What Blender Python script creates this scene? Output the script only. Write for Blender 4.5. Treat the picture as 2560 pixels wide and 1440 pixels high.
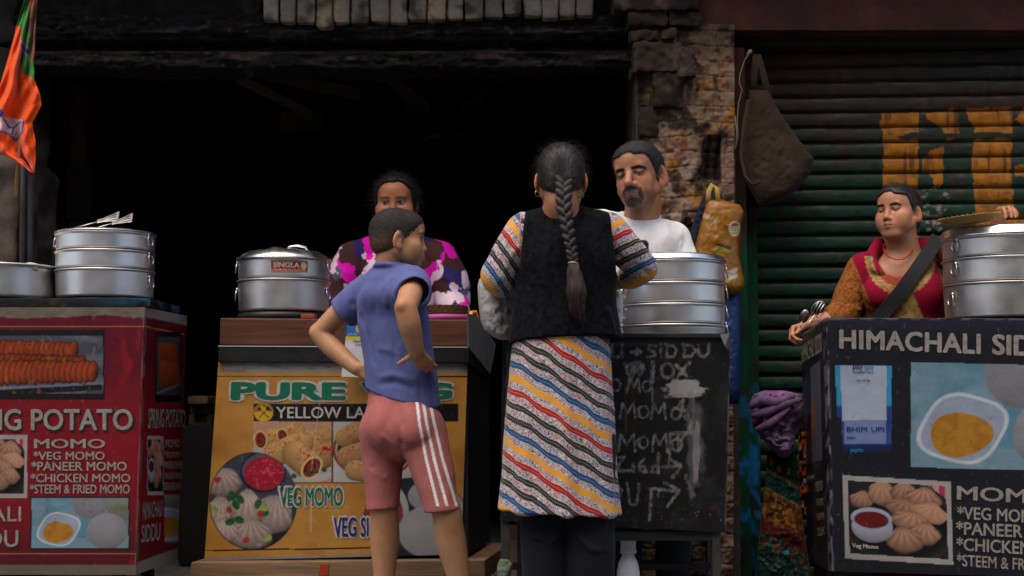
import bpy, bmesh, math, random
import numpy as np
from mathutils import Vector, Matrix
for o in list(bpy.data.objects): bpy.data.objects.remove(o)
scene = bpy.context.scene
R = math.radians
# ------------------------------------------------------------------ camera
F = 3600.0                       # focal length in photograph pixels (2560 wide)
CAM_H = 0.72                     # a photographer crouching in the street
PITCH = math.atan(280.0 / F)     # horizon at y = 1000 of 1440
cd = bpy.data.cameras.new('camera'); cam = bpy.data.objects.new('camera', cd)
scene.collection.objects.link(cam)
cam.location = (0, 0, CAM_H); cam.rotation_euler = (math.pi/2 + PITCH, 0, 0)
cd.sensor_width = 36.0; cd.lens = F / 2560 * 36.0; cd.clip_start = 0.05; cd.clip_end = 500
cd.dof.use_dof = True; cd.dof.focus_distance = 4.7; cd.dof.aperture_fstop = 3.2
scene.camera = cam
# ------------------------------------------------------------------ light
SUN_EL, SUN_AZ = 68.0, 215.0     # high, behind the photographer, a little from the left
w = bpy.data.worlds.new('World'); scene.world = w; w.use_nodes = True
nt = w.node_tree; bg = nt.nodes['Background']
sky = nt.nodes.new('ShaderNodeTexSky'); sky.sky_type = 'NISHITA'; sky.sun_disc = False
sky.dust_density = 4.0; sky.ozone_density = .6; sky.sun_elevation = R(SUN_EL); sky.sun_rotation = R(SUN_AZ)
nt.links.new(sky.outputs[0], bg.inputs[0]); bg.inputs[1].default_value = 0.15
sd = bpy.data.lights.new('sun', 'SUN'); sun = bpy.data.objects.new('sun', sd)
scene.collection.objects.link(sun)
sd.energy = 0.95; sd.angle = R(60); sd.color = (1.0, 0.86, 0.70)
_az = R(SUN_AZ)
_dir = Vector((math.sin(_az)*math.cos(R(SUN_EL)), math.cos(_az)*math.cos(R(SUN_EL)), math.sin(R(SUN_EL))))
sun.rotation_euler = _dir.to_track_quat('Z', 'Y').to_euler()
scene.view_settings.view_transform = 'Standard'; scene.view_settings.look = 'None'
scene.view_settings.exposure = 1.03; scene.view_settings.gamma = 1.0
scene.render.engine = 'CYCLES'
try:
    scene.cycles.use_denoising = True
    scene.cycles.max_bounces = 6; scene.cycles.diffuse_bounces = 3
except Exception: pass
# ------------------------------------------------------------------ helpers: places
_FW = np.array([0, math.cos(PITCH), math.sin(PITCH)]); _UP = np.array([0, -math.sin(PITCH), math.cos(PITCH)])
def ray(px, py):
    a = (np.asarray(px, float) - 1280) / F; b = (720 - np.asarray(py, float)) / F
    return np.stack([a, _FW[1] + b*_UP[1], _FW[2] + b*_UP[2]], -1)
def at(px, py, Y):
    d = ray(px, py); t = np.asarray(Y, float) / d[..., 1]
    p = d * t[..., None]; p[..., 2] += CAM_H
    return p
class Plane:                      # a flat face in the place; hit() finds where a line of sight meets it
    def __init__(s, O, r, u):
        s.O = np.array(O, float); s.r = np.array(r, float); s.r /= np.linalg.norm(s.r)
        u = np.array(u, float); u -= s.r*(u @ s.r); s.u = u/np.linalg.norm(u); s.n = np.cross(s.r, s.u)
    def hit(s, px, py, off=0.0):
        d = ray(px, py); c = np.array([0, 0, CAM_H])
        O = s.O + s.n*off
        t = ((O - c) @ s.n) / (d @ s.n)
        return c + d*t[..., None]
def yplane(Y): return Plane((0, Y, 0), (1, 0, 0), (0, 0, 1))
def lin(c):
    c = np.asarray(c, float)/255.0
    return np.where(c <= 0.04045, c/12.92, ((c+0.055)/1.055)**2.4)
def V(*a): return np.array(a, float)
def nrm(v): v = np.asarray(v, float); return v/np.linalg.norm(v)
# ------------------------------------------------------------------ helpers: noise
_rs = np.random.RandomState(7); _NT = _rs.rand(64, 64, 64).astype(np.float32)
def vn3(p, scale, seed=0):
    q = np.asarray(p, np.float32)*scale + seed*17.31 + 500
    i = np.floor(q).astype(np.int64); f = (q - i).astype(np.float32); f = f*f*(3-2*f); i &= 63; j = (i+1) & 63
    x0, y0, z0, x1, y1, z1 = i[..., 0], i[..., 1], i[..., 2], j[..., 0], j[..., 1], j[..., 2]
    fx, fy, fz = f[..., 0], f[..., 1], f[..., 2]
    a = _NT[x0, y0, z0]*(1-fx)+_NT[x1, y0, z0]*fx; b = _NT[x0, y1, z0]*(1-fx)+_NT[x1, y1, z0]*fx
    c = _NT[x0, y0, z1]*(1-fx)+_NT[x1, y0, z1]*fx; d = _NT[x0, y1, z1]*(1-fx)+_NT[x1, y1, z1]*fx
    return (a*(1-fy)+b*fy)*(1-fz) + (c*(1-fy)+d*fy)*fz
def fbm(p, scale, seed=0, n=4):
    s = 0; a = 1.0; t = 0
    for k in range(n): s = s + a*vn3(p, scale*2**k, seed+k); t += a; a *= .5
    return s/t
def n2(x, y, scale, seed=0, n=4):
    return fbm(np.stack([x, y, np.zeros_like(x)], -1), scale, seed, n)
def sst(a, b, x):
    t = np.clip((x-a)/(b-a), 0, 1); return t*t*(3-2*t)
# ------------------------------------------------------------------ helpers: objects
COL = scene.collection; ROOT = {}
def mesh_data(name, verts, faces=None, quads=None, smooth=True, col=None, attrs=None):
    me = bpy.data.meshes.new(name); verts = np.asarray(verts, np.float32).reshape(-1, 3)
    if quads is not None:
        quads = np.asarray(quads, np.int32); n = len(quads)
        me.vertices.add(len(verts)); me.vertices.foreach_set('co', verts.ravel())
        me.loops.add(n*4); me.loops.foreach_set('vertex_index', quads.ravel())
        me.polygons.add(n); me.polygons.foreach_set('loop_start', np.arange(n, dtype=np.int32)*4)
        me.update(calc_edges=True); me.validate()
    else:
        me.from_pydata([tuple(map(float, v)) for v in verts], [], [tuple(int(i) for i in f) for f in faces]); me.update()
    if smooth: me.polygons.foreach_set('use_smooth', np.ones(len(me.polygons), bool))
    if col is not None:
        c = np.ones((len(verts), 4), np.float32); c[:, :3] = col
        a = me.color_attributes.new('Col', 'FLOAT_COLOR', 'POINT'); a.data.foreach_set('color', c.ravel())
    for k, v in (attrs or {}).items():
        a = me.attributes.new(k, 'FLOAT', 'POINT'); a.data.foreach_set('value', np.asarray(v, np.float32).ravel())
    return me
def root_loc(o):
    l = Vector((0, 0, 0))
    while o is not None: l += o.location; o = o.parent
    return l
def thing(name, label, cat, loc, group=None):
    o = bpy.data.objects.new(name, None); COL.objects.link(o); o.location = loc; o.empty_display_size = 0.1
    o['label'] = label; o['category'] = cat
    if group: o['group'] = group
    return o
def tag(o, label, cat, group=None):
    o['label'] = label; o['category'] = cat
    if group: o['group'] = group
    return o
def part(name, mat, parent=None, verts=None, faces=None, quads=None, mb=None, smooth=None, col=None, attrs=None, bevel=0, label=None, kind=None):
    if mb is not None: verts, faces = mb.v, mb.f; smooth = mb.smooth if smooth is None else smooth
    if smooth is None: smooth = True
    verts = np.array(verts, float).reshape(-1, 3)
    if parent is not None: loc = np.zeros(3); verts = verts - np.array(root_loc(parent))
    else: loc = np.array([(verts[:, 0].min()+verts[:, 0].max())/2, (verts[:, 1].min()+verts[:, 1].max())/2, verts[:, 2].min()]); verts = verts - loc
    me = mesh_data(name, verts, faces, quads, smooth, col, attrs)
    for m in (mat if isinstance(mat, (list, tuple)) else [mat]): me.materials.append(m)
    if mb is not None and mb.mi and any(mb.mi): me.polygons.foreach_set('material_index', np.array(mb.mi, np.int32))
    o = bpy.data.objects.new(name, me); COL.objects.link(o); o.location = loc; o.parent = parent
    if bevel:
        b = o.modifiers.new('bevel', 'BEVEL'); b.width = bevel; b.segments = 2; b.limit_method = 'ANGLE'; b.angle_limit = R(40)
    if label: o['label'] = label
    if kind: o['kind'] = kind
    return o
class MB:
    def __init__(s, smooth=False): s.v = []; s.f = []; s.mi = []; s.smooth = smooth
    def add(s, v, f, mi=0):
        n = len(s.v); s.v += [tuple(map(float, x)) for x in v]; s.f += [tuple(n+int(i) for i in q) for q in f]; s.mi += [mi]*len(f); return s
    def box(s, lo, hi, mi=0):
        x0, y0, z0 = lo; x1, y1, z1 = hi
        return s.hexa([(x0,y0,z0),(x1,y0,z0),(x1,y1,z0),(x0,y1,z0),(x0,y0,z1),(x1,y0,z1),(x1,y1,z1),(x0,y1,z1)], mi)
    def hexa(s, v, mi=0):
        return s.add(v, [(0,3,2,1),(4,5,6,7),(0,1,5,4),(1,2,6,5),(2,3,7,6),(3,0,4,7)], mi)
    def obox(s, O, ax, ay, az, mi=0):      # origin and three edge vectors
        O, ax, ay, az = map(lambda t: np.array(t, float), (O, ax, ay, az))
        return s.hexa([O, O+ax, O+ax+ay, O+ay, O+az, O+ax+az, O+ax+ay+az, O+ay+az], mi)
    def lathe(s, prof, c, n=64, mi=0, axis=None):
        v = []; f = []; m = len(prof)
        for k in range(n):
            a = 2*math.pi*k/n
            for r, z in prof: v.append((c[0]+r*math.cos(a), c[1]+r*math.sin(a), c[2]+z))
        for k in range(n):
            for i in range(m-1): f.append((k*m+i, ((k+1)%n)*m+i, ((k+1)%n)*m+i+1, k*m+i+1))
        return s.add(v, f, mi)
    def tube(s, path, r, n=8, mi=0, closed=False, flat=None):
        P = np.array(path, float); m = len(P); rr = np.broadcast_to(np.asarray(r, float), (m,))
        v = []; f = []; up = None
        for i in range(m):
            a = P[(i-1) % m] if (closed or i) else P[i]; b = P[(i+1) % m] if (closed or i < m-1) else P[i]
            t = nrm(b-a)
            if up is None: up = V(0, 0, 1) if abs(t[2]) < .9 else V(0, 1, 0)
            sd_ = nrm(np.cross(t, up)); up = np.cross(sd_, t)
            for k in range(n):
                an = 2*math.pi*k/n; fl = 1 if flat is None else flat
                v.append(P[i] + rr[i]*(math.cos(an)*sd_ + math.sin(an)*fl*up))
        for i in range(m if closed else m-1):
            j = (i+1) % m
            for k in range(n): f.append((i*n+k, i*n+(k+1) % n, j*n+(k+1) % n, j*n+k))
        if not closed: f.append(tuple(range(n))[::-1]); f.append(tuple((m-1)*n+k for k in range(n)))
        return s.add(v, f, mi)
def grid_quads(nu, nv):           # nu columns, nv rows of vertices, index = row*nu+col
    i = np.arange(nu*nv).reshape(nv, nu)
    return np.stack([i[1:, :-1], i[1:, 1:], i[:-1, 1:], i[:-1, :-1]], -1).reshape(-1, 4)
def bil(q, S, T):                 # q = tl,tr,br,bl ; S right, T down
    tl, tr, br, bl = [np.array(p, float) for p in q]
    S = S[..., None]; T = T[..., None]
    return (tl*(1-S)+tr*S)*(1-T) + (bl*(1-S)+br*S)*T
def print_grid(name, mat, parent, plane, quad, painter, off=0.0, step=2.0, disp=None):
    W = max(abs(quad[1][0]-quad[0][0]), abs(quad[2][0]-quad[3][0])); H = max(abs(quad[3][1]-quad[0][1]), abs(quad[2][1]-quad[1][1]))
    nu = int(W/step)+2; nv = int(H/step)+2
    S, T = np.meshgrid(np.linspace(0, 1, nu), np.linspace(0, 1, nv)); P = bil(quad, S, T).reshape(-1, 2)
    v = plane.hit(P[:, 0], P[:, 1], off)
    if disp is not None: v = v + plane.n*disp(P[:, 0], P[:, 1])[:, None]
    c = painter(P[:, 0], P[:, 1])
    return part(name, mat, parent, verts=v, quads=grid_quads(nu, nv), col=c, smooth=True)
# ------------------------------------------------------------------ helpers: printed lettering
_TC = {}
def text_mesh(s, bold):
    k = (s, bold)
    if k in _TC: return _TC[k]
    cu = bpy.data.curves.new('t', 'FONT'); cu.body = s; cu.size = 1; cu.offset = bold; cu.resolution_u = 3; cu.space_character = 1.06 if s == 'HIMACHALI' else 1.0; cu.fill_mode = 'FRONT'; cu.dimensions = '2D'
    ob = bpy.data.objects.new('t', cu); COL.objects.link(ob)
    dg = bpy.context.evaluated_depsgraph_get(); me = bpy.data.meshes.new_from_object(ob.evaluated_get(dg))
    v = np.array([x.co[:] for x in me.vertices]); f = [tuple(p.vertices) for p in me.polygons]
    bpy.data.objects.remove(ob); bpy.data.curves.remove(cu); bpy.data.meshes.remove(me)
    _TC[k] = (v, f); return v, f
def letters(name, mat, parent, plane, s, quad, off=0.002, bold=0.03, grow=0.0):
    v0, f0 = text_mesh(s, 0.0); b = bold*.75; vs = []; fs = []; dz = []; n = 0       # heavier strokes: shifted copies, each a hair in front of the last
    sh = [(0, 0)]+[(b*math.cos(t), b*.8*math.sin(t)) for t in np.linspace(0, 2*math.pi, 8, endpoint=False)] if bold else [(0, 0)]
    if grow: sh += [((b+grow*2.2)*math.cos(t), (b*.8+grow*2.2)*math.sin(t)) for t in np.linspace(0, 2*math.pi, 14, endpoint=False)]
    for k, (a, c) in enumerate(sh): vs.append(v0+V(a, c, 0)); fs += [tuple(i+n for i in q) for q in f0]; n += len(v0); dz += [k*.00004]*len(v0)
    v = np.concatenate(vs); dz = np.array(dz); g0 = b if not grow else 0; lo = v[:, :2].min(0); hi = v[:, :2].max(0)
    S = (v[:, 0]-lo[0])/(hi[0]-lo[0]); T = 1-(v[:, 1]-lo[1])/(hi[1]-lo[1])
    P = bil(quad, S, T); w_ = plane.hit(P[:, 0], P[:, 1], off)+plane.n*dz[:, None]
    return part(name, mat, parent, verts=w_, faces=fs, smooth=False)
def rectq(x0, y0, x1, y1): return [(x0, y0), (x1, y0), (x1, y1), (x0, y1)]
# ------------------------------------------------------------------ helpers: materials
MATS = {}
def M(name, c=(0.5, 0.5, 0.5), rough=0.6, metal=0.0, attr=False, var=None, bump=None, bump2=None, spec=0.3, sheen=0, sss=0, aniso=0, trans=0, ior=1.45, alpha=None, roughvar=None):
    if name in MATS: return MATS[name]
    m = bpy.data.materials.new(name); m.use_nodes = True; nt = m.node_tree; b = nt.nodes['Principled BSDF']
    tc = nt.nodes.new('ShaderNodeTexCoord')
    b.inputs['Roughness'].default_value = rough; b.inputs['Metallic'].default_value = metal
    b.inputs['Specular IOR Level'].default_value = spec; b.inputs['IOR'].default_value = ior
    if sheen: b.inputs['Sheen Weight'].default_value = sheen; b.inputs['Sheen Roughness'].default_value = .4
    if sss: b.inputs['Subsurface Weight'].default_value = sss; b.inputs['Subsurface Radius'].default_value = (.012, .005, .003); b.inputs['Subsurface Scale'].default_value = 1.0
    if aniso: b.inputs['Anisotropic'].default_value = aniso
    if trans: b.inputs['Transmission Weight'].default_value = trans
    if alpha is not None: b.inputs['Alpha'].default_value = alpha
    if attr:
        a = nt.nodes.new('ShaderNodeAttribute'); a.attribute_name = 'Col'; out = a.outputs['Color']
    else:
        a = nt.nodes.new('ShaderNodeRGB'); a.outputs[0].default_value = (*c, 1); out = a.outputs[0]
    def noise(sc, det=5, stretch=None):
        n = nt.nodes.new('ShaderNodeTexNoise'); n.inputs['Scale'].default_value = sc; n.inputs['Detail'].default_value = det
        if stretch:
            mp = nt.nodes.new('ShaderNodeMapping'); mp.inputs['Scale'].default_value = stretch
            nt.links.new(tc.outputs['Object'], mp.inputs[0]); nt.links.new(mp.outputs[0], n.inputs[0])
        else: nt.links.new(tc.outputs['Object'], n.inputs[0])
        return n
    if var:
        sc, amt = var[:2]; n = noise(sc, 6, var[2] if len(var) > 2 else None)
        mr = nt.nodes.new('ShaderNodeMapRange'); mr.inputs[1].default_value = .3; mr.inputs[2].default_value = .7
        mr.inputs[3].default_value = 1-amt; mr.inputs[4].default_value = 1+amt*.6
        nt.links.new(n.outputs[0], mr.inputs[0])
        mx = nt.nodes.new('ShaderNodeMix'); mx.data_type = 'RGBA'; mx.blend_type = 'MULTIPLY'; mx.inputs[0].default_value = 1
        nt.links.new(out, mx.inputs[6]); nt.links.new(mr.outputs[0], mx.inputs[7]); out = mx.outputs[2]
    nt.links.new(out, b.inputs['Base Color'])
    if roughvar:
        n = noise(roughvar[0], 5, roughvar[2] if len(roughvar) > 2 else None); mr = nt.nodes.new('ShaderNodeMapRange')
        mr.inputs[1].default_value = .3; mr.inputs[2].default_value = .7; mr.inputs[3].default_value = rough-roughvar[1]; mr.inputs[4].default_value = rough+roughvar[1]
        nt.links.new(n.outputs[0], mr.inputs[0]); nt.links.new(mr.outputs[0], b.inputs['Roughness'])
    prev = None
    for bp in (bump, bump2):
        if not bp: continue
        n = noise(bp[0], 4, bp[3] if len(bp) > 3 else None); bn = nt.nodes.new('ShaderNodeBump')
        bn.inputs['Strength'].default_value = bp[1]; bn.inputs['Distance'].default_value = bp[2]
        nt.links.new(n.outputs[0], bn.inputs['Height'])
        if prev is not None: nt.links.new(prev, bn.inputs['Normal'])
        prev = bn.outputs[0]
    if prev is not None: nt.links.new(prev, b.inputs['Normal'])
    MATS[name] = m; return m
# ------------------------------------------------------------------ helpers: sculpting with a distance field
class SDF:
    def __init__(s, lo, hi, h):
        s.lo = np.array(lo, np.float32); s.h = float(h)
        s.n = np.ceil((np.array(hi)-np.array(lo))/h).astype(int)+1
        s.d = np.full(s.n, 0.06, np.float32)
    def _sl(s, lo, hi):
        a = np.clip(np.floor((np.array(lo)-s.lo)/s.h).astype(int), 0, s.n-1); b = np.clip(np.ceil((np.array(hi)-s.lo)/s.h).astype(int)+1, 1, s.n)
        if (b <= a).any(): return None
        sl = tuple(slice(int(a[i]), int(b[i])) for i in range(3))
        g = [(s.lo[i] + np.arange(a[i], b[i])*s.h).astype(np.float32) for i in range(3)]
        return sl, g[0][:, None, None], g[1][None, :, None], g[2][None, None, :]
    def op(s, fn, lo, hi, k, mode):
        pad = k + 0.02; r = s._sl(np.array(lo)-pad, np.array(hi)+pad)
        if r is None: return s
        sl, X, Y, Z = r; d = fn(X, Y, Z); D = s.d[sl]; k = max(k, 1e-5)
        if mode == 'add':
            hh = np.maximum(k-np.abs(D-d), 0)/k; s.d[sl] = np.minimum(D, d)-hh*hh*k*.25
        else:
            d = -d; hh = np.maximum(k-np.abs(D-d), 0)/k; s.d[sl] = np.maximum(D, d)+hh*hh*k*.25
        return s
    def ell(s, c, r, Rm=None, k=0.01, mode='add'):
        c = np.array(c, float); r = np.array(r, float); Rm = np.eye(3) if Rm is None else np.array(Rm, float)
        ext = np.sqrt(((Rm*r)**2).sum(1))
        def fn(X, Y, Z):
            x, y, z = X-c[0], Y-c[1], Z-c[2]
            l = [x*Rm[0, i]+y*Rm[1, i]+z*Rm[2, i] for i in range(3)]
            k0 = np.sqrt(sum((l[i]/r[i])**2 for i in range(3)))+1e-6; k1 = np.sqrt(sum((l[i]/r[i]**2)**2 for i in range(3)))+1e-6
            return k0*(k0-1)/k1
        return s.op(fn, c-ext, c+ext, k, mode)
    def cone(s, a, b, ra, rb, k=0.01, mode='add', flat=None):
        a = np.array(a, float); b = np.array(b, float); ab = b-a; L2 = max(float(ab @ ab), 1e-9)
        def fn(X, Y, Z):
            x, y, z = X-a[0], Y-a[1], Z-a[2]
            t = np.clip((x*ab[0]+y*ab[1]+z*ab[2])/L2, 0, 1)
            x = x-t*ab[0]; y = y-t*ab[1]; z = z-t*ab[2]; m = 1.0
            if flat is not None:
                n, sc = flat; q = (x*n[0]+y*n[1]+z*n[2])*(1/sc-1); x = x+q*n[0]; y = y+q*n[1]; z = z+q*n[2]; m = min(1.0, sc)**.5
            return (np.sqrt(x*x+y*y+z*z)-(ra+(rb-ra)*t))*m
        rm = max(ra, rb)*(1 if flat is None else max(1, flat[1]))
        return s.op(fn, np.minimum(a, b)-rm, np.maximum(a, b)+rm, k, mode)
    def chain(s, pts, rad, k=0.01, mode='add', flat=None, sub=7, kin=None):
        P = np.array(pts, float); n = len(P); rad = np.array(rad, float)
        out = []; ro = []
        for i in range(n-1):
            p0 = P[max(i-1, 0)]; p1 = P[i]; p2 = P[i+1]; p3 = P[min(i+2, n-1)]
            for j in range(sub):
                t = j/sub; out.append(.5*((2*p1)+(-p0+p2)*t+(2*p0-5*p1+4*p2-p3)*t*t+(-p0+3*p1-3*p2+p3)*t**3))
                tt = t*t*(3-2*t)*.5+t*.5; ro.append(rad[i]*(1-tt)+rad[i+1]*tt)
        out.append(P[-1]); ro.append(rad[-1])
        for i in range(len(out)-1):
            fl = None
            if flat is not None:
                n_ = np.array(flat[0], float); ax = nrm(out[i+1]-out[i]); n_ = n_-ax*(n_ @ ax); fl = (nrm(n_), flat[1])
            s.cone(out[i], out[i+1], ro[i], ro[i+1], k if i == 0 else (kin if kin is not None else min(k, .006)), mode, fl)
        return s
    def fn(s, f, lo, hi, k=0.005, mode='add'): return s.op(f, lo, hi, k, mode)
    def warp(s, f, lo, hi):           # add a small displacement field
        r = s._sl(lo, hi)
        if r is None: return s
        sl, X, Y, Z = r; s.d[sl] += f(X, Y, Z); return s
    def mesh(s, smooth=2):
        d = s.d.copy(); d[0] = d[-1] = .06; d[:, 0] = d[:, -1] = .06; d[:, :, 0] = d[:, :, -1] = .06
        neg = d < 0; nx, ny, nz = d.shape
        cnt = np.zeros((nx-1, ny-1, nz-1), np.int8)
        for i in (0, 1):
            for j in (0, 1):
                for k in (0, 1): cnt += neg[i:nx-1+i, j:ny-1+j, k:nz-1+k]
        act = (cnt > 0) & (cnt < 8); idx = np.argwhere(act); N = len(idx)
        vid = np.full(act.shape, -1, np.int64); vid[act] = np.arange(N)
        acc = np.zeros((N, 3)); c = np.zeros(N)
        cor = [(i, j, k) for i in (0, 1) for j in (0, 1) for k in (0, 1)]
        val = {q: d[idx[:, 0]+q[0], idx[:, 1]+q[1], idx[:, 2]+q[2]] for q in cor}
        for q in cor:
            for ax in range(3):
                if q[ax] == 0:
                    q2 = list(q); q2[ax] = 1; q2 = tuple(q2); A, B = val[q], val[q2]; m = (A < 0) != (B < 0)
                    t = np.where(m, A/np.where(m, A-B, 1), 0); p = np.array(q, float)[None, :].repeat(N, 0); p[:, ax] += t
                    acc[m] += p[m]; c[m] += 1
        pos = (idx + acc/np.maximum(c, 1)[:, None])*s.h + s.lo
        quads = []
        for ax in range(3):
            u, w_ = [(1, 2), (2, 0), (0, 1)][ax]
            sl0 = [slice(None)]*3; sl1 = [slice(None)]*3; sl0[ax] = slice(0, -1); sl1[ax] = slice(1, None)
            A = neg[tuple(sl0)]; B = neg[tuple(sl1)]; e = np.argwhere(A != B)
            ok = (e[:, u] > 0) & (e[:, w_] > 0) & (e[:, u] < d.shape[u]-1) & (e[:, w_] < d.shape[w_]-1); e = e[ok]
            flip = ~A[e[:, 0], e[:, 1], e[:, 2]]
            def cell(du, dw):
                q = e.copy(); q[:, u] += du; q[:, w_] += dw; return vid[q[:, 0], q[:, 1], q[:, 2]]
            Q = np.stack([cell(-1, -1), cell(0, -1), cell(0, 0), cell(-1, 0)], -1)
            Q[flip] = Q[flip][:, ::-1]; quads.append(Q)
        Q = np.concatenate(quads); Q = Q[(Q >= 0).all(1)]
        for _ in range(smooth):
            a = np.concatenate([Q[:, 0], Q[:, 1], Q[:, 2], Q[:, 3]]); b = np.concatenate([Q[:, 1], Q[:, 2], Q[:, 3], Q[:, 0]])
            i = np.concatenate([a, b]); j = np.concatenate([b, a]); dg = np.bincount(i, minlength=N)
            new = np.stack([np.bincount(i, pos[j, k], N) for k in range(3)], -1)/np.maximum(dg, 1)[:, None]
            pos = pos*.4+new*.6
        return pos, Q
def rot_frame(fwd, up=(0, 0, 1), roll=0.0):     # columns: right (person's left is -x), forward, up
    f = nrm(fwd); r = nrm(np.cross(f, up)); u = np.cross(r, f)
    if roll:
        c, s_ = math.cos(roll), math.sin(roll); r, u = r*c+u*s_, u*c-r*s_
    return np.stack([r, f, u], 1)
# ------------------------------------------------------------------ colours read off the photograph, as surface albedo
KP = 0.95
def pc(*c): return np.clip(lin(c)*KP, 0.003, 0.82)
def mixc(c, d, t): return c*(1-t[:, None]) + np.asarray(d)[None, :]*t[:, None]
M_attr = M('painted_rough', attr=True, rough=.88, spec=.15, var=(60, .18), bump=(220, .5, .003))
M_print = M('printed_vinyl', attr=True, rough=.42, var=(9, .10), bump=(6, .35, .02), bump2=(900, .12, .0006), spec=.35)
M_char = M('charred_wood', (.012, .011, .010), rough=.9, spec=.1, var=(30, .5), bump=(60, .8, .01))
def rough_block(lo, hi, step=.02, amp=.008, seed=0, rnd=.015):
    lo = np.array(lo, float); hi = np.array(hi, float); n = np.maximum(((hi-lo)/step).astype(int), 2)
    vs = []; qs = []; off = 0
    for ax in range(3):
        u, w_ = [(1, 2), (2, 0), (0, 1)][ax]
        for side in (0, 1):
            U, W = np.meshgrid(np.linspace(0, 1, n[u]+1), np.linspace(0, 1, n[w_]+1)); p = np.zeros((U.size, 3))
            p[:, u] = U.ravel(); p[:, w_] = W.ravel(); p[:, ax] = side
            q = grid_quads(n[u]+1, n[w_]+1)
            if side == 0: q = q[:, ::-1]
            vs.append(p); qs.append(q[:, ::-1]+off); off += len(p)
    p = np.concatenate(vs); c = p*2-1; size = hi-lo; w3 = lo + p*size
    inner = np.clip(w3, lo+rnd, hi-rnd); dd = w3-inner; L = np.linalg.norm(dd, axis=1, keepdims=True)
    w3 = np.where(L > rnd, inner+dd/np.maximum(L, 1e-6)*rnd, w3)
    nr = np.where(L > 1e-6, dd/np.maximum(L, 1e-6), 0)
    w3 = w3 + nr*((fbm(w3, 14, seed)-.5)*2*amp + (fbm(w3, 60, seed+3)-.5)*amp)[:, None]
    return w3, np.concatenate(qs)
def blocks(specs):                # [(lo,hi,step,amp,seed)] -> joined verts, quads, block index
    vs = []; qs = []; ids = []; off = 0
    for k, sp in enumerate(specs):
        v, q = rough_block(*sp); vs.append(v); qs.append(q+off); ids.append(np.full(len(v), k)); off += len(v)
    return np.concatenate(vs), np.concatenate(qs), np.concatenate(ids)
def pxbox(x0, y0, x1, y1, Y, depth):
    if y0 > y1: y0, y1 = y1, y0
    a = at(x0, y1, Y); b = at(x1, y0, Y); return V(a[0], Y, a[2]), V(b[0], Y+depth, b[2])
# ------------------------------------------------------------------ ground
mb = MB(); mb.add([(-40, -25, 0), (40, -25, 0), (40, 40, 0), (-40, 40, 0)], [(0, 1, 2, 3)])
o = part('street', M('street_stone', (.10, .095, .09), rough=.85, var=(3, .35), bump=(40, .6, .01)), None, mb=mb); o['kind'] = 'structure'
# ------------------------------------------------------------------ the burnt shop
FY = 5.62
bld = thing('burnt_building', 'fire-blackened shop building with a wide dark open front behind the stalls', 'building', (-0.7, 7.3, 0))
mb = MB()
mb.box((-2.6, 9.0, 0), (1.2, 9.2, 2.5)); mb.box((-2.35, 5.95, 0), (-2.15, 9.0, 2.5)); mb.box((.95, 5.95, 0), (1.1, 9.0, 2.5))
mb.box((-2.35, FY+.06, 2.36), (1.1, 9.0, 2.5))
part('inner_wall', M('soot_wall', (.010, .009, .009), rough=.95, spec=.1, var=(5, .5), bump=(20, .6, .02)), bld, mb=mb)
# unseen upper storey, its jutting ledge added to shade the shop fronts
mb = MB(); mb.box((-8, FY+.02, 2.5), (8, 9.2, 5.6)); mb.box((-8, FY-.34, 2.66), (8, FY+.02, 2.80))
part('upper_storey_shade_ledge', M('old_plaster', (.16, .13, .11), rough=.9, var=(4, .4), bump=(30, .5, .01)), bld, mb=mb)
# unseen house behind the camera, added to narrow the sky and bounce warm light
opp = thing('unseen_facing_house', 'unseen pale house added across the lane to shape the light on the stalls', 'house', (0, -3.2, 0))
mb = MB(); mb.box((-9, -6, 0), (7.5, -3.0, 7.2)); part('wall', M('bounce_plaster', (.42, .36, .28), rough=.9, var=(2, .3), bump=(20, .4, .01)), opp, mb=mb)
for k in range(5):
    for q_ in (((-8.2+k*3.1, -3.06, .1), (-6.4+k*3.1, -2.98, 2.5)), ((-8.0+k*3.1, -3.06, 3.6), (-6.9+k*3.1, -2.98, 5.2))):
        mb = MB(); mb.box(*q_); part('shutter', M('facing_shutter', (.05, .06, .07), rough=.5), opp, mb=mb)
# stone course over the opening
rnd = random.Random(4); sp = []; x = 655
bots = [55, 58, 56, 68, 58, 57, 56, 55, 52, 50, 50, 47, 43, 36, 40, 44, 40, 40]
for k in range(18):
    wd = rnd.uniform(41, 50); lo, hi = pxbox(x+1.2, -70, x+wd-1.2, bots[k]+rnd.uniform(-3, 3), FY-.01+rnd.uniform(-.012, .012), .12)
    sp.append((lo, hi, .012, .008, k, .012)); x += wd
v, q, ids = blocks(sp); c = np.tile(pc(118, 110, 100), (len(v), 1)); t = rnd
tone = np.array([rnd.uniform(.75, 1.2) for _ in sp])[ids]; c = c*tone[:, None]
c = mixc(c, pc(140, 124, 100), sst(.5, .7, fbm(v, 9, 2))); c = mixc(c, pc(30, 29, 32), sst(.48, .66, fbm(v, 16, 5))*.8)
part('stone_course', M_attr, bld, verts=v, quads=q, col=c)
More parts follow.
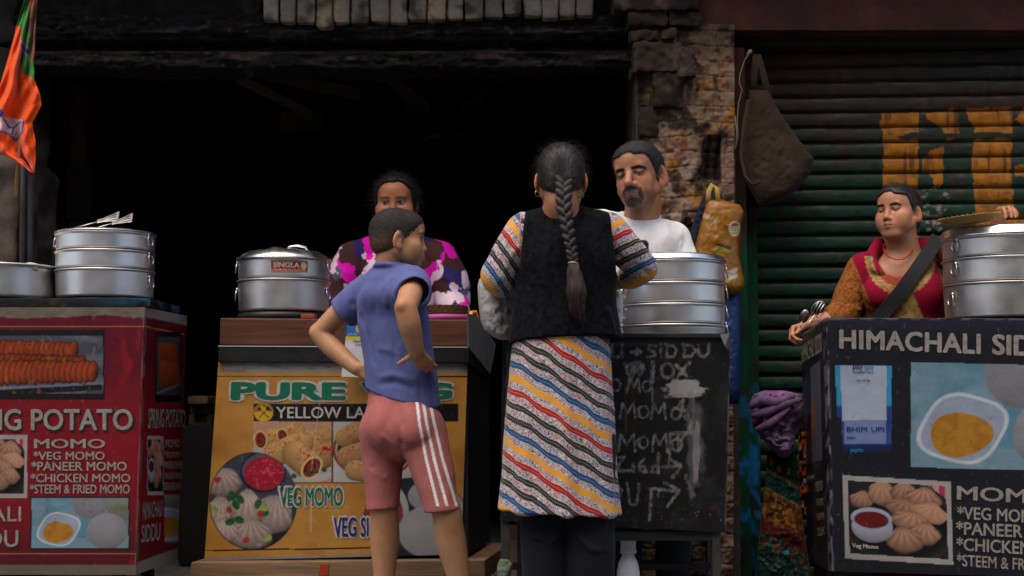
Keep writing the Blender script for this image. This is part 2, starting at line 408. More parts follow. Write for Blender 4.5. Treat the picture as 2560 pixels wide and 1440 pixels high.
# charred timber and masonry just under it
M_soot = M('charred_beam', attr=True, rough=.9, spec=.12, var=(40, .5), bump=(120, .8, .006))
def crack(x, y, sx, sy, seed):
    X = x/sx+n2(x/40, y/40, 1, seed)*1.5; Y = y/sy+n2(x/60, y/30, 1, seed+4)*1.2; row = np.floor(Y); X = X+.5*(row % 2)+np.sin(row*3.7)
    return np.minimum(np.abs(X-np.floor(X)-.5), np.abs(Y-row-.5)*.9), np.sin(np.floor(X)*12.9+row*78.2)*.5+.5
def beam_disp(x, y):
    e, r_ = crack(x, y, 17, 15, 3); band = sst(118, 126, y); c_ = sst(.5, .36, e)
    return band*(.004+.018*c_+.010*(r_-.5))+(n2(x/50, y/18, 1, 8)-.5)*.05+(n2(x/9, y/6, 1, 9)-.5)*.010-.05*sst(95, 118, y)*sst(136, 122, y)+.02*sst(92, 84, y)-.06*sst(168, 190, y)
def beam_col(x, y):
    e, r_ = crack(x, y, 17, 15, 3); band = sst(118, 128, y)*sst(172, 150, y); c = np.tile([.0085, .0078, .0075], (len(x), 1))
    c = mixc(c, [.040, .030, .024], band*r_*sst(.35, .6, n2(x/60, y/30, 1, 5))*sst(.5, .36, e)); c = mixc(c, [.035, .033, .034], sst(.55, .7, n2(x/70, y/9, 1, 6))*sst(60, 70, y)*sst(105, 85, y)); c = mixc(c, [.07, .045, .03], sst(.70, .76, n2(x/20, y/12, 1, 16))*.6)
    return c
BQ = [(40, 48), (1610, 48), (1610, 190), (40, 190)]; bx_ = np.linspace(40, 1610, 420); bot = 176+20*n2(bx_/50, bx_*0, 1, 3)+14*n2(bx_/11, bx_*0, 1, 6)-10*np.abs((bx_-800)/800)**2
T_, U_ = np.meshgrid(np.linspace(0, 1, 56), bx_, indexing='ij'); yy = (40+(bot[None, :]-40)*T_).ravel(); xx = U_.ravel(); BPl = yplane(FY+.05)
part('charred_beam', M_soot, bld, verts=BPl.hit(xx, yy)+BPl.n*beam_disp(xx, yy)[:, None], quads=grid_quads(420, 56), col=beam_col(xx, yy))
lo, hi = pxbox(-10, 45, 1604, 168, FY+.10, .25); lo2, hi2 = pxbox(-400, -70, 655, 66, FY+.05, .25); lo3, hi3 = pxbox(1462, -70, 1600, 60, FY+.06, .2)
v, q, ids = blocks([(lo, hi, .05, .014, 3, .02), (lo2, hi2, .03, .03, 8, .02), (lo3, hi3, .03, .015, 5, .02)])
c = np.tile(np.array([.0095, .0085, .008]), (len(v), 1)); c = mixc(c, [.04, .032, .026], sst(.58, .72, fbm(v, 7, 4))*.7)
part('charred_lintel', M_soot, bld, verts=v, quads=q, col=c)
# leaning and fallen roof boards inside
mb = MB()
for (x0, y0, x1, y1, Y, wd) in [(590, 205, 780, 300, 6.6, 26), (640, 195, 900, 250, 6.9, 30), (955, 195, 1075, 290, 6.5, 34), (1000, 250, 1085, 330, 6.7, 20), (1150, 290, 1260, 200, 6.8, 26), (1055, 352, 1100, 340, 6.4, 8), (1130, 345, 1170, 335, 6.4, 6), (700, 330, 810, 326, 7.2, 50)]:
    a = at(x0, y0, Y); b = at(x1, y1, Y+.3); d = b-a; u = V(0, 0, 1)*wd/F*Y
    mb.obox(a, d, u, V(0, .03, 0))
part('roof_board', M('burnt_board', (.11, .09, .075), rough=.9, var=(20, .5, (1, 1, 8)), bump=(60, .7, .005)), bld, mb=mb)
# pale remains of the partition at the left of the room
v, q = rough_block(*[np.array(t) for t in (at(160, 700, 6.6), at(205, 215, 6.75))][:0] or (at(158, 1000, 6.6), at(206, 210, 6.6)+V(0, .12, 0)), step=.03, amp=.02, seed=2)
part('door_post', M('sooty_post', (.075, .06, .05), rough=.9, var=(8, .5), bump=(60, .6, .005)), bld, verts=v, quads=q)
# ------------------------------------------------------------------ stone pillar at the far left
lo, hi = pxbox(-330, 1500, 52, 385, FY-.04, .5)
lo2, hi2 = pxbox(-330, 385, 30, 110, FY-.02, .5); lo3, hi3 = pxbox(-330, 110, 45, -70, FY+.02, .4)
v, q, ids = blocks([(lo, hi, .02, .02, 5, .03), (lo2, hi2, .03, .03, 7, .04), (lo3, hi3, .03, .03, 9, .04)])
c = np.tile(pc(92, 80, 72), (len(v), 1)); c = mixc(c, pc(52, 44, 40), sst(.45, .65, fbm(v, 6, 2))); c = mixc(c, pc(90, 80, 72), sst(.6, .72, fbm(v, 18, 6))*.7)
c = mixc(c, [.02, .018, .017], sst(1.75, 1.95, v[:, 2])*sst(.35, .5, fbm(v, 5, 3)))
sp_ = thing('stone_pillar', 'rough grey stone pillar behind the flag at the left of the dark opening', 'pillar', ((lo[0]+hi[0])/2, FY, 0))
part('shaft', M_attr, sp_, verts=v, quads=q, col=c)
mb = MB(True); a = at(58, 440, FY-.05); mb.tube([at(58, 405, FY-.05), at(57, 520, FY-.05), at(56, 640, FY-.05), at(55, 900, FY-.05)], .012, 10); mb.tube([at(72, 440, FY-.02), at(73, 900, FY-.02)], .02, 10)
part('drain_pipe', M('grey_pipe', (.028, .026, .025), rough=.6, var=(12, .5)), sp_, mb=mb)
# notice on the wall inside
nb = thing('wall_notice', 'dim torn paper notice on the sooty wall inside the opening', 'notice', tuple(at(195, 540, 6.58)))
P = yplane(6.57)
def f(x, y):
    c = np.tile(np.array([.05, .045, .042]), (len(x), 1)); c = mixc(c, [.06, .03, .025], sst(.5, .6, n2(x/40, y/25, 1, 4))); c = mixc(c, [.03, .045, .06], sst(500, 420, y)*.5)
    return mixc(c, [.015]*3, (np.sin(y*.9) > .7)*.6*(y > 470))
print_grid('sheet', M_attr, nb, P, rectq(165, 415, 228, 545), f, step=3)
# ------------------------------------------------------------------ brick and plaster pillar
PY = 5.56
bp_ = thing('brick_pillar', 'peeling plastered brick pillar between the dark opening and the shutter', 'pillar', (at(1715, 700, PY)[0], PY+.2, 0))
PP = yplane(PY)
def pill_fields(x, y):
    row = np.floor((y+3*np.sin(x*.03))/38); xo = x + (row % 2)*45 + 9*np.sin(row*7)
    y = y+(n2(x/25, y/25, 1, 77)-.5)*10; x = x+(n2(x/25, y/25, 1, 78)-.5)*12; mort = np.minimum(np.abs(((y+3*np.sin(x*.03)) % 38)-19), 99); my = sst(15.5, 18.5, mort)
    mx = sst(41, 44.5, np.abs((xo % 90)-45)); mo = np.maximum(my, mx)
    pn = n2(x/110, y/110, 1, 3, 5); plast = sst(.40, .50, pn + .10*sst(1640, 1720, x) - .12*sst(200, 80, y) + .05*sst(1080, 700, y)-.1*sst(900, 1200, y))
    return mo, plast, row, np.floor(xo/90)
def pill_disp(x, y):
    mo, pl, row, cc = pill_fields(x, y)
    d = (1-pl)*(-.010 - .008*mo + .006*(np.sin(row*12.9+cc*7.7)) ) + pl*.004*mo*-1
    d += (n2(x/40, y/40, 1, 8)-.5)*.05 + (n2(x/8, y/8, 1, 9)-.5)*.006
    hole = np.maximum(np.abs(x-1785+.12*(y-395))/32, np.abs(y-396)/56) + (n2(x/14, y/14, 1, 5)-.5)*.5
    d -= sst(1.05, .8, hole)*.03 - sst(1.0, .8, hole)*.02*np.abs(np.sin((x+.1*y)*.13))
    return d
def pill_col(x, y):
    mo, pl, row, cc = pill_fields(x, y)
    br = np.tile(pc(108, 84, 66), (len(x), 1)); tn = (np.sin(row*12.9+cc*7.7)*.5+.5); br = br*(.85+.16*tn)[:, None]
    br = mixc(br, pc(95, 52, 38), sst(.55, .7, n2(x/30, y/30, 1, 21))*.7); br = mixc(br, pc(88, 76, 66), mo*.15)
    p = np.tile(pc(156, 128, 100), (len(x), 1)); p = mixc(p, pc(176, 152, 130), sst(.5, .68, n2(x/45, y/30, 1, 31))); p = mixc(p, pc(122, 96, 72), sst(.52, .68, n2(x/22, y/30, 1, 41))*.8)
    p = mixc(p, pc(178, 120, 52), sst(.60, .69, n2(x/38, y/34, 1, 51))*sst(120, 250, y)*sst(620, 520, y)*.95)
    p = mixc(p, pc(130, 62, 44), sst(.62, .68, n2(x/18, y/18, 1, 61))*.7); p = mixc(p, p.mean(0)*.45, mo*.45)
    c = br*(1-pl[:, None])+p*pl[:, None]
    c = mixc(c, [.016, .014, .013], sst(.62, .70, n2(x/26, y/40, 1, 71))*.8)
    c = mixc(c, [.02, .017, .015], np.clip(sst(1650, 1600, x)*sst(.3, .55, n2(x/40, y/50, 1, 81)), 0, 1))
    c = mixc(c, pc(50, 40, 32), sst(200, 90, y)*.6); c = mixc(c, pc(70, 56, 40), sst(1000, 1150, y)*.6)  # shade painted into the upper end; foot coloured browner
    hole = np.maximum(np.abs(x-1785+.12*(y-395))/32, np.abs(y-396)/56) + (n2(x/14, y/14, 1, 5)-.5)*.5
    c = mixc(c, pc(24, 22, 23), sst(1.15, .85, hole)); c = mixc(c, pc(42, 26, 20), sst(1.45, 1.1, hole)*.5)
    st = sst(1802, 1806, x)*sst(330, 345, y); c = mixc(c, pc(150, 118, 100), st*.9)
    return c*.56
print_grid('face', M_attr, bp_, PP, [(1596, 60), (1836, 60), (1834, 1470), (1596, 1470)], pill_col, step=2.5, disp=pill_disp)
lo, hi = pxbox(1599, 1500, 1835, 60, PY+.045, .5); mb = MB(); mb.box(lo, hi)
part('core', M('dark_brick', (.05, .04, .034), rough=.9, var=(9, .5), bump=(40, .6, .01)), bp_, mb=mb)
sp = []
for k, (x0, y0, x1, y1, pr) in enumerate([(1535, -60, 1748, 24, .05), (1572, 26, 1668, 62, .03), (1670, 22, 1752, 64, .035), (1576, 74, 1648, 102, .02), (1652, 68, 1690, 98, .05), (1692, 70, 1750, 112, .0), (1584, 106, 1704, 178, .045), (1698, 114, 1738, 190, .07), (1632, 176, 1708, 268, .035), (1600, 270, 1640, 340, .01)]):
    lo, hi = pxbox(x0, y0, x1, y1, PY-pr, .2); sp.append((lo, hi, .008, .020, k*3, .007))
v, q, ids = blocks(sp); tn = np.array([rnd.uniform(.6, 1.25) for _ in sp])[ids]; c = np.tile(pc(50, 40, 33), (len(v), 1))*tn[:, None]
c = mixc(c, pc(84, 72, 62), sst(.55, .68, fbm(v, 14, 6))*.6); c = mixc(c, pc(22, 20, 19), sst(.56, .68, fbm(v, 9, 16))*.8)
part('loose_stone', M_attr, bp_, verts=v, quads=q, col=c)
# ------------------------------------------------------------------ roller shutter
SY = 5.78
sh = thing('roller_shutter', 'closed green roller shutter with large painted orange letters behind the woman in red', 'shutter', (at(2230, 700, SY)[0], SY, 0))
SPl = Plane(at(1880, 800, SY), (math.cos(R(4)), -math.sin(R(4)), 0), (0, 0, 1))
def inpoly(x, y, poly):
    r = np.zeros(len(x), bool); n = len(poly)
    for i in range(n):
        (x0, y0), (x1, y1) = poly[i], poly[(i+1) % n]
        c = (y0 > y) != (y1 > y); r ^= c & (x < (x1-x0)*(y-y0)/((y1-y0) if y1 != y0 else 1e-9)+x0)
    return r
PITCHZ = .0625
def shut_z(x, y): return SPl.hit(x, y)[:, 2]
def shut_disp(x, y):
    ph = (shut_z(x, y)/PITCHZ) % 1.0
    return .011*np.sin(np.pi*np.clip((ph-.16)/.84, 0, 1))**.38 - .010*sst(.12, .0, np.abs(ph-.08)) + (n2(x/140, y/60, 1, 3)-.5)*.007 + (n2(x/14, y/8, 1, 13)-.5)*.003
SH_L = [[(2203, 280), (2296, 280), (2294, 470), (2296, 620), (2212, 620), (2206, 470), (2207, 330), (2195, 306), (2203, 300)],
        [(2310, 284), (2395, 270), (2396, 345), (2368, 352), (2352, 318), (2318, 300)],
        [(2305, 400), (2325, 378), (2357, 366), (2358, 440), (2352, 470), (2336, 470), (2328, 440), (2305, 430)],
        [(2416, 272), (2530, 268), (2528, 400), (2532, 520), (2562, 545), (2562, 620), (2440, 620), (2436, 490), (2428, 410), (2436, 320), (2420, 300)],
        [(2537, 300), (2560, 268), (2660, 268), (2660, 330), (2580, 330)], [(2535, 415), (2600, 405), (2660, 405), (2660, 450), (2537, 440)]]
def shut_col(x, y):
    c = np.tile(pc(9, 48, 33), (len(x), 1)); c = mixc(c, pc(14, 66, 46), sst(.5, .7, n2(x/90, y/16, 1, 2))*.6)
    c = mixc(c, pc(40, 44, 34), sst(.52, .64, n2(x/120, y/9, 1, 5))*.5)
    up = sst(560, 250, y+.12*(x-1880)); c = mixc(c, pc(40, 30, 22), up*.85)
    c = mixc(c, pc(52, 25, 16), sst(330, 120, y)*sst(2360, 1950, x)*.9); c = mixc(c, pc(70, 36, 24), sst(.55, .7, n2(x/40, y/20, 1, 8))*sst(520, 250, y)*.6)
    c = mixc(c, pc(13, 20, 17), sst(2100, 2500, x)*sst(270, 160, y)*.85)  # shade under the beam painted into the upper right of the curtain
    wob = (n2(x/9, y/9, 1, 6)-.5)*7; L = np.zeros(len(x), bool)
    for pl in SH_L: L |= inpoly(x+wob, y+wob*.6, pl)
    Lf = L*1.0*(1-.8*sst(.66, .72, n2(x/16, y/6, 1, 12))*(y > 455))
    Lf *= 1-sst(1.1, .7, np.maximum(np.abs(x-2420)/190, np.abs(y-341)/9)+(n2(x/16, y/5, 1, 33)-.5)*1.6)
    c = mixc(c, pc(160, 98, 12), Lf*.93)
    c = mixc(c, pc(130, 120, 100), sst(.55, .62, n2(x/14, y/8, 1, 14))*((np.abs(x-2330) < 40) & (y > 470) & (y < 600)))
    c = mixc(c, pc(58, 32, 20), sst(.56, .66, n2(x/7, y/130, 1, 61, 3))*sst(.4, .6, n2(x/60, y/60, 1, 62))*.75); c = c*(.72+.4*n2(x/150, y/40, 1, 63))[:, None]
    ph = (shut_z(x, y)/PITCHZ) % 1.0; c = mixc(c, pc(26, 20, 16), sst(.2, .05, ph)*.7); c = mixc(c, pc(70, 70, 58), sst(.55, .68, n2(x/50, y/4, 1, 19))*sst(.7, .9, ph)*.7)  # groove darkness and a streaky ridge highlight painted into the slats
    return c
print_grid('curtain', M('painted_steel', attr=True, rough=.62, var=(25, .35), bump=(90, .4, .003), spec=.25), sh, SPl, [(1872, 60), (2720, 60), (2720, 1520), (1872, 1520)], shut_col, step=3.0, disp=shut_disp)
mb = MB(); lo, hi = pxbox(1838, 1500, 1862, 118, SY-.16, .2); mb.box(lo, hi)
def fr(v): return None
mbp = MB(); lo, hi = pxbox(1864, 1500, 1888, 118, SY-.06, .14); mbp.box(lo, hi)
def postcol(v):
    c = np.tile(pc(14, 62, 40), (len(v), 1)); z = v[:, 2]
    c = mixc(c, pc(60, 30, 22), sst(1.25, 1.5, z)); c = mixc(c, pc(36, 32, 28), sst(.52, .66, fbm(v, 9, 1))*.8)
    c = mixc(c, pc(20, 98, 150), sst(.55, .6, fbm(v, 22, 7))*sst(.9, .5, z)); return mixc(c, pc(14, 16, 15), sst(.3, .1, z)*.5)
vs = []; qs = []; off = 0
for (x0, x1, Y, dp) in ((1836, 1862, SY-.17, .25), (1862, 1888, SY-.06, .16)):
    lo, hi = pxbox(x0, 1510, x1, 118, Y, dp); v, q = rough_block(lo, hi, .016, .003, 4, .005); vs.append(v); qs.append(q+off); off += len(v)
v = np.concatenate(vs); c = postcol(v)
part('frame', M_attr, sh, verts=v, quads=np.concatenate(qs), col=c)
lo, hi = pxbox(1750, 76, 2900, -90, SY-.2, .3); lo2, hi2 = pxbox(1752, 117, 2900, 78, SY-.1, .2)
v, q, ids = blocks([(lo, hi, .03, .006, 3, .008), (lo2, hi2, .03, .005, 6, .01)])
c = np.tile(pc(54, 22, 14), (len(v), 1)); c = mixc(c, pc(74, 38, 19), sst(.5, .7, fbm(v, 6, 2))*.7); c = mixc(c, pc(24, 16, 14), sst(.5, .66, fbm(v, 3, 12))*.8); c[ids == 1] = pc(24, 17, 15)  # lower block coloured dark to stand for the dark gap under the beam
part('lintel', M('rusty_steel', attr=True, rough=.75, var=(30, .3), bump=(90, .5, .003)), sh, verts=v, quads=q, col=c)
# electric wire beside the pillar
mb = MB(True); mb.tube([at(x, y, 5.5) for x, y in [(1876, 128), (1862, 150), (1850, 185), (1848, 205), (1855, 225), (1846, 260), (1843, 300), (1845, 340), (1838, 372), (1842, 330), (1838, 290)]], .0018, 6); mb.tube([at(1876, 128, 5.5), at(1868, 138, 5.58)], .008, 6)
o = part('electric_wire', M('white_wire', (.16, .13, .10), rough=.5), None, mb=mb); tag(o, 'thin pale electric wire dangling down the right edge of the brick pillar', 'wire')
_pc0 = pc
def pc(*c): return np.clip(lin(c)*0.60, 0.003, 0.8)
# ------------------------------------------------------------------ painters for the printed banners (they print flat photographs of food)
def rad(x, y, cx, cy, rx, ry, rot=0):
    c, s = math.cos(rot), math.sin(rot); dx = (x-cx)*c+(y-cy)*s; dy = -(x-cx)*s+(y-cy)*c
    return np.sqrt((dx/rx)**2+(dy/ry)**2), np.arctan2(dy/ry, dx/rx), dx/rx, dy/ry
def disc(c, x, y, cx, cy, rx, ry, col, rot=0, soft=.06, shade=.35):
    r, a, u, v = rad(x, y, cx, cy, rx, ry, rot); m = sst(1+soft, 1-soft, r)
    base = np.asarray(col)[None, :]*np.clip(1 - shade*(v*.7+.3*r*r) , .15, 1.5)[:, None]
    return c*(1-m[:, None])+base*m[:, None]
def momo(c, x, y, cx, cy, rx, ry, col, rot=0, pl=9, seed=0):
    r, a, u, v = rad(x, y, cx, cy, rx, ry, rot)
    edge = 1+.06*np.sin(a*5+seed)+.22*np.exp(-((a+1.57)/.35)**2)
    m = sst(1.05, .95, r/edge); ang = np.arctan2(u, v+1.15)
    pleat = .5+.5*np.sin(ang*pl*2.6+seed); k = sst(.9, -.7, v)
    sh = np.clip(.80 - .36*v + .50*(pleat-.5)*k - .38*r**4, .12, 1.35)
    base = np.asarray(col)[None, :]*sh[:, None]
    base = mixc(base, np.asarray(col)*1.25, sst(.62, .75, n2(x/14, y/14, 1, seed+3))*.4)
    return c*(1-m[:, None])+base*m[:, None]
def line(c, x, y, pts, wd, col, soft=1.2, rag=0, seed=0, alpha=1.0):
    d = np.full(len(x), 1e9); pts = np.array(pts, float)
    for a, b in zip(pts[:-1], pts[1:]):
        ab = b-a; t = np.clip(((x-a[0])*ab[0]+(y-a[1])*ab[1])/max(ab @ ab, 1e-6), 0, 1); d = np.minimum(d, np.hypot(x-a[0]-t*ab[0], y-a[1]-t*ab[1]))
    if rag: d = d+(n2(x/7, y/7, 1, seed, 3)-.5)*rag
    return mixc(c, col, sst(wd/2+soft, wd/2-soft, d)*alpha)
def box2(c, x, y, q, col, soft=1.0, alpha=1.0):       # rectangle x0,y0,x1,y1
    m = sst(-soft, soft, np.minimum(np.minimum(x-q[0], q[2]-x), np.minimum(y-q[1], q[3]-y)))
    return mixc(c, col, m*alpha)
def inside(x, y, q): return (x > q[0]) & (x < q[2]) & (y > q[1]) & (y < q[3])
def quad_m(x, y, poly): return inpoly(x, y, poly)*1.0
def clipm(c0, c1, m): return c0*(1-m[:, None])+c1*m[:, None]
WHITE = pc(188, 182, 176)
def siddu_pic(c0, x, y, q):                           # white bowl of yellow sauce among round grey buns
    x0, y0, x1, y1 = q; W, H = x1-x0, y1-y0; X = (x-x0)/W; Y = (y-y0)/H; asp = W/H
    c = np.tile(pc(128, 160, 174), (len(x), 1)); c = mixc(c, pc(98, 146, 166), sst(.45, .65, n2(X*3, Y*3, 1, 4)))
    c = disc(c, X*asp, Y, .60*asp, .08, .36, .34, pc(142, 142, 148), 0, .03, .3); c = disc(c, X*asp, Y, .92*asp, .12, .40, .28, pc(140, 142, 140), .6, .03, .3)
    c = mixc(c, pc(110, 130, 70), np.exp(-(((X-.93)*asp/.22)**2+((Y-.2)/.09)**2))*.8)
    c = disc(c, X*asp, Y, .78*asp, .66, .40, .36, pc(150, 150, 152), 0, .03, .35)
    r, a, u, v = rad(X*asp, Y, .28*asp, .62, .43, .33, -.25); e = r*(1-.06*np.cos(4*a+.6))
    c = mixc(c, pc(205, 214, 222), sst(1.03, .97, e)); c = mixc(c, pc(160, 172, 190), sst(.93, .88, e)); r2, a, u, v = rad(X*asp, Y, .27*asp, .68, .30, .21, -.1)
    yl = np.tile(pc(194, 136, 42), (len(x), 1)); yl = mixc(yl, pc(170, 105, 20), sst(.4, .7, n2(X*22, Y*12, 1, 9))*.6); m = sst(1.03, .97, r2*(1-.05*np.cos(3*a)))
    c = clipm(c, yl, m); c = c*(.9+.2*n2(X*60, Y*60, 1, 3))[:, None]
    return clipm(c0, c, quad_m(x, y, rectq(*q)))
def momo_pic(c0, x, y, q, frame=True, warp=None):
    x0, y0, x1, y1 = q; W, H = x1-x0, y1-y0; X = (x-x0)/W; Y = (y-y0)/H
    c = np.tile(pc(26, 36, 34), (len(x), 1)); c = mixc(c, pc(14, 14, 14), sst(.9, .8, np.hypot((X-.52)/.52, (Y-.55)/.48))); rr = np.hypot((X-.52)/.52, (Y-.55)/.46); c = mixc(c, pc(70, 60, 50), np.exp(-((rr-1)/.03)**2)*.6)
    chk = (np.sin(X*60) > 0)*1.0; c = mixc(c, pc(190, 60, 90), ((X > .72) & (Y < .2) & (Y < (X-.72)*.9))*.9); c = mixc(c, pc(220, 190, 200), ((X > .72) & (Y < (X-.72)*.9))*chk*.6)
    T = pc(196, 146, 118)
    for (a, b, rx, ry, ro) in [(.17, .29, .11, .10, .2), (.36, .20, .13, .14, 0), (.56, .18, .12, .13, .2), (.74, .24, .17, .13, .15), (.55, .36, .17, .11, .3), (.80, .40, .17, .11, .35), (.62, .52, .2, .12, .3), (.74, .66, .15, .13, .1), (.56, .75, .17, .15, -.1)]:
        c = momo(c, X, Y, a, b, rx, ry, T*(.85+.3*((a*7.3) % 1)), ro, 7, a*20)
    c = disc(c, X, Y, .26, .60, .19, .19, pc(190, 190, 205), 0, .04, .6); c = disc(c, X, Y, .255, .50, .19, .13, pc(176, 186, 205), 0, .04, .2); c = disc(c, X, Y, .255, .515, .16, .10, pc(110, 22, 26), 0, .05, .1)
    c = mixc(c, pc(170, 70, 60), (sst(.66, .7, n2(X*40, Y*40, 1, 8)))*sst(1, .9, np.hypot((X-.255)/.16, (Y-.515)/.1))*.7)
    if frame: c = mixc(c, WHITE*.85, 1.0-((X > .045) & (X < .955) & (Y > .06) & (Y < .935))*1.0)
    return clipm(c0, c, quad_m(x, y, rectq(*q)))
def dirt(c, x, y, amt=.35, seed=0):
    c = c*(1-amt*.5+amt*n2(x/70, y/70, 1, seed+2))[:, None]
    c = mixc(c, [.03, .026, .022], sst(.69, .77, n2(x/9, y/9, 1, seed))*.4*amt*2); c = mixc(c, c*.0+.35, sst(.72, .78, n2(x/5, y/16, 1, seed+8))*.10)
    return c
def frame_box(mb, pl, q, depth, mi=0):            # a panel of real thickness standing behind a px quad on a plane
    P = [pl.hit(px, py, -.001) for px, py in q]; b = -pl.n*depth
    mb.hexa([P[3], P[2], P[2]+b, P[3]+b, P[0], P[1], P[1]+b, P[0]+b], mi)
M_txt = M('white_print', WHITE*1.15, rough=.5, var=(80, .25)); M_txtd = M('grey_print', pc(165, 158, 148), rough=.5, var=(80, .3))
M_green = M('green_print', pc(8, 112, 84), rough=.5, var=(60, .15)); M_blue = M('blue_print', pc(28, 44, 130), rough=.5, var=(60, .15)); M_blk = M('black_print', (.012, .012, .013), rough=.55)
M_wood = M('brown_veneer', (.075, .026, .015), rough=.5, var=(5, .45, (1, 1, 14)), bump=(50, .3, .001, (1, 1, 12)))
M_black = M('black_paint', (.011, .0115, .013), rough=.55, spec=.2, var=(14, .4), bump=(60, .4, .003))
M_raw = M('raw_timber', (.17, .10, .055), rough=.8, var=(6, .35, (1, 1, 16)), bump=(40, .4, .002, (1, 1, 14)))
M_dark = M('dark_metal', (.014, .0135, .014), rough=.6, metal=.0, var=(20, .4), bump=(80, .4, .002))
# ================================================================== red stall at the left
RP = yplane(5.0); RS = Plane(at(362, 768, 5.0), at(468, 790, 5.48)-at(362, 768, 5.0), (0, 0, 1))
st = thing('food_stall', 'red printed spring potato stall at the left edge of the street', 'food stall', (-1.8, 5.2, 0), 'momo food stalls along the street')
fq = [(-300, 768), (362, 768), (339, 1437), (-300, 1437)]
mb = MB(); P = [RP.hit(*p, -.003) for p in fq]; bk = V(.0, .48, 0)
mb.hexa([P[3], P[2], P[2]+bk, P[3]+bk, P[0], P[1], P[1]+bk, P[0]+bk])
for X in (-2.3, -1.36):
    for Yy in (5.03, 5.42): mb.box((X-.02, Yy, 0), (X+.02, Yy+.04, .13))
part('body', M_dark, st, mb=mb)
def potato(c, x, y, xs, y0, ry, n, x_, w_, col, sl=0):
    for k in range(n):
        cx = xs+k*w_; r, a, u, v = rad(x, y, cx, y0+sl*k, x_, ry*(1-.008*k)*(1+.08*math.sin(k*2.3)), .12); m = sst(1.06, .94, r)
        b = np.asarray(col)[None, :]*(np.clip(.8-.7*u-.2*v, .12, 1.35)*(1-.72*sst(.74, .97, r)))[:, None]; c = c*(1-m[:, None])+b*m[:, None]
    return c
def red_front(x, y):
    c = np.tile(pc(104, 15, 36), (len(x), 1)); c = mixc(c, pc(138, 14, 32), sst(900, 1030, y)*sst(1420, 1250, y)); c = mixc(c, pc(92, 14, 34), sst(1300, 1420, y)); c = mixc(c, pc(150, 20, 26), sst(.58, .7, n2(x/18, y/60, 1, 6))*sst(270, 330, x)*.9)
    tj = 792+4*np.sin(x*.02)+(n2(x/12, y/12, 1, 4)-.5)*10; c = mixc(c, pc(128, 118, 102)*(.6+.7*n2(x/26, y/9, 1, 55))[:, None], sst(tj+2, tj-2, y)*.95); c = mixc(c, pc(112, 104, 92), sst(1410, 1414, y)); c = mixc(c, pc(190, 130, 60), (np.abs(y-816) < 1.6)*.9); c = mixc(c, pc(190, 130, 60), (np.abs(y-1384) < 1.3)*.9)
    c = box2(c, x, y, (-300, 824, 262, 1000), pc(22, 20, 22)); q = (-300, 840, 258, 985); p = np.tile(pc(74, 78, 92), (len(x), 1)); p = mixc(p, pc(120, 122, 132), sst(.5, .7, n2(x/60, y/30, 1, 3))*.6)
    p = line(p, x, y, [(-300, 985), (255, 958)], 6, pc(120, 125, 140)); p = line(p, x, y, [(-300, 1000), (250, 968)], 14, pc(24, 22, 26)); p = line(p, x, y, [(210, 960), (230, 940)], 5, pc(20, 20, 22))
    p = potato(p, x, y, -300, 868, 31, 40, 13, 12.4, pc(150, 60, 24), .2); p = potato(p, x, y, -310, 898, 30, 40, 13, 13.2, pc(140, 54, 22), .3); p = potato(p, x, y, -300, 934, 41, 39, 14, 14.0, pc(158, 64, 25), -.15)
    p = mixc(p, pc(240, 150, 70), sst(.64, .74, n2(x/8, y/14, 1, 6))*.2)
    c = clipm(c, p, inside(x, y, q)*1.0)
    c = momo_pic(c, x, y, (-100, 1088, 68, 1245)); c = box2(c, x, y, (75, 1241, 325, 1375), pc(30, 30, 36)); c = siddu_pic(c, x, y, (79, 1245, 321, 1371))
    ce = 363-24*(y-768)/669.; c = mixc(c, pc(150, 120, 116), sst(6, 1, ce-x)*sst(.35, .6, n2(x/6, y/30, 1, 11))*.7)
    return dirt(c, x, y, .35, 3)
b = print_grid('front_banner', M_print, st, RP, fq, red_front, off=.002, step=2.2)
sq = [(362.5, 768), (468, 790), (443.5, 1399), (339.5, 1437)]
def red_side(x, y):
    c = np.tile(pc(104, 12, 30), (len(x), 1)); c = mixc(c, pc(140, 12, 28), sst(900, 1030, y)*sst(1420, 1250, y)); e = 768+22*(x-362)/106.
    c = mixc(c, pc(160, 152, 138), sst(26, 22, y-e)*.9); c = mixc(c, pc(190, 130, 60), (np.abs(y-e-48) < 1.5)*1.0); c = mixc(c, pc(150, 142, 128), sst(1405, 1409, y+.36*(x-340)))
    c = box2(c, x, y, (388, 830, 453, 1006), pc(22, 20, 22)); p = np.tile(pc(64, 66, 78), (len(x), 1))
    for k in range(15): p = disc(p, x, y, 397+k*.6, 868+k*0, 1, 1, pc(0, 0, 0))
    for k in range(12): p = disc(p, x, y, 400+k*3.6, 890+(k % 2), 5, 36-.6*k, pc(150, 62, 26), 0, .1, .5)
    for k in range(13): p = disc(p, x, y, 402+k*3.4, 935, 5, 34-.4*k, pc(158, 66, 26), 0, .1, .5)
    p = line(p, x, y, [(388, 985), (453, 960)], 4, pc(120, 120, 135)); c = clipm(c, p, inside(x, y, (391, 842, 451, 988))*1.0)
    c = momo_pic(c, x, y, (368, 1090, 409, 1238)); c = siddu_pic(c, x, y, (411, 1236, 452, 1356))
    c = mixc(c, pc(160, 130, 126), sst(7, 1, x-(363-24*(y-768)/669.))*sst(.35, .6, n2(x/6, y/30, 1, 13))*.7)
    return dirt(c, x, y, .35, 9)
b2 = print_grid('side_banner', M_print, st, RS, sq, red_side, off=.002, step=1.8)
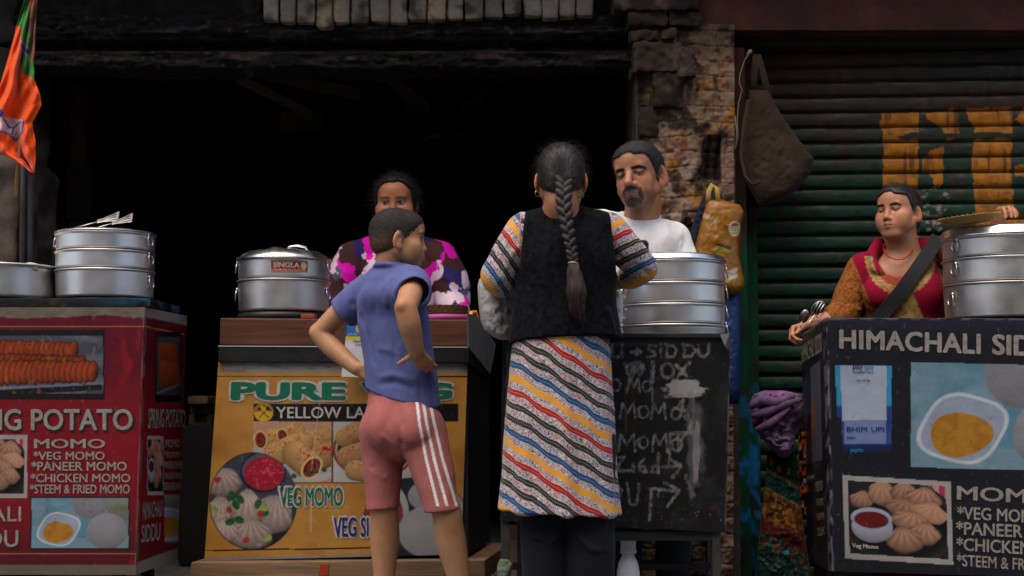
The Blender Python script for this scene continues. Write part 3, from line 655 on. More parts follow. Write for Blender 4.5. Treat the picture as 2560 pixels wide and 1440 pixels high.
for s, q, bd in [('SPRING POTATO', (-158, 1022, 332, 1076), .03), ('MOMO', (85, 1097, 263, 1121), .03), ('*VEG MOMO', (83, 1128, 262, 1150), .03), ('*PANEER MOMO', (78, 1153, 317, 1177), .03), ('*CHICKEN MOMO', (76, 1183, 326, 1206), .03), ('*STEEM & FRIED MOMO', (75, 1210, 325, 1234), .03), ('HIMACHALI', (-232, 1266, 53, 1304), .02), ('SIDDU', (-118, 1325, 46, 1368), .02)]:
    if s == 'SPRING POTATO': letters('lettering', M_blk, b, RP, s, rectq(q[0]-1, q[1], q[2]+5, q[3]+5), .003, bd, .012)
    letters('lettering', M_txtd, b, RP, s, rectq(*q), .0045, bd)
for s, q in [('SPRING POTATO', [(371, 1020), (464, 1024), (463, 1068), (369, 1072)]), ('MOMO', rectq(413, 1098, 450, 1119)), ('*VEG MOMO', rectq(412, 1128, 449, 1145)), ('*PANEER MOMO', rectq(409, 1152, 456, 1172)), ('*CHICKEN MOMO', rectq(408, 1180, 454, 1198)), ('*STEEM & FRIED MOMO', rectq(408, 1205, 453, 1226)), ('HIMACHALI', [(357, 1256), (407, 1250), (405, 1290), (356, 1300)]), ('SIDDU', [(354, 1312), (401, 1306), (400, 1350), (353, 1358)])]:
    letters('lettering', M_txtd, b2, RS, s, q, .0045, .03)
sp = []
v1, q1 = rough_block(RP.hit(-300, 768, 0)*V(1, 1, 1), RP.hit(376, 744, 0)+V(0, .46, 0), .02, .003, 2, .006)
c = np.tile(pc(26, 24, 26), (len(v1), 1)); c = mixc(c, pc(20, 96, 124), sst(.55, .6, fbm(v1, 7, 3))*sst(-1.5, -1.25, v1[:, 0])); c = mixc(c, pc(90, 80, 66), sst(.6, .68, fbm(v1, 16, 5))*.6)
part('top_board', M('chipped_paint', attr=True, rough=.5, var=(40, .3), bump=(60, .5, .004)), st, verts=v1, quads=q1, col=c)
# ================================================================== yellow stall
YA = R(8); YP = Plane(at(546, 905, 5.22), (math.cos(YA), -math.sin(YA), 0), (0, 0, 1)); cor = YP.hit(1169, 900)
YS = Plane(cor, (math.sin(YA), math.cos(YA), 0), (0, 0, 1))
st = thing('food_stall', 'yellow printed veg momo stall with a brown wooden top behind the boy', 'food stall', (-.6, 5.4, 0), 'momo food stalls along the street')
fq = [(546, 905), (1169, 908), (1153, 1386), (511, 1402)]
back = V(math.sin(YA), math.cos(YA), 0)*.5
mb = MB(); P = [YP.hit(*p, -.004) for p in fq]; P[2] = np.array([P[1][0]+.004, P[1][1], P[2][2]])
mb.hexa([P[3], P[2], P[2]+back, P[3]+back, P[0], P[1], P[1]+back, P[0]+back])
part('body', M_black, st, mb=mb)
def yellow_front(x, y):
    yb = pc(198, 142, 62); c = np.tile(yb, (len(x), 1)); c = mixc(c, pc(178, 118, 46), sst(.45, .7, n2(x/120, y/60, 1, 2))*.7); c = mixc(c, pc(210, 156, 72), sst(.55, .7, n2(x/40, y/160, 1, 12))*.35)
    tj = 931+(n2(x/14, y/14, 1, 4)-.5)*5; c = mixc(c, pc(160, 154, 148), sst(tj+1, tj-1, y)*sst(558, 562, x)); c = mixc(c, pc(120, 112, 104), sst(tj+1, tj-1, y)*sst(.5, .64, n2(x/30, y/8, 1, 7))*.6)
    lw = 941+.002*(x-546); c = mixc(c, pc(20, 18, 16), (np.abs(y-lw) < 1.7)*1.0)
    bl = 1376-.014*(x-511); c = mixc(c, pc(20, 18, 16), (np.abs(y-bl) < 1.9)*1.0); b2_ = 1394-.022*(x-511); c = mixc(c, pc(150, 142, 132), sst(b2_-1, b2_+1, y))
    c = box2(c, x, y, (634, 1009, 1146, 1054), pc(20, 18, 18)); r, a, u, v = rad(x, y, 659, 1031, 25, 24); c = mixc(c, pc(214, 170, 40), sst(1.03, .97, r)); c = mixc(c, pc(24, 20, 14), np.exp(-((r-.97)/.03)**2))
    for (p0, p1) in [((648, 1022), (672, 1044)), ((670, 1022), (648, 1044))]: c = line(c, x, y, [p0, p1], 2.4, pc(20, 18, 14), .8)
    c = disc(c, x, y, 670, 1022, 4.5, 5.5, pc(20, 18, 14), -.7, .1, 0); c = disc(c, x, y, 649, 1023, 3.5, 4.5, pc(20, 18, 14), .7, .1, 0)
    # pancake rolls on a plate
    q = (634, 1054, 828, 1206); p = np.tile(pc(196, 150, 120), (len(x), 1)); p = disc(p, x, y, 735, 1140, 140, 66, pc(205, 205, 200), .08, .02, .25); p = disc(p, x, y, 735, 1138, 122, 54, pc(180, 184, 182), .08, .03, .2)
    def roll(p, x0, y0, x1, y1, R_, face=True, tone=1.0, red=.5):      # pancake roll lying from its far end (x0, y0) to its cut end (x1, y1)
        ax = V(x1-x0, y1-y0); L_ = np.linalg.norm(ax); ax = ax/L_; t = np.clip(((x-x0)*ax[0]+(y-y0)*ax[1]), 0, L_); wx, wy = x-x0-t*ax[0], y-y0-t*ax[1]; d = np.hypot(wx, wy)/R_; s_ = (-(x-x0)*ax[1]+(y-y0)*ax[0])/R_; s_ = s_ if ax[0] > 0 else -s_
        m = sst(1.04, .96, d); b = np.asarray(pc(206, 164, 102))[None, :]*tone*np.clip(.86-.42*s_-.25*d**4, .2, 1.25)[:, None]; b = mixc(b, pc(176, 112, 56), sst(.5, .7, n2(x/11, y/11, 1, int(x0)))*.6); b = mixc(b, pc(190, 26, 40), sst(.56, .64, n2(x/4.5, y/3.5, 1, int(y0)))*np.exp(-((s_+.45)/.4)**2)*sst(.1, .4, t/L_+.2)*red*1.6); p = p*(1-m[:, None])+b*m[:, None]
        if face:
            r, a, u, v = rad(x, y, x1+ax[0]*R_*.35, y1+ax[1]*R_*.35, R_*.66, R_*.98, math.atan2(ax[1], ax[0])); p = mixc(p, pc(226, 184, 118)*tone, sst(1.04, .97, r)); p = mixc(p, pc(112, 22, 20), sst(.84, .76, r)); p = mixc(p, pc(176, 70, 56), sst(.4, .9, np.sin(r*13-a*1.0))*sst(.78, .70, r)*.85); p = mixc(p, pc(60, 14, 14), sst(.56, .66, n2(x/5, y/5, 1, int(x1)))*sst(.8, .7, r)*.7)
        return p
    for a in [(706, 1094, 660, 1099, 25), (742, 1078, 714, 1088, 22), (806, 1086, 776, 1102, 22), (835, 1098, 796, 1112, 24, False, .85), (760, 1104, 724, 1116, 26, False), (730, 1118, 690, 1136, 30, False, 1, .9), (838, 1126, 800, 1146, 30, False, .8, .9), (738, 1136, 770, 1162, 34, True, 1, .8)]: p = roll(p, *a)
    for a in [(735, 1190), (790, 1178), (810, 1174), (772, 1184)]: p = disc(p, x, y, *a, 7, 6, pc(50, 84, 50), .4, .1, .4)
    c = clipm(c, p, inside(x, y, q)*1.0)
    q = (833, 1054, 1042, 1206); p = np.tile(pc(190, 186, 180), (len(x), 1)); p = disc(p, x, y, 935, 1124, 104, 74, pc(150, 40, 34), 0, .02, .2); p = disc(p, x, y, 935, 1124, 97, 68, pc(196, 176, 160), 0, .02, .1); p = disc(p, x, y, 935, 1126, 92, 64, pc(50, 18, 16), 0, .03, .1)
    for a in [(900, 1074, 862, 1094, 24, False, .9), (940, 1070, 905, 1080, 22, False), (905, 1130, 868, 1142, 26, False, .85), (888, 1176, 918, 1180, 26, True), (990, 1110, 950, 1130, 28, True)]: p = roll(p, *a)
    p = mixc(p, pc(170, 40, 30), sst(.64, .7, n2(x/5, y/5, 1, 91))*sst(1, .9, np.hypot((x-935)/92, (y-1126)/64))*.6)
    c = clipm(c, p, inside(x, y, q)*1.0); c = box2(c, x, y, (829, 1053, 832.5, 1207), pc(20, 18, 18)); c = box2(c, x, y, (632, 1205.5, 1042, 1208), pc(30, 24, 20))
    # round picture of momos with red chutney
    r, a, u, v = rad(x, y, 633, 1253, 109, 121); p = np.tile(pc(66, 66, 86), (len(x), 1)); p = mixc(p, pc(150, 150, 170), sst(.5, .7, n2(x/60, y/24, 1, 5))*sst(1220, 1130, y)); p = mixc(p, pc(30, 28, 36), sst(1250, 1330, y))
    T = pc(196, 176, 164)
    for k, m_ in enumerate([(560, 1210, 44, 36, -.2), (548, 1290, 44, 42, .1), (682, 1290, 50, 46, .2), (617, 1275, 48, 42, 0), (622, 1338, 58, 38, .05), (560, 1330, 36, 30, .1)]): p = momo(p, x, y, *m_[:4], T*(.9+.2*(k % 2)), m_[4], 9, k*3.)
    for (ex, ey) in [(580, 1240), (600, 1248), (590, 1262), (645, 1260), (660, 1282), (598, 1300), (575, 1305)]: p = disc(p, x, y, ex, ey, 13, 9, pc(34, 96, 50), ex*.3, .2, .5)
    for (ex, ey) in [(573, 1276), (615, 1350), (545, 1200), (650, 1285)]: p = disc(p, x, y, ex, ey, 9, 7, pc(190, 50, 40), ex*.5, .2, .3)
    for (ex, ey) in [(535, 1275), (668, 1345), (660, 1270)]: p = disc(p, x, y, ex, ey, 12, 8, pc(160, 180, 90), ex*.7, .2, .3)
    p = disc(p, x, y, 658, 1180, 58, 52, pc(34, 34, 46), 0, .03, .3); p = disc(p, x, y, 658, 1178, 53, 44, pc(88, 90, 112), 0, .03, .2); p = disc(p, x, y, 660, 1184, 50, 42, pc(172, 20, 48), 0, .04, .2)
    p = mixc(p, pc(226, 90, 110), sst(.56, .66, n2(x/9, y/5, 1, 15))*sst(1, .85, np.hypot((x-660)/50, (y-1184)/42))*.7)
    c = clipm(c, p, sst(1.01, .985, r)); c = mixc(c, pc(24, 22, 26), np.exp(-((r-1)/.012)**2))
    # round picture of siddu
    r, a, u, v = rad(x, y, 1040, 1298, 130, 104); p = np.tile(pc(40, 40, 48), (len(x), 1)); p = disc(p, x, y, 960, 1280, 62, 76, pc(190, 192, 196), 0, .03, .3); p = disc(p, x, y, 958, 1285, 50, 62, pc(150, 60, 40), 0, .05, .4); p = disc(p, x, y, 1090, 1240, 70, 44, pc(176, 178, 178), 0, .03, .3); p = disc(p, x, y, 1086, 1330, 92, 68, pc(176, 176, 174), 0, .03, .3); p = disc(p, x, y, 1180, 1250, 60, 60, pc(170, 172, 172), 0, .03, .3)
    c = clipm(c, p, sst(1.01, .985, r)); c = mixc(c, pc(24, 22, 26), np.exp(-((r-1)/.012)**2))
    for (p0, p1, w_) in [((800, 1000), (786, 1110), 2), ((784, 1115), (779, 1175), 2), ((778, 1220), (777, 1330), 4)]: c = line(c, x, y, [p0, p1], w_, pc(220, 200, 170), 1, 1.5, 3, .55)
    return dirt(c, x, y, .3, 5)
b = print_grid('front_banner', M_print, st, YP, fq, yellow_front, off=.001, step=2.0)
for s, q, m_, bd in [('PURE', [(578, 955), (866, 956), (865, 1000), (576, 1000)], M_green, .065), ('VEG', [(902, 956), (1132, 956), (1130, 998), (902, 1000)], M_green, .065), ('VEG MOMO', rectq(699, 1218, 857, 1265), M_green, .025), ('VEG SIDDU', rectq(834, 1293, 991, 1342), M_blue, .025)]:
    g = 5.0; letters('lettering', M_txt, b, YP, s, [(q[0][0]-g, q[0][1]-g), (q[1][0]+g, q[1][1]-g), (q[2][0]+g, q[2][1]+g), (q[3][0]-g, q[3][1]+g)], .002, bd, .03)
    letters('lettering', m_, b, YP, s, q, .004, bd)
letters('lettering', M_txt, b, YP, 'YELLOW LAPHING', rectq(690, 1017, 1034, 1046), .003, .02)
for s, a0, a1, in [('TASTY FLAVOUR', -165, -15)]:
    for k, ch in enumerate(s):
        if ch == ' ': continue
        a = R(a0+(a1-a0)*k/(len(s)-1)); cx, cy = 659+18.5*math.cos(a), 1031+18.5*math.sin(a); t = V(-math.sin(a), math.cos(a)); n_ = V(math.cos(a), math.sin(a)); c0 = V(cx, cy)
        letters('lettering', M_blk, b, YP, ch, [c0-t*2.4+n_*3.4, c0+t*2.4+n_*3.4, c0+t*2.4-n_*3.4, c0-t*2.4-n_*3.4], .003, .02)
mb = MB(); frame_box(mb, Plane(YP.O-YP.n*-.018, YP.r, YP.u), [(545, 866), (1172, 869), (1172, 908), (545, 905)], .03)
sh_ = YS; q = [(1172, 869), (1227, 911), (1226, 945), (1172, 908)]; frame_box(mb, Plane(YS.O+YS.n*.012, YS.r, YS.u), q, .02)
part('black_rim', M_black, st, mb=mb, bevel=.003)
mb = MB(); frame_box(mb, Plane(YP.O+YP.n*.020, YP.r, YP.u), [(545, 864), (1171, 867), (1171, 869), (545, 866)], .016); part('rim_edge', M('pale_edge', (.45, .44, .43), rough=.5), st, mb=mb)
mb = MB(); frame_box(mb, Plane(YP.O-YP.n*.005, YP.r, YP.u), [(550, 795), (1168, 799), (1168, 866), (548, 863)], .49)
part('wooden_top', M_wood, st, mb=mb, bevel=.004)
mb = MB(True); q = [(1170, 783), (1196, 792), (1240, 862), (1226, 935), (1172, 868)]; P = [YS.hit(*p, .02) for p in q]; 
for a in P: pass
mb.add([tuple(p) for p in P]+[tuple(p-YS.n*.006) for p in P], [(0, 1, 2, 3, 4), (9, 8, 7, 6, 5)]+[(i, (i+1) % 5, 5+(i+1) % 5, 5+i) for i in range(5)]); mb.smooth = False
part('side_guard', M('grey_sheet', (.12, .12, .117), rough=.6, var=(8, .25)), st, mb=mb)
mb = MB(); frame_box(mb, Plane(YP.O+YP.n*.05, YP.r, YP.u), [(477, 1406), (1212, 1400), (1212, 1452), (472, 1462)], .6); part('wooden_base', M_raw, st, mb=mb, bevel=.004)
for X, Yy in ((-1.05, 5.3), (-.25, 5.15), (-.98, 5.6), (-.2, 5.55)): mb = MB(); mb.box((X, Yy, 0), (X+.06, Yy+.06, .09)); part('foot', M_raw, st, mb=mb)
mb = MB(); frame_box(mb, Plane(YP.O+YP.n*.0535, YP.r, YP.u), [(800, 1411), (822, 1410), (820, 1438), (797, 1440)], .002); part('tape', M('orange_tape', pc(176, 62, 30), rough=.4), st, mb=mb)
# ================================================================== black stall at the right
BP = yplane(5.0); BS = Plane(at(2064, 795, 5.0), at(2064, 795, 5.0)-at(2064, 795, 5.0)+V(.0, -1, 0), (0, 0, 1))
st = thing('food_stall', 'black printed siddu stall at the right with the woman in red behind it', 'food stall', (1.6, 5.2, 0), 'momo food stalls along the street')
fq = [(2064, 794), (2760, 797), (2760, 1448), (2078, 1428)]
mb = MB(); P = [BP.hit(*p, -.004) for p in fq]; P[3][0] = P[0][0] = P[0][0]+.004; mb.hexa([P[3], P[2], P[2]+V(0, .4, 0), P[3]+V(0, .4, 0), P[0]-V(0, 0, .01), P[1]-V(0, 0, .01), P[1]+V(0, .4, -.06), P[0]+V(0, .4, -.075)])
for X in (1.13, 1.95):
    for Yy in (5.03, 5.32): mb.box((X-.02, Yy, 0), (X+.02, Yy+.04, .13))
part('body', M_black, st, mb=mb)
def black_front(x, y):
    c = np.tile(pc(27, 27, 34), (len(x), 1)); c = mixc(c, pc(38, 38, 50), sst(860, 800, y)*.8); c = mixc(c, pc(60, 60, 74), (np.sin(x*1.1) > .7)*.10); le = 2064+14*(y-794)/634.
    c = mixc(c, pc(150, 145, 160), sst(10, 2, x-le)*sst(.46, .6, n2(x/5, y/22, 1, 6))*.8); c = mixc(c, pc(120, 118, 130), sst(802, 797, y)*sst(.4, .55, n2(x/20, y/5, 1, 7))*.9); c = mixc(c, pc(120, 118, 130), sst(.73, .77, n2(x/10, y/10, 1, 8))*sst(90, 20, x-le)*.8)
    # payment card
    cx = (x-2088)-(y-912)*.03; c1 = np.tile(pc(40, 70, 140), (len(x), 1)); c1 = mixc(c1, pc(56, 160, 206), sst(1020, 1010, y)); c1 = mixc(c1, pc(60, 84, 150), sst(1060, 1090, y)); c1 = mixc(c1, pc(184, 194, 214), ((cx > 13) & (cx < 128-.05*(y-912)*.5) & (y < 1052+0*x))*1.0)
    c1 = mixc(c1, pc(130, 150, 196), ((cx > 18) & (cx < 122) & (y > 1050) & (y < 1110))*.95); c1 = mixc(c1, pc(34, 48, 110), sst(1108, 1112, y)); m = ((cx > 0) & (cx < 141-.03*(y-912)) & (y > 912+.02*cx) & (y < 1132))*1.0; m *= 1-((y > 1040+.6*cx) & (cx < 12))*1.0; c = clipm(c, c1, m*(.93)); c = mixc(c, pc(27, 27, 34), m*sst(1110, 1132, y)*.75)
    q = (2277, 905, 2740, 1168); sk = (x-2277)*.025; c = siddu_pic(c, x, y-sk, q); xf = x-(y-1188)*.033; c = momo_pic(c, xf, y-(x-2108)*.06, (2106, 1188, 2376, 1396)); return dirt(c, x, y, .32, 7)
b = print_grid('front_banner', M_print, st, BP, fq, black_front, off=.002, step=2.2)
for s, q, bd in [('HIMACHALI', [(2098, 823), (2452, 834), (2452, 886), (2098, 872)], .048), ('SIDDU', [(2480, 835), (2690, 842), (2690, 896), (2480, 887)], .048), ('MOMO', [(2392, 1214), (2632, 1226), (2632, 1262), (2392, 1249)], .03), ('*VEG MOMO', [(2393, 1264), (2612, 1275), (2612, 1310), (2393, 1297)], .03), ('*PANEER MOMO', [(2390, 1302), (2700, 1318), (2700, 1352), (2390, 1336)], .03), ('*CHICKEN MOMO', [(2391, 1342), (2716, 1360), (2716, 1396), (2391, 1376)], .03), ('*STEEM & FRIED MOMO', [(2392, 1384), (2716, 1404), (2716, 1436), (2392, 1415)], .02)]:
    letters('lettering', M_txtd, b, BP, s, q, .004, bd)
letters('lettering', M_txt, b, BP, 'Veg Momo', [(2130, 1358), (2196, 1362), (2196, 1376), (2130, 1372)], .004, .04)
M_cy = M('cyan_print', pc(40, 150, 200), rough=.5); M_navy = M('navy_print', pc(40, 50, 110), rough=.5)
for s, q, m_ in [('pay', rectq(2132, 913, 2158, 927), M_navy), ('tm', rectq(2160, 913, 2183, 924), M_cy), ('Accepted Here', rectq(2132, 927, 2183, 934), M_navy), ('Scan & Pay', rectq(2141, 948, 2176, 955), M_navy), ('BHIM', rectq(2117, 1067, 2168, 1079), M_navy), ('UPI', rectq(2178, 1067, 2210, 1079), M_navy), ('paytm', rectq(2117, 1091, 2138, 1098), M_navy), ('paytm', rectq(2126, 1121, 2158, 1133), M_cy)]:
    letters('lettering', m_, b, BP, s, q, .004, .02)
BL = Plane(at(2064, 795, 5.0), V(0, -1, 0), (0, 0, 1))
sq = [(2003, 838), (2063, 795), (2077, 1428), (2020, 1400)]
def black_side(x, y):
    c = np.tile(pc(30, 28, 34), (len(x), 1)); c = mixc(c, pc(50, 46, 54), sst(.5, .7, n2(x/10, y/80, 1, 3))); c = mixc(c, pc(150, 145, 160), sst(9, 2, (2064+14*(y-794)/634.)-x)*sst(.4, .55, n2(x/5, y/22, 1, 6))*.8)
    c = mixc(c, pc(96, 104, 120), inpoly(x, y, [(2026, 920), (2050, 900), (2056, 1150), (2030, 1156)])*.8); c = mixc(c, pc(150, 100, 40), np.exp(-(((x-2033)/5)**2+((y-1060)/55)**2))*.9); c = mixc(c, pc(60, 66, 110), inpoly(x, y, [(2006, 960), (2016, 940), (2020, 1120), (2012, 1120)])*.7); c = mixc(c, WHITE*.8, inpoly(x, y, [(2016, 1190), (2036, 1187), (2036, 1195), (2017, 1198)])*.9)
    c = mixc(c, pc(120, 115, 125), sst(4, 1, np.abs(y-(838-43*(x-2003)/60.)-2))*.7); return dirt(c, x, y, .3, 2)
b = print_grid('side_banner', M_print, st, BL, sq, black_side, off=.002, step=1.5)
for s, q in [('HIMACHALI SIDDU', [(2004, 862), (2055, 830), (2055, 880), (2004, 908)]), ('MOMO', [(2038, 1204), (2056, 1200), (2057, 1226), (2040, 1230)]), ('*VEG MOMO', [(2040, 1246), (2058, 1243), (2059, 1262), (2041, 1266)]), ('*PANEER MOMO', [(2041, 1282), (2060, 1279), (2061, 1298), (2042, 1302)]), ('*CHICKEN MOMO', [(2043, 1318), (2061, 1315), (2062, 1338), (2044, 1342)])]:
    letters('lettering', M_txtd, b, BL, s, q, .004, .02)
# ================================================================== chalked blackboard stall
KPn = yplane(4.65)
st = thing('food_stall', 'black painted momo stall with hand brushed white writing behind the braided woman', 'food stall', (at(1540, 900, 4.65)[0], 4.83, 0), 'momo food stalls along the street')
fq = [(1256, 838), (1827, 838), (1815, 1332), (1250, 1302)]
mb = MB(); P = [KPn.hit(*p, -.004) for p in fq]; mb.hexa([P[3]+V(0, 0, .02), P[2]+V(0, 0, .02), P[2]+V(0, .36, .02), P[3]+V(0, .36, .02), P[0], P[1], P[1]+V(0, .36, 0), P[0]+V(0, .36, 0)])
part('cabinet', M_black, st, mb=mb)
W_ = pc(150, 148, 145)
def board(x, y):
    c = np.tile(pc(27, 27, 29), (len(x), 1)); c = mixc(c, pc(44, 44, 47), sst(.5, .72, n2(x/60, y/40, 1, 2))*.8); c = mixc(c, pc(60, 62, 68), sst(872, 862, y+(x-1500)*.02)*.9); c = mixc(c, pc(84, 84, 88), sst(840, 838.5, y)*.0+sst(843, 840, y)*.6)
    c = mixc(c, pc(60, 46, 34), sst(.66, .72, n2(x/16, y/16, 1, 6))*.6)
    brk = .45+.75*sst(.35, .6, n2(x/6, y/9, 1, 99))
    def s(c, pts, w_=6, al=.75, rag=7, sd=1): return line(c, x, y, pts, w_*.95, W_, 1.6, rag, sd, al*brk*.85)
    def O(c, cx, cy, r, w_=5): return s(c, [(cx+r*math.cos(t)*.85, cy+r*math.sin(t)) for t in np.linspace(0, 6.4, 18)], w_)
    def Ml(c, x0, x1, y0, y1): return s(c, [(x0, y1), (x0+6, y0), ((x0+x1)/2, (y0*.35+y1*.65)), (x1-4, y0), (x1, y1)], 6)
    for p in [[(1516, 866), (1516, 893)], [(1530, 862), (1530, 892), (1546, 892)], [(1555, 862), (1555, 893)], [(1578, 880), (1602, 880)], [(1592, 872), (1602, 880), (1590, 888)], [(1640, 864), (1624, 862), (1620, 872), (1636, 880), (1638, 890), (1618, 893)], [(1652, 872), (1652, 893)], [(1652, 860), (1652, 862)], [(1668, 860), (1666, 892), (1684, 890), (1692, 876), (1684, 864), (1664, 860)], [(1712, 860), (1710, 892), (1730, 890), (1738, 876), (1730, 864), (1708, 860)], [(1746, 862), (1748, 886), (1760, 893), (1770, 884), (1774, 860)]]: c = s(c, p, 6.5, .75)
    for p in [[(1562, 906), (1568, 932), (1582, 940), (1590, 915), (1600, 905), (1608, 925), (1600, 938)], [(1566, 918), (1586, 908), (1576, 935)], [(1590, 930), (1606, 912)]]: c = s(c, p, 9, .55, 8, 3)
    c = s(c, [(1633, 906), (1630, 955)], 11, .85); c = s(c, [(1632, 950), (1631, 1003)], 3.5, .8); c = O(c, 1668, 927, 18, 9); c = s(c, [(1690, 912), (1716, 938)], 9); c = s(c, [(1722, 908), (1694, 942)], 9)
    c = O(c, 1538, 963, 15); c = Ml(c, 1568, 1600, 946, 980); c = O(c, 1617, 966, 13)
    bl = np.hypot((x-1712)/50, (y-972)/26)+(n2(x/14, y/8, 1, 5)-.5)*1.1; c = mixc(c, pc(176, 172, 170), sst(1.06, .8, bl)*.97); c = s(c, [(1665, 990), (1752, 985)], 10, .6, 10)
    c = s(c, [(1518, 1024), (1536, 1024)], 5); c = s(c, [(1528, 1014), (1537, 1024), (1526, 1034)], 5); c = Ml(c, 1550, 1588, 1008, 1046); c = O(c, 1609, 1030, 15, 6); c = Ml(c, 1628, 1664, 1008, 1047); c = O(c, 1690, 1034, 14, 6)
    c = s(c, [(1700, 1004), (1712, 1028), (1694, 1020), (1708, 1000)], 9, .7); c = s(c, [(1716, 1040), (1728, 1060), (1722, 1080)], 14, .7, 12)
    c = Ml(c, 1546, 1588, 1086, 1128); c = O(c, 1608, 1106, 14, 6); c = Ml(c, 1630, 1668, 1084, 1130); c = O(c, 1692, 1112, 15, 7); c = s(c, [(1676, 1084), (1716, 1082), (1700, 1108)], 8, .8); c = s(c, [(1676, 1084), (1672, 1160)], 4, .85); c = s(c, [(1696, 1084), (1694, 1120)], 4, .8)
    for p in [[(1536, 1144), (1560, 1142), (1540, 1176), (1574, 1176)], [(1582, 1160), (1584, 1178)], [(1610, 1148), (1598, 1160), (1600, 1176), (1616, 1180), (1608, 1164)], [(1646, 1134), (1646, 1182), (1630, 1178), (1630, 1166), (1644, 1164)], [(1656, 1168), (1700, 1164)], [(1678, 1150), (1702, 1164), (1682, 1194)]]: c = s(c, p, 8, .75, 8, 4)
    for p in [[(1538, 1208), (1556, 1226), (1542, 1250)], [(1568, 1208), (1574, 1260), (1592, 1262), (1598, 1210)]]: c = s(c, p, 6, .7)
    c = s(c, [(1690, 1228), (1628, 1222), (1624, 1300)], 7, .85); c = s(c, [(1662, 1206), (1698, 1226), (1668, 1266)], 8, .85); c = s(c, [(1646, 1226), (1646, 1244)], 3, .8)
    st_ = np.hypot((x-1741+.03*(y-1130))/11, (y-1130)/92)+(n2(x/8, y/40, 1, 15)-.5)*.9; c = mixc(c, pc(178, 166, 166), sst(1.0, .75, st_)*.95); gz = np.hypot((x-1738)/26, (y-1120)/140)+(n2(x/20, y/30, 1, 25)-.5)*1.3; c = mixc(c, pc(110, 110, 112), sst(1.0, .5, gz)*.6); c = s(c, [(1720, 1060), (1734, 1085)], 10, .5, 14); c = s(c, [(1716, 1190), (1732, 1240)], 12, .4, 16); c = s(c, [(1735, 985), (1733, 1060)], 2, .6)
    for (x0, y0, y1) in [(1563, 950, 1078), (1566, 1030, 1075)]: c = line(c, x, y, [(x0, y0), (x0+1, y1)], 2, pc(110, 80, 46), 1, 2, 2, .6)
    c = mixc(c, pc(150, 150, 150), sst(.74, .77, n2(x/4, y/4, 1, 18))*sst(1200, 1260, y)*.7)
    c = mixc(c, pc(110, 112, 118), sst(5, 1, 1827-12*(y-838)/494.-x)*sst(.4, .6, n2(x/4, y/30, 1, 9))*.7)
    return c
b = print_grid('board', M('blackboard_paint', attr=True, rough=.55, var=(20, .2), bump=(30, .35, .004), spec=.2), st, KPn, fq, board, off=.0, step=2.0)
mb = MB(); P0 = at(1290, 838, 4.65); a = at(1260, 836, 4.640); b_ = at(1826, 836, 4.640); mb.box((a[0], 4.635, a[2]-.012), (b_[0], 5.02, a[2]+.004)); part('worktop', M_dark, st, mb=mb, bevel=.003)
mb = MB(); a = at(1806, 852, 4.636); mb.add([tuple(at(1800, 836, 4.63)), tuple(at(1824, 834, 4.61)), tuple(at(1822, 876, 4.635)), tuple(at(1812, 866, 4.612))], [(0, 1, 2, 3), (3, 2, 1, 0)]); 
part('torn_flap', M('torn_grey', (.2, .2, .21), rough=.6), st, mb=mb)
for (x0, x1, Yl) in ((1252, 1275, 4.66), (1783, 1801, 4.66), (1292, 1310, 4.96), (1770, 1782, 4.96)):
    lo, hi = pxbox(x0, 1600, x1, 1285 if x0 < 1400 else 1312, Yl, .035); lo[2] = 0; mb = MB(); mb.box(lo, hi); part('leg', M('rusty_leg', (.035, .031, .03), rough=.8, var=(30, .4), bump=(90, .5, .002)), st, mb=mb, bevel=.002)
mb = MB(); lo, hi = pxbox(1275, 1425, 1790, 1408, 4.80, .03); mb.box(lo, hi); lo, hi = pxbox(1500, 1352, 1784, 1328, 4.662, .02); mb.box(lo, hi); part('cross_bar', M_dark, st, mb=mb, bevel=.002)
mb = MB()
for k in range(11): lo, hi = pxbox(1398, 1372+k*9, 1424, 1368+k*9, 4.93, .02); mb.box(lo, hi)

pc = _pc0
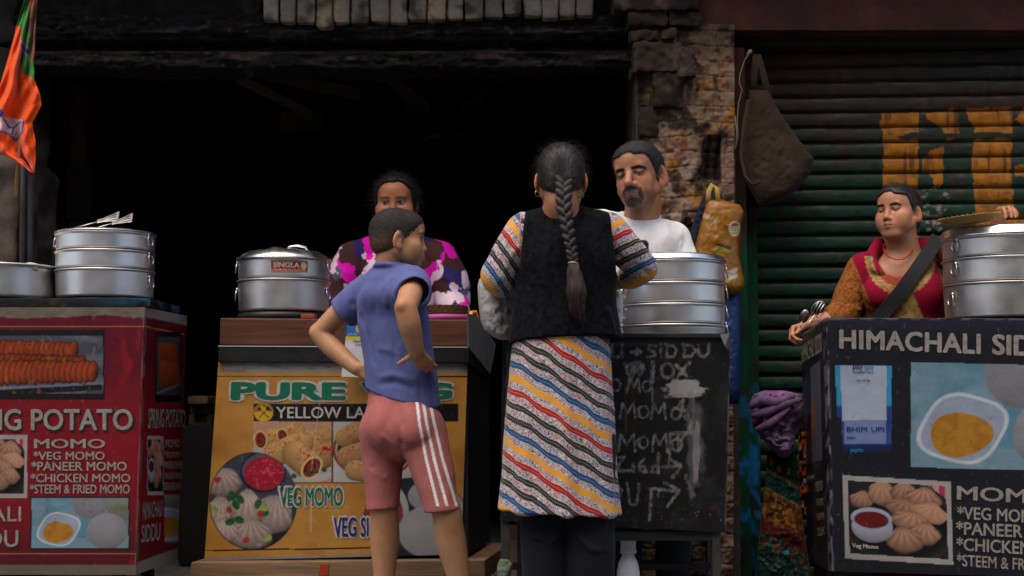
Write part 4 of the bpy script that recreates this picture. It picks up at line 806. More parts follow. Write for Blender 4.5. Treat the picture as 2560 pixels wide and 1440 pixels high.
# ------------------------------------------------------------------ steamers and pots
M_alu = M('brushed_aluminium', (.66, .65, .64), rough=.40, metal=1, var=(7, .10), bump=(300, .10, .0004, (.2, .2, 10)), bump2=(11, .22, .004), roughvar=(9, .07))
M_aluold = M('dull_aluminium', (.56, .55, .53), rough=.44, metal=1, var=(9, .18), bump=(300, .10, .0004, (.2, .2, 10)), bump2=(11, .22, .004), roughvar=(9, .07))
M_lid = M('polished_aluminium', (.68, .68, .68), rough=.27, metal=1, var=(9, .1), roughvar=(20, .06))
M_wire = M('handle_steel', (.5, .5, .49), rough=.3, metal=1)
def steamer(name, label, cxpx, rpx, Yc, ys, lid_top, handles, mat=None, lidkind='flat', base=None):
    """ys: photograph rows of the ring lines from the bottom up, read on the front of the pot; each tier is a part"""
    mat = mat or M_alu
    r = rpx/F*Yc; X = at(cxpx, 800, Yc)[0]; Yf = Yc-r
    z = [float(at(cxpx, y, Yf)[2]) for y in ys]; zt = float(at(cxpx, lid_top, Yf)[2])
    t = thing(name, label, 'steamer', (X, Yc, z[0]), 'aluminium steamers on the stalls')
    for i in range(len(z)-1):
        a, b = z[i], z[i+1]; r0 = r*(.965 if i == 0 else .985); r1 = r*.985
        pr = [(0, a+.001), (r0-.012, a+.001), (r0-.004, a+.003), (r0, a+.009), (r0, a+.011), (r0, a+.014), (r1, b-.014), (r1, b-.011), (r1, b-.0095), (r1+.001, b-.008), (r+.001, b-.006), (r+.0035, b-.003), (r+.0015, b-.0005), (r*.97, b-.0005), (r*.96, a+.012), (0, a+.012)]
        mb = MB(True); mb.lathe(pr, (X, Yc, 0), 96); tier = part('tier', mat, t, mb=mb)
        for ang, yy in handles.get(i, []):
            an = R(ang); hx, hy = X+math.cos(an)*(r1+.001), Yc+math.sin(an)*(r1+.001); zz = (a+b)/2+.012; tv = V(-math.sin(an), math.cos(an), 0); nv = V(math.cos(an), math.sin(an), 0); hb = MB(True); c0 = V(hx, hy, zz)
            s_ = .016; hb.tube([c0+tv*s_*math.cos(q)+nv*(.004+.006*(1-math.sin(q))*.5)+V(0, 0, 1)*(s_*1.25*math.sin(q)-.006) for q in np.linspace(0, 2*math.pi, 20, endpoint=False)], .0026, 6, closed=True)
            hb.obox(c0-tv*.012+V(0, 0, .008), tv*.024, nv*.005, V(0, 0, .012)); part('handle', M_wire, tier, mb=hb)
    b = z[-1]; mb = MB(True)
    if lidkind == 'flat': pr = [(0, zt), (r*.86, zt), (r*.90, zt-.0002), (r*.955, zt-.002), (r*.985, zt-.006), (r*.995, zt-.012), (r+.003, b+.006), (r+.005, b+.003), (r+.004, b+.001), (r*.96, b+.001), (0, b+.001)]
    else: pr = [(0, zt+.006), (r*.5, zt+.003), (r*.78, zt-.004), (r*.90, zt-.014), (r*.955, zt-.024), (r*.985, zt-.030), (r*.985, zt-.036), (r+.004, zt-.040), (r+.006, b+.004), (r+.004, b+.001), (r*.95, b+.001), (0, b+.001)]
    mb.lathe(pr, (X, Yc, 0), 96); lid = part('lid', M_lid, t, mb=mb)
    if lidkind == 'dome':
        hb = MB(True); hb.tube([V(X+.055+dx, Yc-.04, zt+dz) for dx, dz in [(-.04, .0), (-.03, .014), (0, .018), (.03, .012), (.04, -.004)]], .008, 8, flat=.6); part('handle', M('silver_knob', (.6, .6, .62), rough=.25, metal=1), lid, mb=hb)
        hb = MB(True); hb.lathe([(0, .012), (.022, .012), (.03, .004), (.03, -.004)], (X-.03, Yc, zt+.004), 24); part('knob', M('black_plastic', (.012, .012, .013), rough=.4), lid, mb=hb)
    return t, X, Yc, r, z, zt
S1 = steamer('steamer', 'three tier steamer with steel spatulas lying on its lid, on the red stall', 260.5, 122, 5.22, [741, 668, 620, 574], 566, {2: [(-178, 0), (-16, 0)], 1: [(-14, 0)], 0: [(-12, 0)]})
S2 = steamer('steamer', 'domed steamer with a red name sticker and black stove beneath, on the yellow stall', 709, 115, 5.37, [776, 694, 640], 617, {1: [(-170, 0), (-12, 0)], 0: [(-172, 0), (-14, 0)]}, M_aluold, 'dome')
S3 = steamer('steamer', 'four tier steamer on the black stall in front of the man in white', 1683, 130, 4.85, [839, 808, 756, 702, 646], 629, {3: [(-8, 0)], 2: [(-172, 0), (-8, 0)], 1: [(-172, 0), (-8, 0)], 0: [(-8, 0)]})
S4 = steamer('steamer', 'wide dull three tier steamer at the right edge beside the woman in red', 2522, 158, 5.24, [792, 700, 636, 582], 556, {2: [(-158, 0)], 1: [(-160, 0)], 0: [(-166, 0)]}, M_aluold)
# shallow pan at the left edge
Xp = at(10, 700, 5.2)[0]; rp = .185; zb = float(at(10, 741, 5.02)[2]); zp = float(at(10, 655, 5.02)[2])
t = thing('cooking_pan', 'shallow dull pan heaped with pale momos beside the three tier steamer', 'pan', (Xp, 5.2, zb))
mb = MB(True); mb.lathe([(0, zb), (rp*.95, zb), (rp*.97, zb+.008), (rp*.97, zb+.012), (rp*.98, zp-.016), (rp*.98, zp-.012), (rp+.006, zp-.008), (rp+.008, zp-.002), (rp+.002, zp), (rp*.95, zp-.004), (rp*.94, zp-.03), (0, zp-.03)], (Xp, 5.2, 0), 96); part('pan_body', M_aluold, t, mb=mb)
mb = MB(True)
mom = SDF((Xp-.19, 5.02, zp-.05), (Xp+.19, 5.38, zp+.03), .004)
for k in range(34):
    a = rnd.uniform(0, 6.28); rr = .165*math.sqrt(rnd.random()); mom.ell((Xp+rr*math.cos(a), 5.2+rr*math.sin(a), zp-.012+rnd.uniform(-.006, .004)), (.03, .024, .018), rot_frame((math.cos(a*3), math.sin(a*3), .2)), .004)
v, q = mom.mesh(1); part('filling', M('momo_dough', (.62, .52, .36), rough=.5, var=(30, .25), bump=(50, .4, .004)), t, verts=v, quads=q)
# spatulas on the first steamer
for k, (x0, y0, x1, y1) in enumerate([(190, 566, 292, 548), (230, 566, 326, 552)]):
    Yk = 5.10+.05*k; a = at(x0, y0, Yk); a[2] = S1[5]+.003; b_ = at(x1, y1-6, Yk); t = thing('spatula', ['steel spatula with its slotted blade raised, left of two on the steamer lid', 'steel spatula lying flatter, right of two on the steamer lid'][k], 'spatula', tuple(a), 'spatulas on the steamer lid')
    d = nrm(b_-a); sd_ = nrm(nrm(np.cross(d, V(0, 0, 1)))*.8-V(0, 0, .6)); sd_ = nrm(sd_-d*(sd_ @ d)); n_ = np.cross(sd_, d); mb = MB(True); L = np.linalg.norm(b_-a); mb.tube([a, a+d*L*.55], .004, 8, flat=.5); part('handle', M_wire, t, mb=mb)
    mb = MB(); w0, w1 = .008, .028; e = a+d*L*.53
    for j in range(4):
        o_ = (j-1.5)/1.5; p0 = e+d*.012+sd_*o_*w0; p1 = e+d*(L*.47)+sd_*o_*w1; mb.obox(p0-sd_*.0018, p1-p0, sd_*.0036, n_*.003)
    mb.obox(e-sd_*.011, d*.014, sd_*.022, n_*.0035); mb.obox(e+d*(L*.46)-sd_*.031, d*.010, sd_*.062, n_*.0035); part('blade', M('spatula_steel', (.40, .39, .37), rough=.42, metal=1), t, mb=mb)
# name sticker on the domed steamer
P = []; Xc, Yc, r = S2[1], S2[2], S2[3]*.987; z0 = float(at(720, 679, Yc-r)[2]); z1 = float(at(720, 650, Yc-r)[2])
def cyl(px): return math.asin(max(-1, min(1, (at(px, 700, Yc-r)[0]-Xc)/r)))
a0, a1 = cyl(677), cyl(765); nu, nv = 40, 14; v = []; col = []
for j in range(nv):
    for i in range(nu):
        a = a0+(a1-a0)*i/(nu-1); rr = r+.0012; v.append((Xc+rr*math.sin(a), Yc-rr*math.cos(a), z1+(z0-z1)*j/(nv-1)))
        U, W2 = i/(nu-1), j/(nv-1); c = pc(128, 28, 24); 
        if W2 < .1 or U < .02 or U > .98: c = pc(70, 90, 60)
        if (U-.88)**2/.006+(W2-.45)**2/.12 < 1: c = pc(180, 160, 110)
        if W2 > .72 and (i*7+j*3) % 5 < 2 and U < .95: c = pc(190, 150, 120)
        col.append(c)
stk = part('name_sticker', M_print, S2[0], verts=v, quads=grid_quads(nu, nv), col=np.array(col))
tv, tf = text_mesh('SINGLA', .03); lo = tv[:, :2].min(0); hi = tv[:, :2].max(0); U = .06+.70*(tv[:, 0]-lo[0])/(hi[0]-lo[0]); W2 = .18+.46*(1-(tv[:, 1]-lo[1])/(hi[1]-lo[1])); A = a0+(a1-a0)*U; rr = r+.0024
part('lettering', M_txt, stk, verts=np.stack([Xc+rr*np.sin(A), Yc-rr*np.cos(A), z1+(z0-z1)*W2], -1), faces=tf, smooth=False)
# stove under it
t = thing('gas_stove', 'low black stove under the domed steamer on the brown wooden top', 'stove', (Xc, Yc, float(at(709, 795, Yc-.17)[2])))
zb = float(at(709, 796, Yc-.17)[2]); zt = S2[4][0]; mb = MB(True); mb.lathe([(0, zt), (.10, zt), (.155, zt-.001), (.168, zt-.006), (.170, zb), (0, zb)], (Xc, Yc, 0), 64); part('ring', M('stove_black', (.012, .012, .013), rough=.45), t, mb=mb)
mb = MB(); mb.box((Xc+.09, Yc-.178, zb), (Xc+.14, Yc-.10, zb+.016)); part('control', M('stove_red', (.25, .05, .02), rough=.5), t, mb=mb, bevel=.002)
# ------------------------------------------------------------------ figure sculpting
def vnormals(v, q):
    n = np.cross(v[q[:, 2]]-v[q[:, 0]], v[q[:, 3]]-v[q[:, 1]]); N = np.zeros_like(v)
    for k in range(4):
        for a in range(3): N[:, a] += np.bincount(q[:, k], n[:, a], len(v))
    return N/np.maximum(np.linalg.norm(N, axis=1, keepdims=True), 1e-9)
def wrinkle(v, q, amp, sc=(10, 10, 10), seed=0, ridged=True):
    n = fbm(v*np.array(sc), 1, seed, 3)
    d = (1-np.abs(n-.5)*4) if ridged else (n-.5)*2
    return v + vnormals(v, q)*(d*amp)[:, None]
def folds(v, q, lst):
    N = vnormals(v, q); d = np.zeros(len(v))
    for pts, wd, amp in lst:
        pts = np.array(pts, float); m = np.full(len(v), 1e9)
        for a, b in zip(pts[:-1], pts[1:]):
            ab = b-a; t = np.clip(((v-a) @ ab)/max(ab @ ab, 1e-9), 0, 1); m = np.minimum(m, np.linalg.norm(v-a-t[:, None]*ab, axis=1))
        d += amp*np.exp(-(m/wd)**2)
    return v+N*d[:, None]
def cut(S, p, n, rad):            # slice flat on the +n side of p, within a ball
    p = np.array(p, float); n = nrm(n)
    def fn(X, Y, Z):
        pl = -((X-p[0])*n[0]+(Y-p[1])*n[1]+(Z-p[2])*n[2]); bl = np.sqrt((X-p[0])**2+(Y-p[1])**2+(Z-p[2])**2)-rad
        return np.maximum(pl, bl)
    return S.fn(fn, p-rad, p+rad, .002, 'sub')
def project(v):
    v = np.asarray(v, float); d = v-np.array([0, 0, CAM_H]); dep = d @ _FW
    return 1280+F*d[:, 0]/dep, 720-F*(d @ _UP)/dep
class Head:
    def __init__(s, c, fwd, H, roll=0, **kw):
        s.c = np.array(c, float); s.R = rot_frame(fwd, roll=roll); s.k = H/.225; s.kw = kw
    def L(s, *p): return s.c + s.R @ (np.array(p, float)*s.k)
    def loc(s, v): return ((np.asarray(v)-s.c) @ s.R)/s.k
    def sculpt(s, S):
        k = s.k; kw = s.kw; E = lambda c, r, kk=.01, mode='add', Rl=None: S.ell(s.L(*c), np.array(r)*k, s.R if Rl is None else s.R @ Rl, kk*k, mode)
        C = lambda a, b, ra, rb, kk=.01, mode='add': S.cone(s.L(*a), s.L(*b), ra*k, rb*k, kk*k, mode)
        fw = kw.get('fw', 1.0); ck = kw.get('cheek', 1.0); jw = kw.get('jaw', 1.0); ns = kw.get('nose', 1.0)
        E((0, -.016, .030), (.0745, .096, .083)); E((0, .020, -.012), (.0625*fw, .066, .088), .02)
        E((0, .045, .045), (.056, .045, .045), .03)
        for sx in (-1, 1):
            C((sx*.053*jw, -.002, -.052), (sx*.022, .058, -.094), .018, .015, .022)
            E((sx*.040*fw, .048, -.026), (.026*ck, .026*ck, .022*ck), .022)
            E((sx*.033*fw, .050, -.055), (.026*ck, .024*ck, .026*ck), .03)
        E((0, .066, -.096), (.021*jw, .017, .016), .018)
        C((-.036, .073, .019), (.036, .073, .019), .0115, .0115, .012)
        for sx in (-1, 1):
            E((sx*.032, .090, -.001), (.0175, .015, .0115), .012, 'sub'); E((sx*.0315, .0685, -.001), (.0145, .0145, .0125), .003)
            C((sx*.018, .0835, .0075), (sx*.045, .074, .0065), .0035, .003, .006)
        C((0, .080, .010), (0, .100*(.6+.4*ns), -.034), .0075*ns, .0105*ns, .012); E((0, .098*(.75+.25*ns), -.036), (.0115*ns, .012*ns, .0095), .006)
        for sx in (-1, 1): E((sx*.0125*ns, .088, -.039), (.0085, .0105, .0078), .006); 
        for sx in (-1, 1): E((sx*.006, .098, -.0465), (.0035, .005, .003), .002, 'sub')
        E((0, .073, -.064), (.028, .020, .022), .018)
        for sx in (-1, 1):
            C((0, .0925, -.0605), (sx*.021, .079, -.0665), .0058, .0028, .005); C((0, .0905, -.0725), (sx*.019, .079, -.0675), .0066, .003, .005)
        for sx in (-1, 1): C((0, .100, -.0665), (sx*.022, .084, -.0672), .0018, .0012, .002, 'sub')
        es = kw.get('ear', 1.12)
        if not kw.get('noears'):
            for sx in (-1, 1):
                a = R(25)*sx; Rl = np.array([[math.cos(a), -math.sin(a), 0], [math.sin(a), math.cos(a), 0], [0, 0, 1]])
                t = R(-12); Rt = np.array([[1, 0, 0], [0, math.cos(t), -math.sin(t)], [0, math.sin(t), math.cos(t)]])
                E((sx*.078, -.012, -.012), (.0075, .0185*es, .031*es), .006, 'add', Rl @ Rt); E((sx*.075, -.004, -.012-.022*es), (.007, .010*es, .012*es), .006, 'add', Rl)
                E((sx*.0880, -.008, -.010), (.0075, .0105*es, .020*es), .004, 'sub', Rl @ Rt)
                E((sx*.079, -.001, -.016), (.004, .005, .007), .003, 'add', Rl)
    def colour(s, v, base, eye='open', lip=(.30, .11, .09), brow=1.0, gaze=(0, 0), hairline=None, haircol=(.015, .012, .011), flush=.25, beard=None):
        p = s.loc(v); x, y, z = p[:, 0], p[:, 1], p[:, 2]; base = np.array(base); c = np.tile(base, (len(v), 1))
        near = sst(.20, .16, np.linalg.norm(p, axis=1)); front = sst(.02, .05, y)*near; ax = np.abs(x)
        c = mixc(c, base*[1.25, .80, .70], near*flush*(np.exp(-((ax-.042)/.018)**2-((z+.03)/.02)**2)*(y > .02)+.8*np.exp(-(x/.014)**2-((z+.036)/.012)**2)*(y > .08)))
        c = mixc(c, base*[1.15, .72, .62], near*sst(.068, .076, ax)*(np.abs(z+.012) < .05)*.45*(y < .02))
        c = mixc(c, base*[.62, .55, .52], front*np.exp(-((ax-.032)/.019)**2-((z+.002)/.012)**2)*.55)
        # brows
        zb = s.kw.get('browz', .0175)+s.kw.get('arc', .004)*sst(.012, .034, ax)-.007*sst(.036, .056, ax); c = mixc(c, haircol, front*brow*.9*sst(.0064, .0036, np.abs(z-zb))*sst(.009, .014, ax)*sst(.056, .048, ax))
        # eyes
        ex = (ax-.0315)
        if eye == 'open':
            o = np.hypot(ex/.0160, (z+.001)/.0072); c = mixc(c, [.30, .26, .23], front*sst(1.05, .85, o)); g = x-np.sign(x)*.0315-gaze[0]
            c = mixc(c, [.02, .012, .008], front*sst(.0072, .0055, np.hypot(g, z-.0005-gaze[1]))*sst(1.15, 1.0, o))
            c = mixc(c, [.02, .014, .012], front*sst(.0026, .0012, np.abs(z-.0065+ex*ex*20))*(np.abs(ex) < .0165))
            c = mixc(c, base*.5, front*.5*sst(.002, .0008, np.abs(z+.0075-ex*ex*16))*(np.abs(ex) < .014))
        else:
            zl = -.0042+ex*ex*14; g = x-np.sign(x)*.0315-gaze[0]; c = mixc(c, [.20, .16, .14], front*.9*sst(.0030, .0018, np.abs(z-zl+.0022))*sst(.0135, .011, np.abs(ex))); c = mixc(c, [.018, .012, .01], front*.95*sst(.0030, .0018, np.abs(z-zl+.0020))*sst(.0068, .005, np.abs(g))); c = mixc(c, [.02, .014, .012], front*.95*sst(.0028, .0014, np.abs(z-zl-.0012))*(np.abs(ex) < .0165))
            c = mixc(c, base*.55, front*.6*sst(.0018, .0006, np.abs(z-.0085+ex*ex*14))*(np.abs(ex) < .016)); c = mixc(c, base*1.12, front*.5*np.exp(-(ex/.011)**2-((z-.001)/.0035)**2))
        # lips
        lz = np.where(z > -.0667, (z+.0667)/.0085, (-.0667-z)/.0105); lm = sst(1.0, .75, np.hypot(ax/.0235, lz))*(y > .068); c = mixc(c, lip, near*lm*.85); c = mixc(c, np.array(lip)*.3, near*sst(.0016, .0006, np.abs(z+.0667))*(ax < .021)*(y > .07)*.8)
        for sx in (-1, 1): c = mixc(c, base*.25, near*sst(.004, .002, np.hypot(x-sx*.006, z+.0455))*(y > .085))
        if beard: c = beard(c, x, y, z, near)
        if hairline is not None: c = mixc(c, haircol, hairline(x, y, z)*near*sst(.083, .078, ax))
        return c
def hand(S, W, d, t, hint, sc=1.0, curls=((.3, .5, .3),)*4, thumb=(.6, .3, .5), spread=.05, k=.004):
    """W wrist, d towards the knuckles, t towards the thumb side, hint roughly out of the palm"""
    W = np.array(W, float); d = nrm(d); t = nrm(np.array(t, float)-d*(np.array(t, float) @ d)); n = np.cross(d, t)
    if n @ np.array(hint, float) < 0: n = -n
    lat = [.028, .009, -.010, -.027]; fwd_ = [.086, .090, .085, .075]; ln = [1.0, 1.1, 1.02, .8]; joints = []
    for i in range(4):
        kn = W+d*fwd_[i]*sc+t*lat[i]*sc
        S.cone(W+t*lat[i]*.55*sc+d*.005, kn, .0125*sc, .0105*sc, .012*sc, flat=(n, .95))
        a = 0; p = kn; dd0 = nrm(d+t*(lat[i]*spread*40*.25)); rr = [.0098, .0086, .0078, .0068]; ch = [kn]
        for j, (L_, cu) in enumerate(zip((.042, .026, .021), curls[i])):
            a += cu; dr = dd0*math.cos(a)+n*math.sin(a); p2 = p+dr*L_*ln[i]*sc; S.cone(p, p2, rr[j]*sc, rr[j+1]*sc, k*sc); p = p2; ch.append(p)
        joints.append(ch)
    a0, bend, out = thumb; p = W+d*.022*sc+t*.020*sc+n*.006*sc; dr = nrm(d*math.cos(a0)+t*math.sin(a0)+n*out); S.cone(W+d*.01*sc+t*.008*sc, p+dr*.028*sc, .015*sc, .0125*sc, .014*sc)
    p = p+dr*.028*sc; ch = [p]
    for L_, r0, r1 in ((.032, .0115, .0098), (.026, .0098, .0078)):
        p2 = p+dr*L_*sc; S.cone(p, p2, r0*sc, r1*sc, k*sc); p = p2; ch.append(p); dr = nrm(dr*math.cos(bend)+(d*.5+n*.5)*math.sin(bend))
    joints.append(ch); return joints
def M_skin(name, rough=.52):
    return M(name, attr=True, rough=rough, var=(45, .10), bump=(420, .12, .0008), spec=.4, sss=.08)
def hairmat(name, col, rough=.38, freq=(90, 4), amt=.75):
    if name in MATS: return MATS[name]
    m = M(name, col, rough=rough, spec=.35); nt = m.node_tree; b = nt.nodes['Principled BSDF']
    u = nt.nodes.new('ShaderNodeAttribute'); u.attribute_name = 'hu'; v = nt.nodes.new('ShaderNodeAttribute'); v.attribute_name = 'hv'
    cb = nt.nodes.new('ShaderNodeCombineXYZ'); m1 = nt.nodes.new('ShaderNodeMath'); m1.operation = 'MULTIPLY'; m1.inputs[1].default_value = freq[0]; m2 = nt.nodes.new('ShaderNodeMath'); m2.operation = 'MULTIPLY'; m2.inputs[1].default_value = freq[1]
    nt.links.new(u.outputs['Fac'], m1.inputs[0]); nt.links.new(v.outputs['Fac'], m2.inputs[0]); nt.links.new(m1.outputs[0], cb.inputs[0]); nt.links.new(m2.outputs[0], cb.inputs[1])
    n = nt.nodes.new('ShaderNodeTexNoise'); n.inputs['Scale'].default_value = 1; n.inputs['Detail'].default_value = 6; nt.links.new(cb.outputs[0], n.inputs[0])
    bn = nt.nodes.new('ShaderNodeBump'); bn.inputs['Strength'].default_value = .8; bn.inputs['Distance'].default_value = .004; nt.links.new(n.outputs[0], bn.inputs['Height']); nt.links.new(bn.outputs[0], b.inputs['Normal'])
    rp = nt.nodes.new('ShaderNodeValToRGB'); e = rp.color_ramp.elements; e[0].position = .3; e[1].position = .72; c = np.array(col); e[0].color = (*(c*(1-amt)), 1); e[1].color = (*(c*(1+amt*1.6)), 1)
    nt.links.new(n.outputs[0], rp.inputs[0]); nt.links.new(rp.outputs[0], b.inputs['Base Color']); return m
def cloth(name, c=None, attr=False, rough=.85, sc=700, st=.25, var=(14, .12), sheen=.04):
    return M(name, c or (.5, .5, .5), rough=rough, attr=attr, var=var, bump=(sc, st, .0008), bump2=(26, .25, .006), sheen=sheen, spec=.12)
def ribbon(path, half, nrms, thick=.003):      # flat strap following a path
    mb = MB(True); P = np.array(path, float); n = len(P); v = []
    for i in range(n):
        t = nrm(P[min(i+1, n-1)]-P[max(i-1, 0)]); nn = nrm(nrms[i]); s_ = nrm(np.cross(t, nn)); v += [P[i]-s_*half, P[i]+s_*half, P[i]+s_*half+nn*thick, P[i]-s_*half+nn*thick]
    f = []
    for i in range(n-1):
        for a, b in ((0, 1), (1, 2), (2, 3), (3, 0)): f.append((i*4+a, i*4+b, (i+1)*4+b, (i+1)*4+a))
    f += [(0, 3, 2, 1), ((n-1)*4, (n-1)*4+1, (n-1)*4+2, (n-1)*4+3)]; mb.add(v, f); mb.smooth = False; return mb
def snap(v, q, x, y, off=.002):                # where the line of sight through (x, y) meets a sculpted surface, and its normal
    N = vnormals(v, q); px, py = project(v); dep = v[:, 1]; out = []; nn = []
    for a, b in zip(x, y):
        d = np.hypot(px-a, py-b); i = np.argsort(d)[:60]; i = i[d[i] < max(6, d[i[0]]+4)]; j = i[np.argmin(dep[i])]
        out.append(at(a, b, v[j, 1])+N[j]*off); nn.append(N[j])
    return np.array(out), np.array(nn)
def strands(name, mat, parent, roots, dirs, length, r=.0004, curl=.3, seed=0, sag=.0, n=5):
    rs = random.Random(seed); mb = MB(True)
    for p, d in zip(roots, dirs):
        p = np.array(p, float); d = nrm(d); L_ = length*rs.uniform(.5, 1.3); pts = [p]; w = V(rs.uniform(-1, 1), rs.uniform(-1, 1), rs.uniform(-1, 1))*curl
        for i in range(n): d = nrm(d+w/n+V(0, 0, -sag/n)); pts.append(pts[-1]+d*L_/n)
        mb.tube(pts, [r]*(n)+[r*.3], 3)
    return part(name, mat, parent, mb=mb, kind='stuff')

def hair_base(H, hd, off):        # the skull and brow of this head, grown by the thickness of the hair
    k = hd.k; fw = hd.kw.get('fw', 1.0)
    H.ell(hd.L(0, -.016, .030), np.array([.0745, .096, .083])*k, hd.R); H.ell(hd.L(0, .020, -.012), np.array([.0625*fw, .066, .088])*k, hd.R, .02*k); H.ell(hd.L(0, .045, .045), np.array([.056, .045, .045])*k, hd.R, .03*k); H.d -= off*k
def hair_taper(H, hd, lim, off, fade=.03, rag=.012):   # hair thins away towards the hairline, which is ragged
    n = H.n; X = (H.lo[0]+np.arange(n[0])*H.h)[:, None, None]; Y = (H.lo[1]+np.arange(n[1])*H.h)[None, :, None]; Z = (H.lo[2]+np.arange(n[2])*H.h)[None, None, :]
    x, y, z = [((X-hd.c[0])*hd.R[0, i]+(Y-hd.c[1])*hd.R[1, i]+(Z-hd.c[2])*hd.R[2, i])/hd.k for i in range(3)]
    P = np.stack([x+0*y, y+0*x, z+0*x], -1) if False else np.stack(np.broadcast_arrays(x, y, z), -1)
    L = lim(x, y)-.45*fade+(vn3(P, 95, 5)-.5)*rag; H.d += (off*1.25*hd.k*(1-sst(0, fade, z-L))+.03*sst(.004, -.012, z-L)).astype(np.float32)
def ear_gap(H, hd, grow=.006):    # keep the hair clear of the ears
    for sx in (-1, 1): H.ell(hd.L(sx*.084, -.010, -.014), (np.array([.016, .021, .036])+grow*.5)*hd.k, hd.R, .006, 'sub')

def fuzz(name, mat, parent, hd, hv, hq, n, length, flow, r=.0003, seed=0, lift=.25, jit=.25, segs=2):
    """short hairs lying along the head: flow(local point) gives the combing direction in head axes"""
    rs = np.random.RandomState(seed); N = vnormals(hv, hq); idx = rs.choice(len(hv), n, replace=n > len(hv)); vs = []; fs = []; k = 0
    for i in idx:
        nn = N[i]; d = hd.R @ np.array(flow(hd.loc(hv[i])), float); d = d-nn*(d @ nn); d = nrm(d+rs.normal(0, jit, 3)*.6); d = nrm(d+nn*lift); L_ = length*rs.uniform(.6, 1.3)
        p = hv[i]-nn*.001+rs.normal(0, .0012, 3); s1 = nrm(np.cross(d, nn+V(.01, .02, .03))); pts = []
        for j in range(segs+1):
            t = j/segs; q_ = p+d*L_*t-nn*lift*L_*t*t*.7; w_ = r*(1-.8*t); vs += [q_-s1*w_, q_+s1*w_, q_+nn*w_*1.5]
        for j in range(segs):
            b = k+j*3
            for a, c in ((0, 1), (1, 2), (2, 0)): fs.append((b+a, b+c, b+c+3, b+a+3))
        k += (segs+1)*3
    return part(name, mat, parent, verts=np.array(vs), quads=np.array(fs), kind='stuff')
# ================================================================== the boy
A = at
tf = nrm(V(.57, .82, 0)); tr = V(tf[1], -tf[0], 0)
boy = thing('person', 'boy in blue t-shirt and pink striped shorts standing with hands on hips, back turned', 'person', (A(1020, 1000, 4.75)[0], 4.76, 0))
hd = Head(A(998, 597, 4.75), (.985, .17, -.02), .200, fw=1.0, cheek=1.08, nose=.85, jaw=.95, ear=1.14)
S = SDF((A(760, 600, 4.9)[0]-.01, 4.36, -.002), (A(1185, 600, 4.7)[0]+.02, 5.02, A(990, 505, 4.75)[2]+.01), .0027)
hd.sculpt(S)
S.chain([hd.L(0, -.022, -.03), hd.L(-.004, -.035, -.085), A(985, 690, 4.77)], [.050, .043, .055], .02)
S.chain([A(978, 745, 4.76), A(992, 830, 4.76), A(1003, 930, 4.76), A(1005, 1040, 4.76)], [.085, .095, .085, .10], .03, flat=(tf, .7))
# left arm (far side), hand behind the waist
sl, el, wl = A(907, 735, 4.85), A(799, 832, 4.90), A(893, 922, 4.83)
S.chain([sl, A(850, 783, 4.88), el], [.040, .037, .031], .02); S.chain([el, A(830, 868, 4.88), wl], [.032, .033, .0225], .008); S.ell(A(787, 828, 4.905), (.016, .016, .018), None, .015)
hand(S, wl, A(935, 938, 4.79)-wl, V(0, -.2, 1), V(.2, .9, 0), .80, ((.3, .3, .2),)*4, (.5, .2, .2))
# right arm, elbow towards us
sr, er, wr = A(1030, 708, 4.67), A(1014, 770, 4.525), A(1041, 878, 4.565)
S.chain([sr, A(1026, 735, 4.60), er], [.040, .037, .033], .02); S.chain([er, A(1024, 812, 4.53), wr], [.033, .0345, .0235], .008); S.ell(A(1003, 764, 4.50), (.014, .014, .016), None, .014)
hand(S, wr, A(1071, 925, 4.64)-wr, V(-1, .1, -.15), V(-.2, 1, 0), .80, ((.25, .5, .3), (.2, .45, .3), (.15, .4, .3), (.1, .4, .3)), (1.15, -.25, .1), .06)
# legs
S.chain([A(960, 1060, 4.77), A(958, 1180, 4.78), A(960, 1262, 4.79), A(962, 1345, 4.815), A(961, 1440, 4.82), A(962, 1508, 4.83)], [.062, .050, .044, .0475, .034, .028], .02)
S.chain([A(1048, 1060, 4.72), A(1085, 1180, 4.69), A(1113, 1265, 4.67), A(1127, 1350, 4.69), A(1148, 1445, 4.70), A(1162, 1512, 4.71)], [.064, .052, .045, .0475, .036, .028], .02)
for px, Yk in ((962, 4.83), (1163, 4.71)):
    a = A(px, 1505, Yk); g = V(a[0], Yk, .032); S.chain([V(*a)-V(0, 0, .02), g+tf*.0, g+tf*.09+V(0, 0, -.006), g+tf*.15+V(0, 0, -.012)], [.028, .032, .030, .020], .015)
v, q = S.mesh(2)
BS_ = np.array(lin((178, 130, 94))*.84)
def hairlim(x, y):
    return np.where(y < -.012, -.066+.034*np.clip((y+.085)/.07, 0, 1), -.030+.038*np.clip((y+.012)/.030, 0, 1)+.055*np.clip((y-.022)/.055, 0, 1))
def hl(x, y, z): return sst(-.014, .004, z-hairlim(x, y))
c = hd.colour(v, BS_, 'open', lip=(.36, .15, .13), brow=.8, hairline=lambda x, y, z: hl(x, y, z)*(.72+.2*sst(.0, .05, z)), haircol=(.018, .014, .013), gaze=(.004, 0))
pl = hd.loc(v); c = mixc(c, BS_*[1.1, .72, .6], sst(.05, .03, np.linalg.norm(v-np.array(A(1014, 770, 4.5)), axis=1))*.25); c = mixc(c, BS_*[1.1, .72, .6], sst(.04, .02, np.linalg.norm(v-np.array(A(785, 828, 4.9)), axis=1))*.3)
part('body', M_skin('boy_skin'), boy, verts=v, quads=q, col=c)
